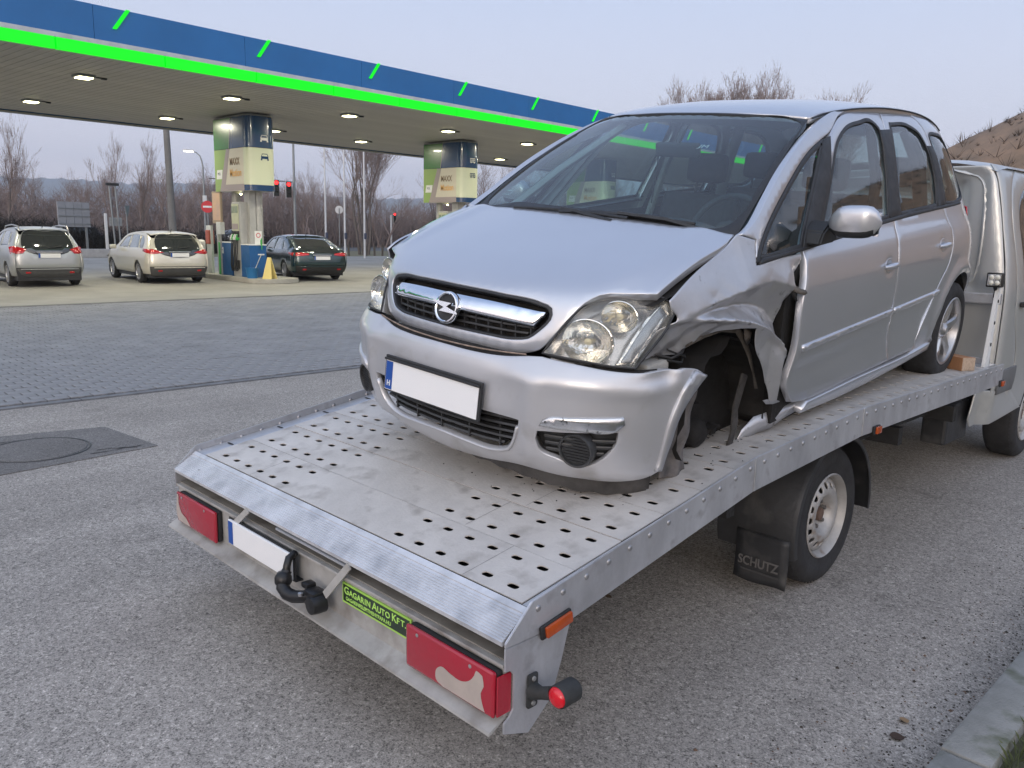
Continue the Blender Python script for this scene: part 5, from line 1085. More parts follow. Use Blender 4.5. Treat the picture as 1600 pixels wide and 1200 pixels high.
# cab
M_CAB = mat('cab_silver', (.50, .51, .50), .34, .45, var=.06, vscale=2, coat=.4); M_CABG = mat('cab_rub_strip', (.13, .135, .14), .6, var=.2, vscale=4)
CW = [(.3, .96), (.5, .975), (.8, .995), (1.3, 1.0), (1.5, .985), (1.8, .935), (2.05, .885), (2.16, .85), (2.22, .80), (2.255, .72)]
CB, CF = 4.745, 6.95
def cside(y, z):
    x = sp(z, CW); rc = .07; c1 = np.clip(CB+rc-y, 0, rc*.999); return np.stack([x-(rc-np.sqrt(rc*rc-c1*c1)), y, z], -1)
def cback(x, z):
    w = sp(z, CW); rc = .07; q = np.clip(np.abs(x)-(w-rc), 0, rc*.999)
    y = CB+rc-np.sqrt(rc*rc-q*q)
    # pressed stiffening fields
    for (x0, x1, z0, z1, d, s_) in ((-.66, .66, 1.42, 2.10, .040, .030), (-.50, .50, 1.52, 2.0, -.026, .025), (-.80, .80, 1.37, 2.155, .020, .014)):
        f = ss(x0-s_, x0+s_, x)*(1-ss(x1-s_, x1+s_, x))*ss(z0-s_, z0+s_, z)*(1-ss(z1-s_, z1+s_, z)); y = y+d*f
    return np.stack([x, y, z], -1)
cc = dict(parent=tk, centre=(0, 5.8, 1.3), thick=.01)
for mir in (False, True):
    K = dict(cc); 
    def fs(u, v, s_=(-1 if mir else 1)):
        p = cside(u, v); p[..., 0] *= s_; return p
    panel('cab_corner', fs, [(4.766, .52, 1), (5.12, .47), (5.14, .9), (5.0, 1.2), (4.98, 1.35), (5.02, 2.10), (5.2, 2.21, 1), (4.766, 2.21, 1)], M_CAB, res=.05, **K)
    panel('cab_door', fs, [(5.14, .50, 1), (5.17, .9), (5.01, 1.2), (4.995, 1.35), (5.035, 2.12), (5.2, 2.20, 1), (5.95, 2.20, 1), (6.35, 1.5), (6.4, .9), (6.35, .5, 1), (6.35, .62), (6.1, .74), (5.8, .74), (5.62, .62), (5.57, .48, 1)], M_CAB, holes=[[(5.14, 1.42, 1), (5.16, 2.0), (5.25, 2.05), (5.9, 2.05), (6.2, 1.45, 1)]], res=.06, **K)
    panel('door_glass', fs, [(5.14, 1.42, 1), (5.16, 2.0), (5.25, 2.05), (5.9, 2.05), (6.2, 1.45, 1)], M_DGLASS, off=-.008, gap=-.004, res=.1, **{**K, 'thick': .004})
    panel('rub_strip', fs, [(4.80, .655, 1), (5.16, .655, 1), (5.19, .72), (5.19, .83, 1), (4.80, .825, 1)], M_CABG, off=.012, res=.05, **K)
    panel('cab_skirt', fs, [(4.60, .70, 1), (4.56, .50, 1), (4.62, .44, 1), (4.90, .445), (5.56, .47, 1), (5.16, .66, 1)], M_CAB, off=.004, res=.05, **K)
    panel('cab_front_side', fs, [(6.36, .45, 1), (6.9, .45, 1), (6.93, .9), (6.75, 1.25), (6.36, 1.5, 1), (6.41, .9)], M_CAB, res=.08, **K)
    b = B(); sx = -1 if mir else 1; b.box(sx*1.0, sx*1.035, 5.07, 5.17, 1.25, 1.285, bev=.008); b.obj('door_handle', M_BLKP, tk)
ww = lambda z: float(sp(z, CW))-.022
zz = [.80, 1.1, 1.4, 1.7, 2.0, 2.12, 2.2]
panel('back_wall', cback, [(ww(z), z) if 0 < i < len(zz)-1 else (ww(z), z, 1) for i, z in enumerate(zz)]+[(-ww(z), z) if 0 < i < len(zz)-1 else (-ww(z), z, 1) for i, z in list(enumerate(zz))[::-1]], M_CAB, res=.03, **cc)
def ring(x0, x1, z0, z1, r, w_, nm, off):
    def rr(d):
        o = []
        for cx, cz, a0 in ((x1-r, z0+r, -90), (x1-r, z1-r*1.6, 0), (x0+r, z1-r*1.6, 90), (x0+r, z0+r, 180)):
            ry = r*1.6 if cz > (z0+z1)/2 else r
            for k in range(5): a = math.radians(a0+22.5*k); o.append((cx+(r-d)*math.cos(a), cz+(ry-d)*math.sin(a)))
        return o
    panel(nm, cback, rr(0), M_CAB, tk, holes=[rr(w_)] if w_ else [], res=.04, off=off, thick=.03, gap=0, lip=.012, rnd=.008, centre=(0, 5.8, 1.3))
ring(-.80, .80, 1.385, 2.15, .10, .030, 'pressed_rib', .010); ring(-.64, .64, 1.44, 2.08, .12, .026, 'pressed_rib', .012); ring(-.50, .50, 1.50, 2.0, .12, 0, 'pressed_field', .022)
b = B(); V = []; n = 14
for i in range(13):
    y = CB+.005+(5.95-CB)*i/12
    for k in range(n+1):
        u = -1+2*k/n; z = 2.245+.02*(1-u*u)-(.06*abs(u)**6)-(.03 if i == 0 else 0)-(.012 if i == 1 else 0)+.02*i/12; V.append((u*(.845), y, z))
b.add(V, [(i*(n+1)+k, i*(n+1)+k+1, (i+1)*(n+1)+k+1, (i+1)*(n+1)+k) for i in range(12) for k in range(n)]); b.obj('cab_roof', M_CAB, tk, smooth=180)
b = B(); b.add([(-.80, 5.98, 2.24), (.80, 5.98, 2.24), (.93, 6.75, 1.28), (-.93, 6.75, 1.28)], [(0, 1, 2, 3)]); b.obj('windscreen', M_DGLASS, tk)
b = B(); b.add([(-.93, 6.76, 1.27), (.93, 6.76, 1.27), (.95, 6.98, .95), (-.95, 6.98, .95), (.95, 7.0, .4), (-.95, 7.0, .4)], [(0, 1, 2, 3), (3, 2, 4, 5)]); b.obj('cab_nose', M_CAB, tk)
b = B(); b.box(-.93, .93, 4.80, 6.7, .45, 1.2); b.obj('cab_floor', M_CHAS, tk)
b = B(); b.box(-.70, .70, 4.738, 4.744, .90, 1.27); b.obj('lower_wall_panel', mat('wall_grey', (.20, .215, .24), .4, .3, var=.15, vscale=3), tk)
b = B(); b.box(.70, .86, 4.30, 4.74, .35, .62, bev=.02); b.tube([(.78, 4.60, .40), (.80, 4.62, .78)], .06, 8); b.obj('side_tank', M_MUD, tk)
# timber block and debris on the deck
wd = thing('wooden_block', 'orange brown wooden block on the truck deck behind the rear wheel of the damaged car', 'wooden block', (.885, 4.25, .884), -.5)
b = B(); b.box(-.13, .10, -.05, .05, 0, .085, bev=.003); b.obj('timber', mat('timber', (.40, .20, .10), .7, var=.3, vscale=14, streak=.2), wd); b = B(); b.box(.1005, .102, -.049, .049, .001, .084); b.obj('end_grain', mat('end_grain', (.45, .34, .25), .8, var=.3, vscale=60), wd)
# ================================================================ DAMAGED CAR
M_PAINT = mat('silver_paint', (.54, .555, .59), .30, .62, coat=.9, var=.035, vscale=1.5)
M_DENTP = mat('scraped_silver_paint', (.50, .505, .525), .36, .6, coat=.45, var=.10, vscale=7, spots=((.20, .195, .19), 19, .64, .08), detail=10)
M_BUMP = mat('bumper_silver_paint', (.55, .555, .575), .37, .5, coat=.5, var=.05, vscale=2, spots=((.40, .39, .38), 6, .60, .2))
M_TRIMB = mat('black_trim', (.022, .023, .025), .5, var=.2, vscale=20); M_GRILLE = mat('grille_black', (.040, .041, .043), .38, var=.3, vscale=12)
M_CHROME = mat('chrome', (.80, .82, .85), .08, 1.0); M_SATIN = mat('satin_chrome', (.62, .63, .64), .22, .9, var=.1, vscale=30, spots=((.12, .12, .12), 26, .62, .06))
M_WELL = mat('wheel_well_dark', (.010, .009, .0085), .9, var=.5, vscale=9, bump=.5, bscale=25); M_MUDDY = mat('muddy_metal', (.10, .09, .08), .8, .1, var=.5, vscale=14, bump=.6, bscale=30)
M_GLASS = glass('windscreen_glass', (.56, .74, .76), refl=1.50, dirt=.06); M_SGL = glass('side_glass', (.50, .60, .60), refl=1.55, dirt=.04)
M_LENSC = glass('headlamp_lens', (.95, .95, .93), rough=.05, refl=1.40, dirt=.16)
M_INT = mat('interior_dark', (.045, .048, .054), .85, var=.2, vscale=8); M_SEAT = mat('seat_cloth', (.045, .048, .055), .95, var=.2, vscale=30); M_LINER = mat('headlining', (.30, .31, .31), .9)
car = thing('damaged_car', 'silver compact family car with a crushed front left wing, loaded backwards on the recovery truck', 'car', (.132, 1.3762, .6846))
_R = ((.03419212650462144, .9959604815750068, .0830278123641255), (-.9957770507377407, .041032101569333145, -.08212449004317184), (-.0851995522825036, -.07986917917247176, .9931575658017094))
car.rotation_euler = Matrix(_R).to_euler()
P_SIDE = [(.15, .765), (.2, .79), (.25, .812), (.32, .828), (.4, .838), (.55, .846), (.7, .847), (.82, .842), (.9, .828), (.96, .806), (1.0, .788), (1.04, .772), (1.1, .753), (1.2, .722), (1.3, .689), (1.4, .652), (1.5, .607), (1.56, .57), (1.6, .53), (1.63, .46)]
PLAN_F = [(0, 0), (.15, .012), (.3, .035), (.4, .06), (.5, .095), (.6, .15), (.68, .22), (.76, .32)]
XEND = [(.15, -3.12), (.35, -3.2), (.6, -3.23), (.9, -3.21), (1.05, -3.17), (1.2, -3.10), (1.35, -3.02), (1.5, -2.88), (1.6, -2.72)]
ZTOP = [(-.1, 1.085), (0, 1.08), (.065, 1.051), (.457, .935), (.504, .913), (.6, .87), (.75, .8)]
def S(x, z):
    x = np.asarray(x, float); z = np.asarray(z, float); y = sp(z, P_SIDE); pf = sp(np.clip(x, 0, .76), PLAN_F); y = y-pf; xc = np.clip(x, -.1, .75)
    x2 = -xc; zt = np.interp(x2, [-p[0] for p in ZTOP][::-1], [p[1] for p in ZTOP][::-1]); base = sp(zt, P_SIDE)-pf
    y = y+(0.735-.02*ss(.45, .7, x)-base)*ss(-.25, 0, z-zt)*ss(-.12, .05, x); xe = sp(z, XEND); s = np.clip((x-xe)/.75, 0, 1); y = y*(1-.30*(1-s)**3.2)
    return np.stack([x, y, z], -1)
NOSE = [(.12, .66), (.19, .75), (.25, .80), (.31, .83), (.4, .855), (.5, .868), (.58, .868), (.64, .855), (.68, .82), (.72, .80), (.8, .762), (.86, .715), (.92, .63), (.98, .52)]
PLAN_B = [(0, 0, 0), (.2, .008, .2), (.4, .04, .395), (.55, .085, .54), (.66, .14, .635), (.76, .205, .71), (.86, .28, .765), (.98, .385, .80), (1.12, .52, .825), (1.3, .70, .84)]
def F(a, z):
    a = np.asarray(a, float); z = np.asarray(z, float); sg = np.sign(a); q = np.abs(a); dr = sp(q, [(p[0], p[1]) for p in PLAN_B]); yy = sp(q, [(p[0], p[2]) for p in PLAN_B])
    return np.stack([sp(z, NOSE)-dr, yy*(1-.05*ss(.32, .15, z))*(1-.035*ss(.62, .9, z))*sg, z], -1)
HP = [(0, .792, .655), (.05, .797, .703), (.15, .774, .80), (.22, .745, .868), (.27, .70, .905), (.40, .585, .955), (.60, .40, 1.01), (.80, .215, 1.062), (.95, .075, 1.10), (1.0, .03, 1.112)]
DR_H = [(0, 0), (.2, .012), (.4, .055), (.5, .09), (.6, .14), (.7, .195), (.8, .265)]
def H(s, y):
    s = np.asarray(s, float); y = np.asarray(y, float); q = np.abs(y); xc = sp(s, [(p[0], p[1]) for p in HP]); zc = sp(s, [(p[0], p[2]) for p in HP]); w = 1-.62*ss(.3, .95, s)
    z = zc-(q/.735)**2*(.026*ss(.5, .95, s))+.010*np.exp(-((q-.60)/.06)**2)*ss(.25, .4, s); return np.stack([xc-sp(q, DR_H)*w, y, z], -1)
def WS(s, r):
    s = np.asarray(s, float); r = np.asarray(r, float); hw = .722+(.568-.722)*s+.012*np.sin(np.pi*s); k = np.abs(r)**2.2
    xc = .075+(-.815-.075)*s; zc = 1.085+(1.533-1.085)*s+.035*np.sin(np.pi*s); xe = -.06+(-.885+.06)*s; ze = 1.070+(1.514-1.070)*s+.030*np.sin(np.pi*s)
    return np.stack([xc+(xe-xc)*k, r*hw, zc+(ze-zc)*k], -1)
def RF(s, r):
    s = np.asarray(s, float); r = np.asarray(r, float); xx = -.815-s*1.97
    zc = sp(s, [(0, 1.533), (.06, 1.565), (.15, 1.592), (.3, 1.617), (.45, 1.628), (.6, 1.626), (.8, 1.606), (.92, 1.575), (1, 1.54)]); hw = sp(s, [(0, .568), (.15, .578), (.4, .585), (.7, .575), (1, .54)])
    xe = -.885-s*1.92; ze = sp(s, [(0, 1.514), (.06, 1.538), (.15, 1.558), (.3, 1.578), (.45, 1.586), (.6, 1.582), (.8, 1.556), (.92, 1.52), (1, 1.48)])
    return np.stack([xx+(xe-xx)*np.abs(r)**2.2, r*hw, zc+(ze-zc)*np.abs(r)**3.0], -1)
def off_fn(fn, d):
    def g(u, v):
        e = 1e-4; p = fn(u, v); du = fn(np.asarray(u)+e, v)-fn(np.asarray(u)-e, v); dv = fn(u, np.asarray(v)+e)-fn(u, np.asarray(v)-e); n = np.cross(du, dv); n /= np.maximum(np.linalg.norm(n, axis=-1), 1e-12)[..., None]
        s_ = np.sign(((p-np.array((-1.2, 0, .75)))*n).sum(-1).mean()); return p+n*s_*d
    return g
def mir2(half):   # half outline from centre line round to centre line, mirrored in the second coordinate
    h = [tuple(p) for p in half]; o = [p for p in h]
    for p in h[::-1]:
        if abs(p[1]) > 1e-6: o.append((p[0], -p[1])+tuple(p[2:]))
    return o
def mir1(half):
    o = [tuple(p) for p in half]
    for p in half[::-1]:
        if abs(p[0]) > 1e-6: o.append((-p[0], p[1])+tuple(p[2:]))
    return o
# ---- bonnet with grille opening
GR = [(.227, 0), (.223, .22), (.207, .39), (.193, .430), (.174, .438), (.110, .402), (.084, .372), (.074, .33), (.071, .2), (.071, 0)]
hood_half = [(.013, 0), (.011, .142), (.017, .300), (.026, .372), (.046, .422), (.094, .459), (.172, .505), (.223, .535), (.256, .562), (.272, .645), (.280, .722, 1), (.335, .724), (.6, .733), (.853, .737), (.957, .722, 1), (.962, .4), (.955, 0)]
panel('bonnet', H, mir2(hood_half), M_PAINT, car, holes=[mir2(GR)], res=.026, thick=.03)
rim_o = mir2([(.232, 0), (.228, .222), (.212, .396), (.196, .438), (.172, .446), (.106, .409), (.079, .378), (.069, .333), (.066, .2), (.066, 0)]); rim_i = mir2([(.219, 0), (.215, .215), (.199, .38), (.187, .419), (.174, .427), (.114, .393), (.090, .365), (.081, .325), (.078, .2), (.078, 0)])
panel('grille_surround', H, rim_o, M_TRIMB, car, holes=[rim_i], res=.02, off=-.004, thick=.03, gap=0)
panel('grille_backing', off_fn(H, -.055), mir2(GR), M_WELL, car, res=.05, thick=.004, gap=-.01)
bar = mir2([(.203, 0), (.200, .21), (.186, .415, 1), (.136, .385, 1), (.147, .20), (.151, 0)])
def CB_(s, y):
    s = np.asarray(s, float); y = np.asarray(y, float); t = (s-.134)/(.203-.134); q = (y/.43)**2
    return np.stack([.802-.045*t-.004*t*t-.075*q-.006*np.abs(y/.43)**5, y, .780+.068*t-.010*q*0], -1)
panel('chrome_bar', CB_, bar, M_CHROME, car, res=.025, thick=.02, gap=0, lip=.006, rnd=.004)
for s0 in (.100, .124):
    panel('grille_slat', off_fn(H, -.022), mir2([(s0+.005, 0), (s0+.005, .2), (s0+.005, .36+(.02 if s0 > .11 else .0), 1), (s0-.005, .357+(.02 if s0 > .11 else 0), 1), (s0-.005, .2), (s0-.005, 0)]), M_GRILLE, car, res=.03, thick=.02, gap=0, lip=.0025, rnd=.001, smooth_out=True)
for k in range(13):
    y = -.36+.06*k
    if abs(y) < .05: continue
    p = off_fn(H, -.035)(np.array([.11]), np.array([y]))[0]; b = B(); b.box(p[0]-.01, p[0]+.01, y-.003, y+.003, p[2]-.045, p[2]+.06); b.obj('grille_rib', M_GRILLE, car)
# emblem: ring with a lightning bolt
eo = H(np.array([.143]), np.array([0.]))[0]; tl_ = math.radians(16)
def EM(p, q=0.0):  # emblem plane: (lateral, up, out)
    return (eo[0]+.016+p[2]*math.cos(tl_)-p[1]*math.sin(tl_), p[0], eo[2]+p[1]*math.cos(tl_)+p[2]*math.sin(tl_))
b = B(); n = 48; V = []
for k in range(n):
    a = 2*math.pi*k/n
    for rr, o in ((.061, -.012), (.061, .004), (.058, .009), (.054, .0095), (.050, .006), (.049, -.012)): V.append(EM((rr*math.cos(a), rr*math.sin(a), o)))
b.add(V, [(k*6+j, ((k+1) % n)*6+j, ((k+1) % n)*6+j+1, k*6+j+1) for k in range(n) for j in range(5)]); em_o = b.obj('badge_ring', M_CHROME, car, smooth=40)
b = B(); b.add([EM((.05*math.cos(2*math.pi*k/32), .05*math.sin(2*math.pi*k/32), -.004)) for k in range(32)], [tuple(range(32))]); b.obj('badge_dish', M_TRIMB, em_o)
bolt = [(-.066, .017), (-.066, .011), (-.012, -.002), (-.022, .0), (.030, .009), (.002, -.008)]
bolt = [(-.070, .0185), (.030, .0185), (.006, .002), (.070, -.0125), (.070, -.0185), (-.030, -.0185), (-.006, -.002), (-.070, .0125)]
bolt = [(p[0], p[1]) for p in bolt]
b = B(); V = [EM((p[0], p[1], .012)) for p in bolt]+[EM((p[0], p[1], -.002)) for p in bolt]; b.add(V, [(0, 1, 2, 6), (0, 6, 7), (2, 3, 4, 5), (2, 5, 6)]+[(i, (i+1) % 8, 8+(i+1) % 8, 8+i) for i in range(8)]); b.obj('badge_bolt', M_CHROME, em_o)
# ---- front bumper
INT = [(0, .318), (.15, .312), (.295, .314), (.345, .330), (.378, .370), (.405, .430), (.410, .455, 1), (.25, .462), (0, .462)]
FOG = [(.480, .400, 1), (.487, .428, 1), (.62, .438), (.768, .447, 1), (.760, .41), (.735, .375), (.690, .335), (.62, .308), (.55, .330), (.49, .352)]
bh = [(0, .222), (.2, .238), (.37, .258), (.55, .246), (.75, .246), (.90, .268), (.938, .283, 1), (.962, .333), (.996, .39), (1.027, .457), (1.085, .539), (1.172, .612, 1), (1.11, .640), (1.035, .658, 1), (.932, .659), (.82, .660), (.714, .667), (.586, .680), (.48, .688), (.461, .690, 1), (.40, .684), (.35, .677), (.172, .668), (0, .669)]
def FB(a, z):  # bumper skin with shoulder crease, lower lip and corner fin
    p = F(a, z); q = np.abs(np.asarray(a, float)); z = np.asarray(z, float)
    d = .010*np.exp(-((z-(.615-.02*ss(.5, .9, q)))/.022)**2)*ss(.2, .45, q)*(1-ss(1.0, 1.1, q))
    d += .016*ss(.33, .27, z)*ss(.60, .78, q)                       # fin under fog lamp
    d += .014*np.exp(-((q-(.44+.10*(z-.30)))/.035)**2)*ss(.27, .33, z)*(1-ss(.56, .66, z))   # vertical rib beside the intake
    d -= .012*ss(.45, .60, z)*(1-ss(.63, .67, z))*(1-ss(.30, .44, q))
    d -= .020*np.exp(-((np.asarray(a, float)-.90)/.07)**2-((z-.635)/.020)**2)                   # crushed upper edge, left
    d += .012*np.sin(np.asarray(a, float)*38+z*20)*np.exp(-((np.asarray(a, float)-1.0)/.12)**2)*ss(.52, .64, z)
    d += .020*ss(.03, 0, np.abs(q-(1.06+.22*(z-.55)))-.02)*ss(.30, .45, z)*0
    p[..., 0] += d; p[..., 1] += np.sign(a)*d*.5*ss(.5, .9, q); return p
mirF = lambda L_: [(-p[0], p[1])+tuple(p[2:]) for p in L_]
panel('front_bumper', FB, mir1(bh), M_BUMP, car, holes=[mir1(INT), FOG, mirF(FOG)], res=.022, thick=.02)
# raised wheel arch lip on the bumper corner
for sg in (1, -1):
    lipf = [(.905, .285, 1), (.938, .283, 1), (.962, .333), (.996, .39), (1.027, .457), (1.085, .539), (1.172, .612, 1), (1.09, .640, 1), (1.03, .56), (.985, .47), (.945, .37)]
    panel('arch_lip', FB, [(sg*p[0],)+tuple(p[1:]) for p in lipf], M_BUMP if sg < 0 else M_DENTP, car, off=.010, thick=.02, res=.022, gap=0, lip=.004, rnd=.003)
panel('bumper_rim_gap', off_fn(F, -.012), mir1([(0, .66), (.3, .667), (.43, .680, 1), (.9, .645, 1), (.9, .668, 1), (.46, .686, 1), (.2, .69), (0, .69)]), M_WELL, car, res=.05, thick=.004, gap=0)
b = B(); pts = []
for a in np.linspace(-.44, .40, 30): p = FB(np.array([a]), np.array([.672+.014*(a/.44)**2]))[0]; pts.append((p[0]-.001, p[1], p[2]+.003))
b.tube(pts, .0028, 6); b.obj('rusty_edge', mat('rusty_scrape', (.33, .25, .20), .7, .2, var=.5, vscale=40), car, smooth=60)
panel('intake_backing', off_fn(F, -.07), mir1(INT), M_WELL, car, res=.06, thick=.004, gap=-.02)
for i, zb in enumerate((.335, .362, .389, .416, .443)):
    wv = (.318, .362, .385, .398, .405)[i]; dz = .010 if i < 2 else 0
    pts = []
    for a in np.linspace(-wv, wv, 25): p = F(np.array([a]), np.array([zb]))[0]; pts.append((p[0]-.022, p[1], p[2]-dz*(a/wv)**2*0+.006*(a/wv)**2))
    b = B(); V = []
    for (x, y, z) in pts:
        for dx, dz_ in ((0, .0045), (.004, -.002), (0, -.005), (-.02, -.003), (-.02, .006)): V.append((x+dx, y, z+dz_))
    b.add(V, [(k*5+j, (k+1)*5+j, (k+1)*5+(j+1) % 5, k*5+(j+1) % 5) for k in range(len(pts)-1) for j in range(5)]); b.obj('intake_slat', M_GRILLE, car, smooth=40)
for k in range(5):
    a = -.30+.15*k; p = F(np.array([a]), np.array([.39]))[0]; b = B(); b.box(p[0]-.045, p[0]-.03, p[1]-.003, p[1]+.003, .325, .455); b.obj('intake_rib', M_GRILLE, car)
panel('intake_lip', F, mir1([(0, .322), (.15, .316), (.293, .318), (.342, .334), (.374, .372), (.396, .43, 1), (.412, .432, 1), (.385, .362), (.352, .320), (.30, .303), (.15, .300), (0, .306)]), M_BUMP, car, off=.008, thick=.02, gap=0, lip=.004, rnd=.003, res=.022)
# number plate on its holder, slightly crooked
pm_ = frame((.884, .265, .440), (0, -1, -.02), (.19, 0, 1)); pm_ = frame((.893, -.272, .434), (0, 1, .004), (-.13, 0, 1))
b = B(); b.v = []; b.box(-.004, .542, -.008, .138, -.018, -.006, bev=.004, M=pm_); b.obj('plate_holder', M_TRIMB, car)
b = B(); b.box(.006, .532, .0, .118, -.0055, -.002, bev=.0015, M=pm_); po = b.obj('number_plate', mat('plate_white', (.8, .8, .8), .35), car)
b = B(); b.box(.009, .050, .003, .115, -.0018, -.0010, M=pm_); b.obj('blue_band', mat('plate_blue', (.01, .07, .32), .4), po)
text('H', .030, M_WHITE, po, pm_ @ Matrix.Translation((.019, .018, -.0004)), ext=.0003, bold=.001)
b = B(); b.box(.0, .538, .119, .128, -.004, .004, bev=.002, M=pm_); b.obj('holder_rim', M_TRIMB, car)
# fog lamps and trims
for sg in (1, -1):
    fp = [(sg*p[0],)+tuple(p[1:]) for p in FOG]
    panel('fog_recess', off_fn(F, -.045), fp, M_GRILLE, car, res=.03, thick=.004, gap=-.02)
    for zz in (.36, .385, .41):
        pts = [tuple(F(np.array([sg*a]), np.array([zz]))[0]-np.array([.02, 0, 0])) for a in np.linspace(.495, .745 if zz > .37 else .70, 10)]; b = B(); b.tube(pts, .0065, 6); b.obj('fog_slat', M_GRILLE, car, smooth=60)
    c_ = F(np.array([sg*.617]), np.array([.374]))[0]; b = B(); ax = 'X'
    q = B(); q.lathe([(.066, -.04), (.066, -.004), (.062, .004), (.056, .002), (.054, -.010), (.0, -.012)], (0, 0, 0), 'X', 36); Mx = Matrix.Translation((c_[0]+.004, c_[1], c_[2]-.002)) @ Matrix.Rotation(sg*.28, 4, 'Z') @ Matrix.Rotation(.06, 4, 'Y'); q.v = [tuple(Mx @ Vector(p)) for p in q.v]; fo = q.obj('fog_lamp', M_GRILLE, car, smooth=40)
    q = B()
    for k in range(9):
        z = -.044+.011*k; hw_ = math.sqrt(.053**2-z*z); q.box(-.011, -.006, -hw_, hw_, z-.0028, z+.0028)
    q.v = [tuple(Mx @ Vector(p)) for p in q.v]; q.obj('lamp_ribs', M_TRIMB, fo)
    strip = [(.492, .452, 1), (.505, .478), (.529, .492), (.60, .499), (.79, .510, 1), (.796, .480, 1), (.770, .458), (.62, .449)]
    panel('fog_trim', FB, [(sg*p[0],)+tuple(p[1:]) for p in strip], M_SATIN if sg > 0 else M_BUMP, car, off=.009, thick=.02, res=.02, gap=0, lip=.004, rnd=.003)
# lower spoiler, hanging on the left
b = B(); V = []; n = 40
for k in range(n+1):
    a = -.04+.90*k/n; p = F(np.array([a]), np.array([.235]))[0]; dr = -.042+.045*float(ss(.0, .75, np.array(a)))
    for dx, dz in ((-.012, .02), (-.022, -.015), (-.030, -.055-dr), (-.045, -.058-dr), (-.05, .0)): V.append((p[0]+dx, p[1]*.985, .235+dz+.004*math.sin(k*1.3)))
b.add(V, [(k*5+j, (k+1)*5+j, (k+1)*5+(j+1) % 5, k*5+(j+1) % 5) for k in range(n) for j in range(5)]); b.obj('lower_spoiler', mat('scraped_plastic', (.065, .062, .06), .65, var=.5, vscale=9), car, smooth=50, label='dark scraped lower spoiler hanging down at the left corner')
# ---- headlamps
HL = [(.459, .698, 1), (.494, .765), (.532, .832), (.560, .872), (.589, .893), (.683, .901), (.770, .899), (.845, .878), (.900, .842, 1), (.890, .796), (.845, .741), (.812, .699), (.795, .672, 1), (.71, .677), (.584, .690)]
M_REFL = mat('reflector', (.88, .87, .82), .13, .95, var=.1, vscale=20, bump=.9, bscale=22); M_BEZ = mat('lamp_bezel', (.74, .74, .73), .22, .75, var=.1)
for sg in (1, -1):
    hl = [(sg*p[0],)+tuple(p[1:]) for p in HL]
    lens = panel('headlamp', F, hl, M_LENSC, car, res=.03, thick=.006, gap=.004, lip=.004, rnd=.003)
    panel('lamp_housing', off_fn(F, -.085), hl, M_BEZ, lens, res=.04, thick=.004, gap=-.004)
    # side walls of the housing
    P_ = smooth_poly(hl, .03); b = B(); n = len(P_); f0 = F(P_[:, 0], P_[:, 1]); f1 = off_fn(F, -.084)(P_[:, 0], P_[:, 1]); b.add(list(f0*.9985)+list(f1), [(i, (i+1) % n, n+(i+1) % n, n+i) for i in range(n)]); b.obj('housing_wall', M_BEZ, lens, smooth=60, fix=False)
    b = B(); ring = [tuple(p) for p in F(P_[:, 0], P_[:, 1])]; b.tube(ring, .0045, 6, closed=True); b.obj('lamp_seal', M_TRIMB, lens, smooth=60)
    for (a, z, r, dep) in ((.605, .752, .080, .07), (.690, .838, .056, .06)):
        c_ = off_fn(F, -.016)(np.array([sg*a]), np.array([z]))[0]; q = B(); pr = [(r*1.04, -.006), (r*1.04, .003), (r, .004)]+[(r*t, -dep*(1-t*t)) for t in (1, .85, .7, .55, .4, .25, .12, 0)]
        q.lathe(pr, (0, 0, 0), 'X', 40); Mx = Matrix.Translation(c_) @ Matrix.Rotation(sg*.22, 4, 'Z') @ Matrix.Rotation(-.12, 4, 'Y') @ Matrix.Diagonal((1, 1.18, .95, 1)); q.v = [tuple(Mx @ Vector(p)) for p in q.v]; ro = q.obj('reflector_bowl', M_REFL, lens, smooth=40)
        q = B(); q.lathe([(0, .0), (.012, -.003), (.013, -.03), (.010, -.05)], (0, 0, 0), 'X', 12); q.v = [tuple(Mx @ Vector(p)) for p in q.v]; q.obj('bulb', mat('bulb', (.75, .65, .38), .15, .3), ro, smooth=60)
    ind = [(.735, .690, 1), (.775, .690, 1), (.870, .845, 1), (.825, .868, 1)]
    panel('indicator', off_fn(F, -.014), [(sg*p[0],)+tuple(p[1:]) for p in ind], mat('indicator_grey', (.30, .33, .36), .18, .7, var=.2, vscale=30), lens, res=.02, thick=.02, gap=0)
    panel('indicator_frame', off_fn(F, -.020), [(sg*p[0],)+tuple(p[1:]) for p in [(.722, .684, 1), (.790, .684, 1), (.892, .845, 1), (.815, .882, 1)]], M_REFL, lens, res=.02, thick=.02, gap=0)
# dark engine bay behind the gaps
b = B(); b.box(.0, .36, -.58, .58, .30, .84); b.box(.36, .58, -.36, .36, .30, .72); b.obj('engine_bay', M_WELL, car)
for sg in (1, -1):
    b = B(); V = [(.50, .655, .868), (.50, .715, .868), (.40, .665, .898), (.40, .745, .905), (.10, .68, 1.0), (.10, .745, 1.015), (.0, .68, 1.03), (.0, .735, 1.045)]; b.add([(p[0], sg*p[1], p[2]) for p in V], [(0, 1, 3, 2), (2, 3, 5, 4), (4, 5, 7, 6)]); b.obj('bonnet_gutter', M_WELL, car, fix=False)
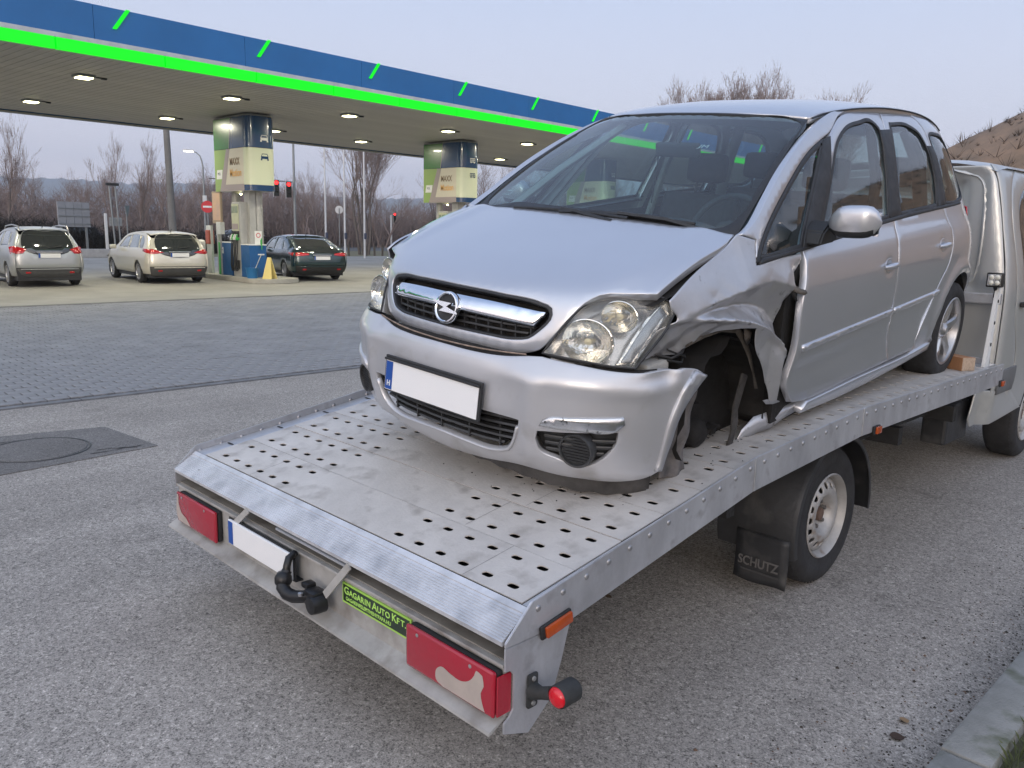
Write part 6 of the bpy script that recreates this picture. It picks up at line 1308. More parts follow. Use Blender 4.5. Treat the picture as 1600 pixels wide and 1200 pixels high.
# ---- crushed left wing
def DENT(x, z):
    x = np.asarray(x, float); z = np.asarray(z, float); p = S(x, z)
    ridge_z = np.interp(x, [-.30, -.276, -.213, -.10, .017, .14, .261, .35], [.52, .569, .655, .72, .762, .79, .803, .81])
    up_z = np.interp(x, [-.40, -.32, -.17, -.01, .11, .24, .34], [.80, .85, .892, .888, .872, .850, .83])
    m = ss(.36, .20, x)*ss(-.46, -.34, x)
    t = np.clip((z-ridge_z)/np.maximum(up_z-ridge_z, .02), 0, 1.6)
    tw = lambda v: 2*np.abs((v-np.floor(v))-.5)                                        # triangle wave: flat facets with sharp folds
    d = -.068*np.clip(1-np.abs(t-.50)/.52, 0, 1)**.85*m*(.55+.45*ss(.32, .0, x))       # hollow between two creases
    d += .026*np.exp(-np.abs(z-ridge_z)/.017)*ss(.33, .22, x)*ss(-.35, -.2, x)         # sharp rolled ridge
    below = np.clip(ridge_z-z, 0, .3)
    d -= .085*(1-np.exp(-below/.05))*ss(.05, .22, x)*ss(.62, .40, x)                   # tucked-in front lower edge
    d -= .035*np.clip(below/.12, 0, 1)*ss(-.02, .1, x)
    d += .030*np.clip(1-np.abs(x+.235)/.07, 0, 1)*ss(.68, .55, z)                      # flared arch edge, pulled out
    d -= .045*ss(-.28, -.40, x)*ss(.97, .86, z)
    d += .026*np.clip(1-np.abs(x+.34)/.05, 0, 1)*np.clip(1-np.abs(z-.86)/.07, 0, 1)
    k = np.exp(-((x-.33)/.17)**2)*ss(.86, .74, z)
    d += k*(.020*(tw(x*7.5+z*11)-.5)+.013*(tw(x*13-z*9+.3)-.5))
    k2 = m*ss(.50, .66, z)*ss(.97, .86, z)
    d += k2*(.010*(tw(x*3.2+z*4.1+.2)-.5)+.003*(tw(x*9-z*12)-.5))
    p[..., 1] += d; p[..., 2] += .3*d*ss(.1, .3, x)*ss(.80, .72, z); return p
wing = [(.004, 1.081, 1), (.049, 1.053), (.16, 1.011), (.279, .970), (.374, .928), (.449, .889, 1), (.445, .862), (.420, .829), (.47, .782), (.522, .740), (.552, .692, 1), (.468, .691), (.42, .700, 1), (.374, .700), (.322, .694, 1), (.281, .704), (.215, .728), (.133, .741), (.06, .742), (-.008, .736, 1), (-.018, .70, 1), (-.034, .665), (-.085, .604), (-.150, .512), (-.188, .436), (-.198, .405, 1), (-.245, .398), (-.315, .414, 1), (-.312, .460), (-.262, .526), (-.260, .573), (-.284, .609), (-.288, .675), (-.312, .771), (-.357, .823), (-.407, .919), (-.443, .978, 1), (-.25, .976), (-.060, .966, 1), (-.098, 1.054, 1)]
panel('front_wing', DENT, wing, M_DENTP, car, res=.0068, thick=.004, gap=.001, lip=.002, rnd=.001, label='crushed silver wing with torn wheel arch')
wingR = [(.004, 1.081, 1), (.065, 1.048), (.26, .993), (.456, .935), (.500, .908, 1), (.47, .85), (.54, .74), (.56, .69, 1), (.37, .69, 1)]+[(.0+.345*math.cos(a), .345+.345*math.sin(a)) for a in np.radians([80, 100, 120, 140, 160, 178])]+[(-.345, .30, 1), (-.43, .32, 1), (-.42, .6), (-.44, .978, 1), (-.25, .976), (-.060, .966, 1), (-.098, 1.054, 1)]
wingR = wingR[:9]+[(.33, .60, 1)]+wingR[9:]
panel('front_wing', S, wingR, M_PAINT, car, res=.035, mirror=True)
# torn metal scraps, liner and wreckage in the empty wheel well
rng = random.Random(4)
def scrap(name, pts, w, m, label=None, jag=.01):
    b = B(); V = []
    for i, p in enumerate(pts):
        t = Vector(pts[min(i+1, len(pts)-1)])-Vector(pts[max(i-1, 0)]); n = t.cross(Vector((.2, 1, .1))).normalized(); ww_ = w*(1-.5*abs(2*i/(len(pts)-1)-1))+rng.uniform(-jag, jag)*.5
        V += [tuple(Vector(p)+n*ww_), tuple(Vector(p)+Vector((0, rng.uniform(-.006, .012), 0))), tuple(Vector(p)-n*ww_)]
    b.add(V, [f for i in range(len(pts)-1) for f in ((3*i, 3*i+1, 3*i+4, 3*i+3), (3*i+1, 3*i+2, 3*i+5, 3*i+4))]); o = b.obj(name, m, car, smooth=180, fix=False, label=label); md = o.modifiers.new('solidify', 'SOLIDIFY'); md.thickness = .002; return o
scrap('torn_flange', [(.30, .74, .70), (.20, .75, .722), (.10, .765, .733), (.0, .775, .725), (-.05, .785, .67), (-.10, .79, .60), (-.15, .79, .52), (-.18, .79, .45)], .014, M_MUDDY)
scrap('torn_metal', [(-.345, .80, .87), (-.352, .815, .85), (-.365, .84, .835), (-.385, .86, .828)], .016, M_MUDDY, 'bent mounting tab sticking out beside the door')
scrap('torn_metal', [(-.34, .81, .86), (-.35, .83, .82), (-.37, .835, .79)], .010, M_WELL)
scrap('torn_metal', [(-.02, .80, .735), (-.03, .81, .70), (-.06, .80, .66)], .02, M_MUDDY)
M_LIN = mat('arch_liner', (.016, .015, .0145), .75, var=.5, vscale=6, bump=.4, bscale=18)
b = B(); V = []; n = 24
for k in range(n+1):
    a = math.radians(-14+k*206/n); r_ = .325+.012*math.sin(k*1.7)+.01*math.sin(k*.6)
    for y in (.775-.02*math.sin(k*.9)**2, .66, .45): V.append((.0+r_*math.cos(a)*1.0, y, .345+r_*math.sin(a)))
b.add(V, [(k*3+j, (k+1)*3+j, (k+1)*3+j+1, k*3+j+1) for k in range(n) for j in range(2)]); b.obj('arch_liner', M_LIN, car, smooth=70, fix=False)
b = B(); b.box(-.40, .46, .54, .60, .0, .70, bev=.015); b.obj('inner_wing_shade', M_WELL, car)  # inner wing as a near-black box, filling the wheel cavity with painted shade
# loose liner flap behind the bumper corner
def LFL(x, z):
    x = np.asarray(x, float); z = np.asarray(z, float); return np.stack([x, .765-.10*(.6-z)*(.5+0*x)+.008*np.sin(x*60+z*9)+.006*np.sin(z*40), z], -1)
panel('loose_liner', LFL, [(.235, .60, 1), (.225, .45), (.245, .30), (.238, .165, 1), (.30, .178), (.345, .20), (.43, .225, 1), (.408, .33), (.372, .42), (.33, .50), (.29, .60, 1)], mat('muddy_plastic', (.22, .20, .19), .7, var=.6, vscale=7, bump=.4, bscale=20, col2=(.05, .047, .045)), car, res=.02, thick=.004, gap=0, lip=.002, rnd=.001, label='mud stained liner flap hanging behind the bumper corner')
# battered suspension remains
b = B(); b.tube([(-.02, .50, .72), (.0, .52, .45), (.02, .54, .26)], [.035, .03, .045], 12); b.tube([(-.12, .42, .20), (.02, .52, .17), (.03, .62, .16)], .028, 10); b.obj('suspension_strut', M_WELL, car, smooth=60)
b = B(); b.lathe([(0, .03), (.035, .03), (.06, .01), (.065, -.02), (.12, -.022), (.125, -.035), (.05, -.04)], (.0, .645, .26), 'Y', 28); b.obj('wheel_hub', M_WELL, car, smooth=45)
b = B(); b.prism([(-.17, .50), (-.13, .36), (-.15, .30), (-.12, .16), (-.16, .10), (-.08, .09), (-.07, .17), (-.10, .26), (-.085, .38), (-.12, .52)], .008, frame((0, .735, 0), (1, 0, 0), (0, .05, 1)), bev=.003); b.tube([(-.18, .70, .12), (-.12, .75, .105), (-.05, .73, .11)], [.015, .022, .014], 7); b.obj('bent_bracket', mat('bent_bracket', (.075, .07, .066), .7, .3, var=.5, vscale=20, bump=.5, bscale=30), car, smooth=50)
b = B(); b.tube([(.42, .66, .68), (.36, .72, .66), (.31, .73, .675), (.24, .70, .69)], .007, 6); b.tube([(.40, .69, .66), (.33, .745, .645), (.28, .72, .66)], .005, 6); b.tube([(.36, .70, .69), (.30, .74, .66), (.22, .69, .65)], .004, 6); b.obj('loose_wiring', M_BLKP, car, smooth=60)
b = B(); b.box(.36, .50, .62, .715, .615, .66, bev=.012); b.obj('lamp_bracket', mat('pale_bracket', (.42, .42, .40), .7, var=.3, vscale=15), car)
# heap of broken plastic on the deck below the well
b = B(); rng = random.Random(9)
for k in range(16):
    c = Vector((rng.uniform(.02, .24), rng.uniform(.52, .70), .0)); s_ = rng.uniform(.015, .045); M_ = Matrix.Translation((.72+rng.uniform(-.06, .07), 1.52+rng.uniform(-.10, .12), .868+rng.uniform(0, .045))) @ Matrix.Rotation(rng.uniform(0, 6), 4, (rng.random(), rng.random(), rng.random()+.1)); b.box(-s_, s_, -s_*.7, s_*.7, -s_*.4, s_*.4, bev=s_*.15, M=M_)
tag(b.obj('broken_part', M_WELL), 'dark lump of broken plastic on the deck below the missing front wheel', 'debris')
b = B(); rng = random.Random(19)
for k in range(260):
    x, y = (rng.gauss(.45, .16), rng.gauss(.86, .10)) if k < 150 else (rng.gauss(.72, .16), rng.gauss(1.55, .25))
    if not (.0 < x < 1.04 and .2 < y < 2.2): continue
    s_ = rng.uniform(.0015, .006); z = DZ(y)+.001; a = rng.uniform(0, 6.28); b.add([(x+s_*math.cos(a+t)*rng.uniform(.5, 1.3), y+s_*math.sin(a+t)*rng.uniform(.5, 1.3), z) for t in (0, 2.1, 4.2)]+[(x, y, z+s_*.7)], [(0, 1, 3), (1, 2, 3), (2, 0, 3)])
tag(b.obj('crash_grit', M_WELL, fix=False), 'scattered dark crumbs of dirt and plastic on the deck below the bumper', 'grit', kind='stuff')
# ---- doors, quarter, pillars
FG = [(-.640, 1.012, 1), (-.745, 1.127), (-.860, 1.257), (-1.02, 1.418), (-1.150, 1.477), (-1.34, 1.509), (-1.520, 1.515), (-1.575, 1.485), (-1.552, 1.31), (-1.478, 1.060, 1)]
RG = [(-1.745, 1.510, 1), (-1.675, 1.267), (-1.640, 1.064, 1), (-2.222, 1.080, 1), (-2.262, 1.19), (-2.235, 1.366), (-2.165, 1.458), (-2.027, 1.505)]
RQ = [(-2.300, 1.445), (-2.350, 1.32), (-2.372, 1.084, 1), (-2.65, 1.086), (-2.79, 1.115), (-2.85, 1.2), (-2.835, 1.32), (-2.72, 1.42), (-2.50, 1.465)]
QG = [(-.066, .978, 1), (-.132, 1.036), (-.429, 1.234), (-.69, 1.365), (-.865, 1.422, 1), (-.655, 1.205), (-.462, .996, 1)]
FD = [(-.458, .985, 1), (-.451, .915), (-.413, .789), (-.407, .6), (-.385, .495), (-.372, .438), (-.40, .39), (-.457, .335, 1), (-.55, .322), (-1.1, .314), (-1.602, .308, 1), (-1.53, .45), (-1.507, .60), (-1.503, .85), (-1.545, 1.03), (-1.60, 1.25), (-1.672, 1.53), (-1.685, 1.572, 1), (-1.421, 1.561), (-1.122, 1.524), (-.959, 1.449), (-.688, 1.210)]
RD = [(-1.602, .308, 1), (-1.98, .302, 1), (-2.02, .40), (-2.11, .54), (-2.22, .66), (-2.34, .77), (-2.385, .90), (-2.34, 1.04), (-2.305, 1.2), (-2.30, 1.36), (-2.245, 1.490), (-2.14, 1.562, 1), (-1.765, 1.577), (-1.685, 1.572, 1), (-1.672, 1.53), (-1.60, 1.25), (-1.545, 1.03), (-1.503, .85), (-1.507, .60), (-1.53, .45)]
QP = [(-1.98, .302, 1), (-2.02, .40), (-2.11, .54), (-2.22, .66), (-2.34, .77), (-2.385, .90), (-2.34, 1.04), (-2.305, 1.2), (-2.30, 1.36), (-2.245, 1.490), (-2.14, 1.562), (-2.3, 1.560), (-2.62, 1.52), (-2.80, 1.48, 1), (-2.94, 1.38), (-3.02, 1.2), (-3.08, 1.0), (-3.12, .7), (-3.10, .45), (-3.05, .28, 1), (-2.99, .28, 1)]+[(-2.63+.352*math.cos(a), .325+.352*math.sin(a)) for a in np.radians([10, 30, 50, 70, 90, 110, 130, 150, 170])]+[(-2.985+.70, .27, 1), (-1.99, .27, 1)]
PF = [(-.098, 1.054, 1), (-.012, 1.077, 1), (-.10, 1.118), (-.25, 1.212), (-.366, 1.283), (-.50, 1.353), (-.642, 1.418), (-.80, 1.478), (-.92, 1.515), (-1.05, 1.545), (-1.29, 1.571), (-1.64, 1.585), (-2.06, 1.586), (-2.4, 1.574), (-2.80, 1.515, 1), (-2.80, 1.484, 1), (-2.62, 1.523), (-2.3, 1.563), (-2.14, 1.565), (-1.765, 1.580), (-1.421, 1.564), (-1.122, 1.527), (-.955, 1.452), (-.865, 1.426), (-.69, 1.370), (-.429, 1.240), (-.132, 1.042), (-.07, .985, 1)]
def QF(x, z):  # quarter with wheel arch flare
    p = S(x, z); r = np.hypot(np.asarray(x)+2.63, np.asarray(z)-.325); p[..., 1] += .018*np.exp(-((r-.385)/.03)**2)*ss(.2, .5, z); return p
def DOORF(x, z):  # shoulder, lower waist
    p = S(x, z); z = np.asarray(z, float); x = np.asarray(x, float); p[..., 1] += .006*np.exp(-((z-.955)/.018)**2)-.008*np.exp(-((z-.47)/.07)**2)+.010*ss(.36, .31, z)
    for hx, hz in ((-1.385, .838), (-2.215, .871)): p[..., 1] -= .012*np.exp(-(((x-hx)/.05)**2+((z-hz)/.032)**2)**2)
    return p
for mi in (False, True):
    lab = None
    panel('front_door', DOORF, FD, M_PAINT, car, holes=[FG], res=.03, mirror=mi, thick=.03)
    panel('rear_door', DOORF, RD, M_PAINT, car, holes=[RG], res=.03, mirror=mi, thick=.03)
    panel('rear_quarter', QF, QP, M_PAINT, car, holes=[RQ], res=.03, mirror=mi, thick=.03)
    panel('side_frame', S, PF, M_PAINT, car, res=.025, mirror=mi, thick=.03)
    for nm, w_ in (('door_window', FG), ('door_window', RG), ('quarter_window', RQ), ('front_quarter_window', QG)): panel(nm, S, w_, M_SGL, car, res=.06, mirror=mi, off=-.005, thick=.004, gap=-.003, lip=.001, rnd=.0005)
    for nm, w_ in (('window_seal', FG), ('window_seal', RG), ('window_seal', RQ), ('window_seal', QG)):
        q = smooth_poly(w_, .03); q = q if area2(q) > 0 else q[::-1]; q2 = inset(q, -.006); q3 = inset(q, .013 if w_ is not QG else .016); panel(nm, S, [tuple(p) for p in q2], M_TRIMB, car, holes=[[tuple(p) for p in q3]], res=.03, mirror=mi, off=.0015, thick=.006, gap=0, lip=.002, rnd=.001, smooth_out=False)
    panel('pillar_trim', S, [(-1.478, 1.055, 1), (-1.552, 1.31), (-1.572, 1.475, 1), (-1.735, 1.480, 1), (-1.678, 1.267), (-1.640, 1.055, 1)], M_TRIMB, car, res=.04, mirror=mi, off=.004, thick=.006, gap=.0)
    panel('pillar_trim', S, [(-2.225, 1.075, 1), (-2.266, 1.19), (-2.238, 1.37), (-2.225, 1.40, 1), (-2.318, 1.40, 1), (-2.348, 1.32), (-2.368, 1.078, 1)], M_TRIMB, car, res=.04, mirror=mi, off=.004, thick=.006, gap=.0)
    panel('pillar_trim', S, [(-.465, .992, 1), (-.655, 1.205), (-.868, 1.424, 1), (-.955, 1.440, 1), (-.86, 1.262), (-.742, 1.13), (-.640, 1.005, 1)], M_TRIMB, car, res=.04, mirror=mi, off=.004, thick=.006, gap=0)
    panel('waist_seal', S, [(-.075, .966, 1), (-.471, .984), (-1.607, 1.040), (-2.66, 1.068, 1), (-2.66, 1.083, 1), (-1.607, 1.060), (-.64, 1.008), (-.471, .997), (-.10, .986, 1)], M_TRIMB, car, res=.04, mirror=mi, off=.007, thick=.02, gap=0)
    panel('sill', S, [(-.56, .262, 1), (-.60, .310, 1), (-1.1, .306), (-2.20, .296), (-2.26, .30, 1), (-2.27, .25, 1), (-1.8, .238), (-1.0, .240)], M_PAINT, car, res=.03, mirror=mi, off=.016, thick=.05, gap=0, lip=.004, rnd=.002)
    for (x0, x1, z0, z1) in ((-.458, -1.497, .578, .592), (-1.516, -2.227, .592, .604)):
        panel('door_moulding', S, [(x0, z0-.016, 1), (x0, z0+.016, 1), (x1, z1+.015, 1), (x1, z1-.015, 1)], M_PAINT, car, res=.03, mirror=mi, off=.010, thick=.015, gap=0, lip=.005, rnd=.003)
    for hx, hz in ((-1.385, .838), (-2.215, .871)):
        p = S(np.array([hx]), np.array([hz]))[0]; b = B(); V = []; sgn = -1 if mi else 1; pts = [(-.085, -.010), (-.045, .004), (0, .012), (.045, .004), (.085, -.010)]
        b.tube([(hx+q[0], sgn*(p[1]+q[1]+.006), hz-.004+.006*(1-(q[0]/.085)**2)) for q in [(-.080, -.004), (-.05, .012), (0, .017), (.05, .012), (.080, -.004)]], [.008, .013, .014, .013, .008], 10); b.obj('door_handle', M_PAINT, car, smooth=60)
        q = [(hx+.062*math.cos(t), hz-.002+.038*math.sin(t)) for t in np.linspace(0, 2*math.pi, 18, endpoint=False)]; panel('handle_cup', DOORF, q, M_PAINT, car, res=.02, mirror=mi, off=.0015, thick=.003, gap=0, lip=.003, rnd=.002)
    # mirror
    sgn = -1 if mi else 1; my = .95; b = B(); n, m_ = 20, 10; V = []
    for j in range(m_+1):
        t = j/m_; yy = .835+.215*t; prof_ = math.sin(math.pi*min(1, (.10+.90*t)))**.45 if t < 1 else 0; hz_ = .070*max(.02, (1-abs(2*t-1.03)**4.5)); hx_ = .055*max(.02, (1-abs(2*t-.95)**3.5))
        for k in range(n):
            a = 2*math.pi*k/n; ca, sa = math.cos(a), math.sin(a); V.append((-.585+(.055 if ca > 0 else .018)*abs(ca)**.55*np.sign(ca)*(hx_/.055)-.0*t, sgn*yy, 1.108+(.072 if sa > 0 else .060)*np.sign(sa)*abs(sa)**.55*(hz_/.07)-.012*(1-t)))
    F_ = [(j*n+k, j*n+(k+1) % n, (j+1)*n+(k+1) % n, (j+1)*n+k) for j in range(m_) for k in range(n)]+[tuple(range(n)), tuple(m_*n+k for k in range(n))]
    b.add(V, F_); b.m = [0 if np.mean([V[i][2] for i in f]) > 1.084 else 1 for f in F_]; mo = b.obj('wing_mirror', [M_PAINT, M_TRIMB], car, smooth=60)
    b = B(); b.prism([(-.50, 1.005), (-.66, 1.01), (-.69, 1.065), (-.60, 1.10), (-.53, 1.06)], .09, frame((0, sgn*.755 if sgn > 0 else -.845, 0), (1, 0, 0), (0, 0, 1)) if sgn < 0 else frame((0, .845, 0), (1, 0, 0), (0, 0, 1)), bev=.008); b.obj('mirror_foot', M_TRIMB, mo)
    b = B(); b.prism([(.85, 1.06), (1.035, 1.055), (1.04, 1.15), (.87, 1.165)], .004, frame((-.606, 0, 0), (0, sgn, 0), (0, 0, 1)), bev=.001); b.obj('mirror_glass', M_CHROME, mo)
# torn sill end and dark gap behind the wing
b = B(); b.box(-.60, -.36, .60, .79, .25, .92); b.obj('door_post', M_WELL, car)
scrap('crumpled_sill', [(-.60, .80, .285), (-.48, .79, .275), (-.38, .775, .26), (-.30, .75, .25), (-.24, .735, .215), (-.19, .73, .17)], .038, M_DENTP, 'crumpled torn front end of the silver sill')
scrap('crumpled_sill', [(-.40, .80, .345), (-.36, .79, .352), (-.31, .785, .36), (-.27, .79, .375)], .011, M_DENTP)
b = B(); b.box(-2.3, -.45, -.74, .74, .20, .26); b.box(-3.1, -2.2, -.60, .60, .24, .55); b.obj('floor_pan', M_WELL, car)
# windscreen and roof
panel('windscreen', WS, [(.02, -.975, 1), (-.005, -.5), (-.01, 0), (-.005, .5), (.02, .975, 1), (.3, .968), (.6, .962), (.97, .955), (.985, .90), (.988, .5), (.990, 0), (.988, -.5), (.985, -.90), (.97, -.955), (.6, -.962), (.3, -.968)], M_GLASS, car, res=.05, thick=.005, gap=0, lip=.002, rnd=.001)
fr_o = [(-.02, -.985, 1), (-.03, -.5), (-.035, 0), (-.03, .5), (-.02, .985, 1), (.3, .985), (.6, .985), (.975, .985, 1), (.994, .5), (.996, 0), (.994, -.5), (.975, -.985, 1), (.6, -.985), (.3, -.985)]; fr_i = [(.075, -.93), (.065, -.5), (.06, 0), (.065, .5), (.075, .93), (.12, .945), (.3, .945), (.6, .942), (.94, .935), (.968, .88), (.975, .5), (.978, 0), (.975, -.5), (.968, -.88), (.94, -.935), (.6, -.942), (.3, -.945), (.12, -.945)]
panel('windscreen_frame', WS, fr_o, M_TRIMB, car, holes=[fr_i], res=.04, off=.0035, thick=.008, gap=0, lip=.002, rnd=.001)
panel('roof', RF, [(.004, -.985, 1), (.002, -.5), (0, 0), (.002, .5), (.004, .985, 1), (.15, .99), (.5, .99), (.85, .99), (.99, .96, 1), (1.0, 0), (.99, -.96, 1), (.85, -.99), (.5, -.99), (.15, -.99)], M_PAINT, car, res=.05, thick=.03)
for sg in (1, -1):
    pts = [tuple(RF(np.array([s_]), np.array([sg*.995]))[0]-np.array([0, 0, .004])) for s_ in np.linspace(.01, .98, 20)]; b = B(); b.tube(pts, .0045, 6); b.obj('roof_gutter', M_TRIMB, car, smooth=60)
b = B(); p = S(np.array([-1.36]), np.array([1.556]))[0]
# tailgate with rear window
def TG(y, z):
    y = np.asarray(y, float); z = np.asarray(z, float); return np.stack([sp(z, XEND)+.30*(np.abs(y)/.85)**3.2, y, z], -1)
rwn = mir1([(0, 1.06), (.50, 1.06), (.55, 1.12), (.50, 1.38), (.46, 1.43), (0, 1.45)])
panel('tailgate', TG, mir1([(0, .50, 1), (.66, .50, 1), (.66, .9), (.62, 1.1), (.55, 1.40), (.50, 1.54, 1), (0, 1.56)]), M_PAINT, car, holes=[rwn], res=.05)
panel('rear_window', TG, rwn, M_SGL, car, res=.08, off=-.004, thick=.004, gap=-.003)
panel('rear_bumper', TG, mir1([(0, .25, 1), (.72, .25, 1), (.76, .50, 1), (0, .495)]), M_PAINT, car, res=.06, off=.03)
for sg in (1, -1): panel('tail_light', TG, [(sg*.60, .70, 1), (sg*.74, .72, 1), (sg*.70, 1.03, 1), (sg*.62, 1.05, 1)], M_REDL, car, res=.05, off=.012)
# window lettering seen through the windscreen
_p = [off_fn(WS, -.012)(np.array([s_]), np.array([r_]))[0] for s_, r_ in ((.610, .385), (.610, .475), (.68, .385))]
text('JM', .044, M_WHITE, car, frame(_p[0], _p[1]-_p[0], _p[2]-_p[0]), ext=.0005, label='small white letters on the windscreen')
# interior
b = B(); V = []; n = 16
for i in range(6):
    x = (.02, -.10, -.25, -.42, -.50, -.52)[i]; z = (1.03, 1.045, 1.03, .99, .90, .60)[i]
    for k in range(n+1):
        y = -.68+1.36*k/n; V.append((x-.05*(y/.7)**2, y, z+(.055*math.exp(-((y-.36)/.17)**2) if 1 <= i <= 3 else 0)+(.012*math.exp(-(y/.3)**2) if i < 4 else 0)))
b.add(V, [(i*(n+1)+k, i*(n+1)+k+1, (i+1)*(n+1)+k+1, (i+1)*(n+1)+k) for i in range(5) for k in range(n)]); b.obj('dashboard', M_INT, car, smooth=60, fix=False)
b = B(); cw = Vector((-.60, .36, 1.00)); u_ = Vector((0, 1, 0)); v_ = Vector((-.42, 0, .90)).normalized(); R0 = .185
b.tube([tuple(cw+u_*R0*math.cos(t)+v_*R0*math.sin(t)) for t in np.linspace(0, 2*math.pi, 32, endpoint=False)], .014, 8, closed=True)
for t in (0, math.pi, -math.pi/2): b.tube([tuple(cw), tuple(cw+u_*R0*math.cos(t)+v_*R0*math.sin(t))], .012, 6)
b.lathe([(0, .02), (.06, .01), (.06, -.03)], tuple(cw), 'X', 16); b.tube([tuple(cw), (-.40, .36, .92)], .03, 8); b.obj('steering_wheel', M_INT, car, smooth=60)
def seat(x, y, w):
    b = B(); b.box(x-.02, x+.50, y-w, y+w, .40, .56, bev=.05); b.box(-.07, .07, -w, w, 0, .62, bev=.05, M=Matrix.Translation((x-.06, y, .50)) @ Matrix.Rotation(-.28, 4, 'Y')); s_ = b.obj('seat', M_SEAT, car, smooth=60)
    for hy in ((0,) if w < .4 else (-.42, .42)):
        b = B(); b.box(-.05, .05, -.12, .12, 0, .17, bev=.04, M=Matrix.Translation((x-.255, y+hy, 1.16)) @ Matrix.Rotation(-.12, 4, 'Y')); b.tube([(x-.23, y+hy-.05, 1.08), (x-.25, y+hy-.05, 1.2)], .008, 6); b.tube([(x-.23, y+hy+.05, 1.08), (x-.25, y+hy+.05, 1.2)], .008, 6); b.obj('headrest', M_SEAT, s_, smooth=60)
seat(-1.35, .36, .24); seat(-1.35, -.36, .24); seat(-2.15, 0, .62)
b = B(); b.box(-.02, .02, -.12, .12, -.035, .035, bev=.015, M=Matrix.Translation((-.74, -.02, 1.36)) @ Matrix.Rotation(.25, 4, 'Y')); b.tube([(-.73, -.02, 1.39), (-.76, -.02, 1.44), (-.80, -.02, 1.47)], .01, 6); b.obj('inside_mirror', M_INT, car, smooth=60)
b = B()
for sg in (1, -1):
    b.add([tuple(q) for q in RF(np.array([.05, .05, .95, .95]), np.array([sg*.0, sg*.9, sg*.9, 0]))-np.array([0, 0, .04])], [(0, 1, 2, 3)])
b.obj('headlining', M_LINER, car, fix=False)
for sg in (1, -1):
    b = B(); b.add([(-.6, sg*.74, .30), (-2.9, sg*.70, .30), (-2.9, sg*.70, 1.02), (-.6, sg*.735, .98)], [(0, 1, 2, 3)]); b.obj('door_lining', M_INT, car)
    b = B(); b.tube([(-1.50, sg*.68, .95), (-1.58, sg*.63, 1.25), (-1.64, sg*.545, 1.50)], .025, 6); b.tube([(-2.30, sg*.66, 1.0), (-2.30, sg*.60, 1.3), (-2.25, sg*.52, 1.48)], .04, 6); b.tube([(-.18, sg*.66, 1.03), (-.52, sg*.59, 1.24), (-.95, sg*.50, 1.47)], .022, 6); b.obj('inner_pillar', M_LINER if sg < 0 else M_INT, car, smooth=60)
    b = B(); b.add([(-1.55, sg*.665, 1.38), (-1.55, sg*.655, 1.38), (-1.45, sg*.66, .7), (-1.45, sg*.67, .7)], [(0, 1, 2, 3)]); b.obj('seat_belt', M_INT, car)
# wipers, cowl, inspection sticker
b = B(); V = []
for k in range(21):
    r = -1+2*k/20; p0 = WS(np.array([-.03]), np.array([r*.97]))[0]; V += [(p0[0]+.055, p0[1], p0[2]-.012), (p0[0]-.03, p0[1], p0[2]+.002)]
b.add(V, [(2*k, 2*k+2, 2*k+3, 2*k+1) for k in range(20)]); b.obj('cowl', M_TRIMB, car, smooth=180, fix=False)
offW = off_fn(WS, .016)
for (pts, nm) in ((([(.005, -.50), (.018, -.2), (.022, .10), (.012, .38)]), 'wiper_blade'), (([(.010, -.10), (.030, .20), (.030, .45), (.018, .76)]), 'wiper_blade'), (([(-.02, .30), (.02, .02), (.026, -.10)]), 'wiper_arm'), (([(-.02, .85), (.025, .60), (.034, .30)]), 'wiper_arm')):
    P_ = [tuple(offW(np.array([s_]), np.array([r]))[0]) for s_, r in pts]; b = B(); b.tube(P_, .008 if 'blade' in nm else .011, 6); b.obj(nm, M_TRIMB, car, smooth=60)
offW2 = off_fn(WS, .002)
def wsq(s0, s1, r0, r1, nm, m, d=.0015):
    g = off_fn(WS, d); b = B(); b.add([tuple(g(np.array([s_]), np.array([r]))[0]) for s_, r in ((s0, r0), (s0, r1), (s1, r1), (s1, r0))], [(0, 1, 2, 3)]); b.obj(nm, m, car, fix=False)
M_STK = mat('sticker_pale', (.42, .50, .50), .5)
wsq(.12, .124, -.87, -.78, 'sticker_line', M_STK, -.007); wsq(.185, .189, -.87, -.78, 'sticker_line', M_STK, -.007); wsq(.12, .188, -.873, -.868, 'sticker_line', M_STK, -.007); wsq(.12, .188, -.782, -.777, 'sticker_line', M_STK, -.007); wsq(.15, .156, -.86, -.79, 'sticker_line', M_STK, -.007)
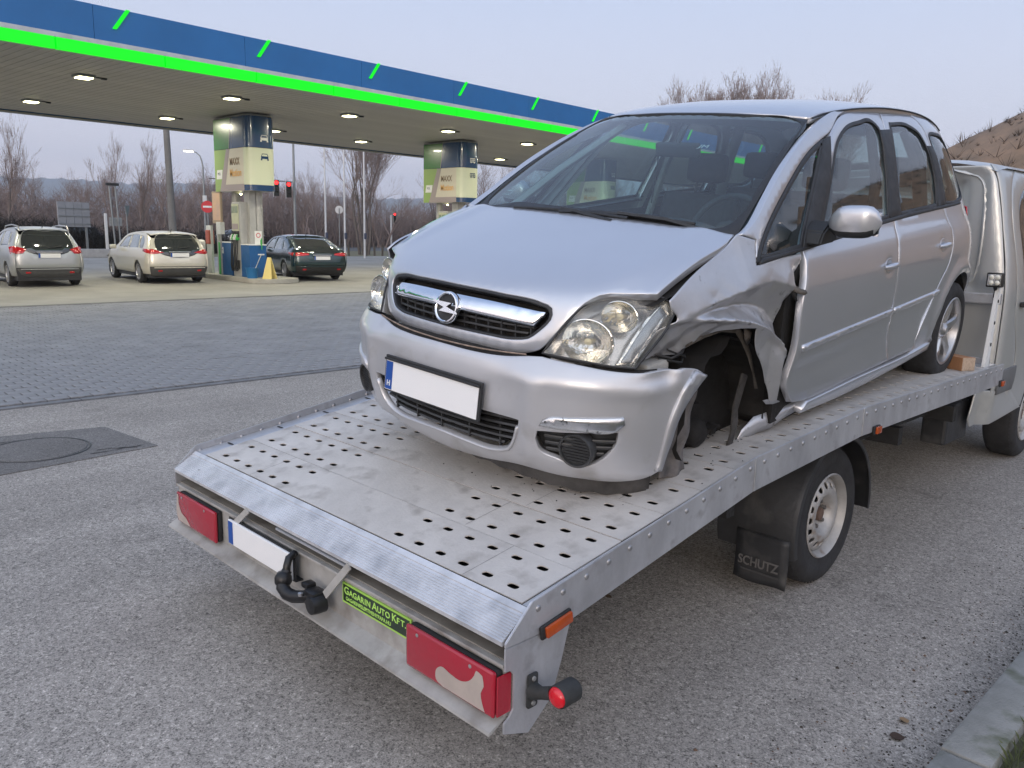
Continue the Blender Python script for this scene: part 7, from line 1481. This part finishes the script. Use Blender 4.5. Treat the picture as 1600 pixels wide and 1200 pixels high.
# wheels
def alloy(cx, sy):
    c = (cx, sy*.735, .304); R, rr, w = .304, .205, .205; s_ = sy; t_ = B()
    pr = [(rr, -.09), (rr+.02, -w/2), (R-.045, -w/2-.004), (R-.010, -w/2+.022), (R, -w/4), (R, w/4), (R-.008, w/2-.022), (R-.030, w/2-.004), (R-.05, w/2+.002), (rr+.018, w/2-.002), (rr, w/2-.016)]
    t_.lathe([(r, h*s_) for r, h in pr], c, 'Y', 48); to = t_.obj('wheel', M_TYRE, car, smooth=45)
    r_ = B(); f = (w/2-.006)*s_; r_.lathe([(rr+.006, f), (rr+.002, f+.003*s_), (rr-.008, f), (rr-.012, f-.02*s_), (rr-.028, f-.10*s_), (rr-.03, f-.17*s_)], c, 'Y', 48); r_.obj('rim', M_RIM, to, smooth=50)
    for k in range(5):
        a = 2*math.pi*k/5+.35; u = Vector((math.cos(a), 0, math.sin(a))); v = Vector((-math.sin(a), 0, math.cos(a))); C_ = Vector(c); Y_ = Vector((0, 1, 0)); q = B(); sec = []
        for t, wd_, dp in ((.035, .034, -.030), (.09, .027, -.018), (.15, .027, -.010), (.198, .033, -.014)):
            for wv, dv in ((wd_, dp-.014), (wd_*.7, dp), (-wd_*.7, dp), (-wd_, dp-.014), (-wd_*.8, dp-.035), (wd_*.8, dp-.035)): sec.append(C_+u*t+v*wv+Y_*(f+dv*s_))
        q.add(sec, [(i*6+j, (i+1)*6+j, (i+1)*6+(j+1) % 6, i*6+(j+1) % 6) for i in range(3) for j in range(6)]+[(0, 1, 2, 3, 4, 5), (18, 19, 20, 21, 22, 23)]); q.obj('spoke', M_RIM, to, smooth=40)
    q = B(); q.lathe([(0, f-.012*s_), (.026, f-.012*s_), (.032, f-.018*s_), (.055, f-.03*s_), (.06, f-.06*s_)], c, 'Y', 24); q.obj('hub_cap', M_RIM, to, smooth=45)
    q = B(); q.lathe([(.0, f-.11*s_), (.14, f-.11*s_), (.145, f-.12*s_)], c, 'Y', 32); q.obj('brake_disc', mat('brake_dark', (.05, .048, .045), .6), to)
alloy(-2.63, 1); alloy(-2.63, -1); alloy(.0, -1)
b = B()
for sg in (1, -1):
    for cx in (-2.63, 0):
        if cx == 0 and sg > 0: continue
        V = []; n = 16
        for k in range(n+1):
            a = math.radians(-5+190*k/n)
            for y in (.80, .50): V.append((cx+.350*math.cos(a), sg*y, .325+.350*math.sin(a)))
        b.add(V, [(2*k, 2*k+2, 2*k+3, 2*k+1) for k in range(n)]); b.box(cx-.35, cx+.35, sg*.5-.01, sg*.5+.01, .2, .68)
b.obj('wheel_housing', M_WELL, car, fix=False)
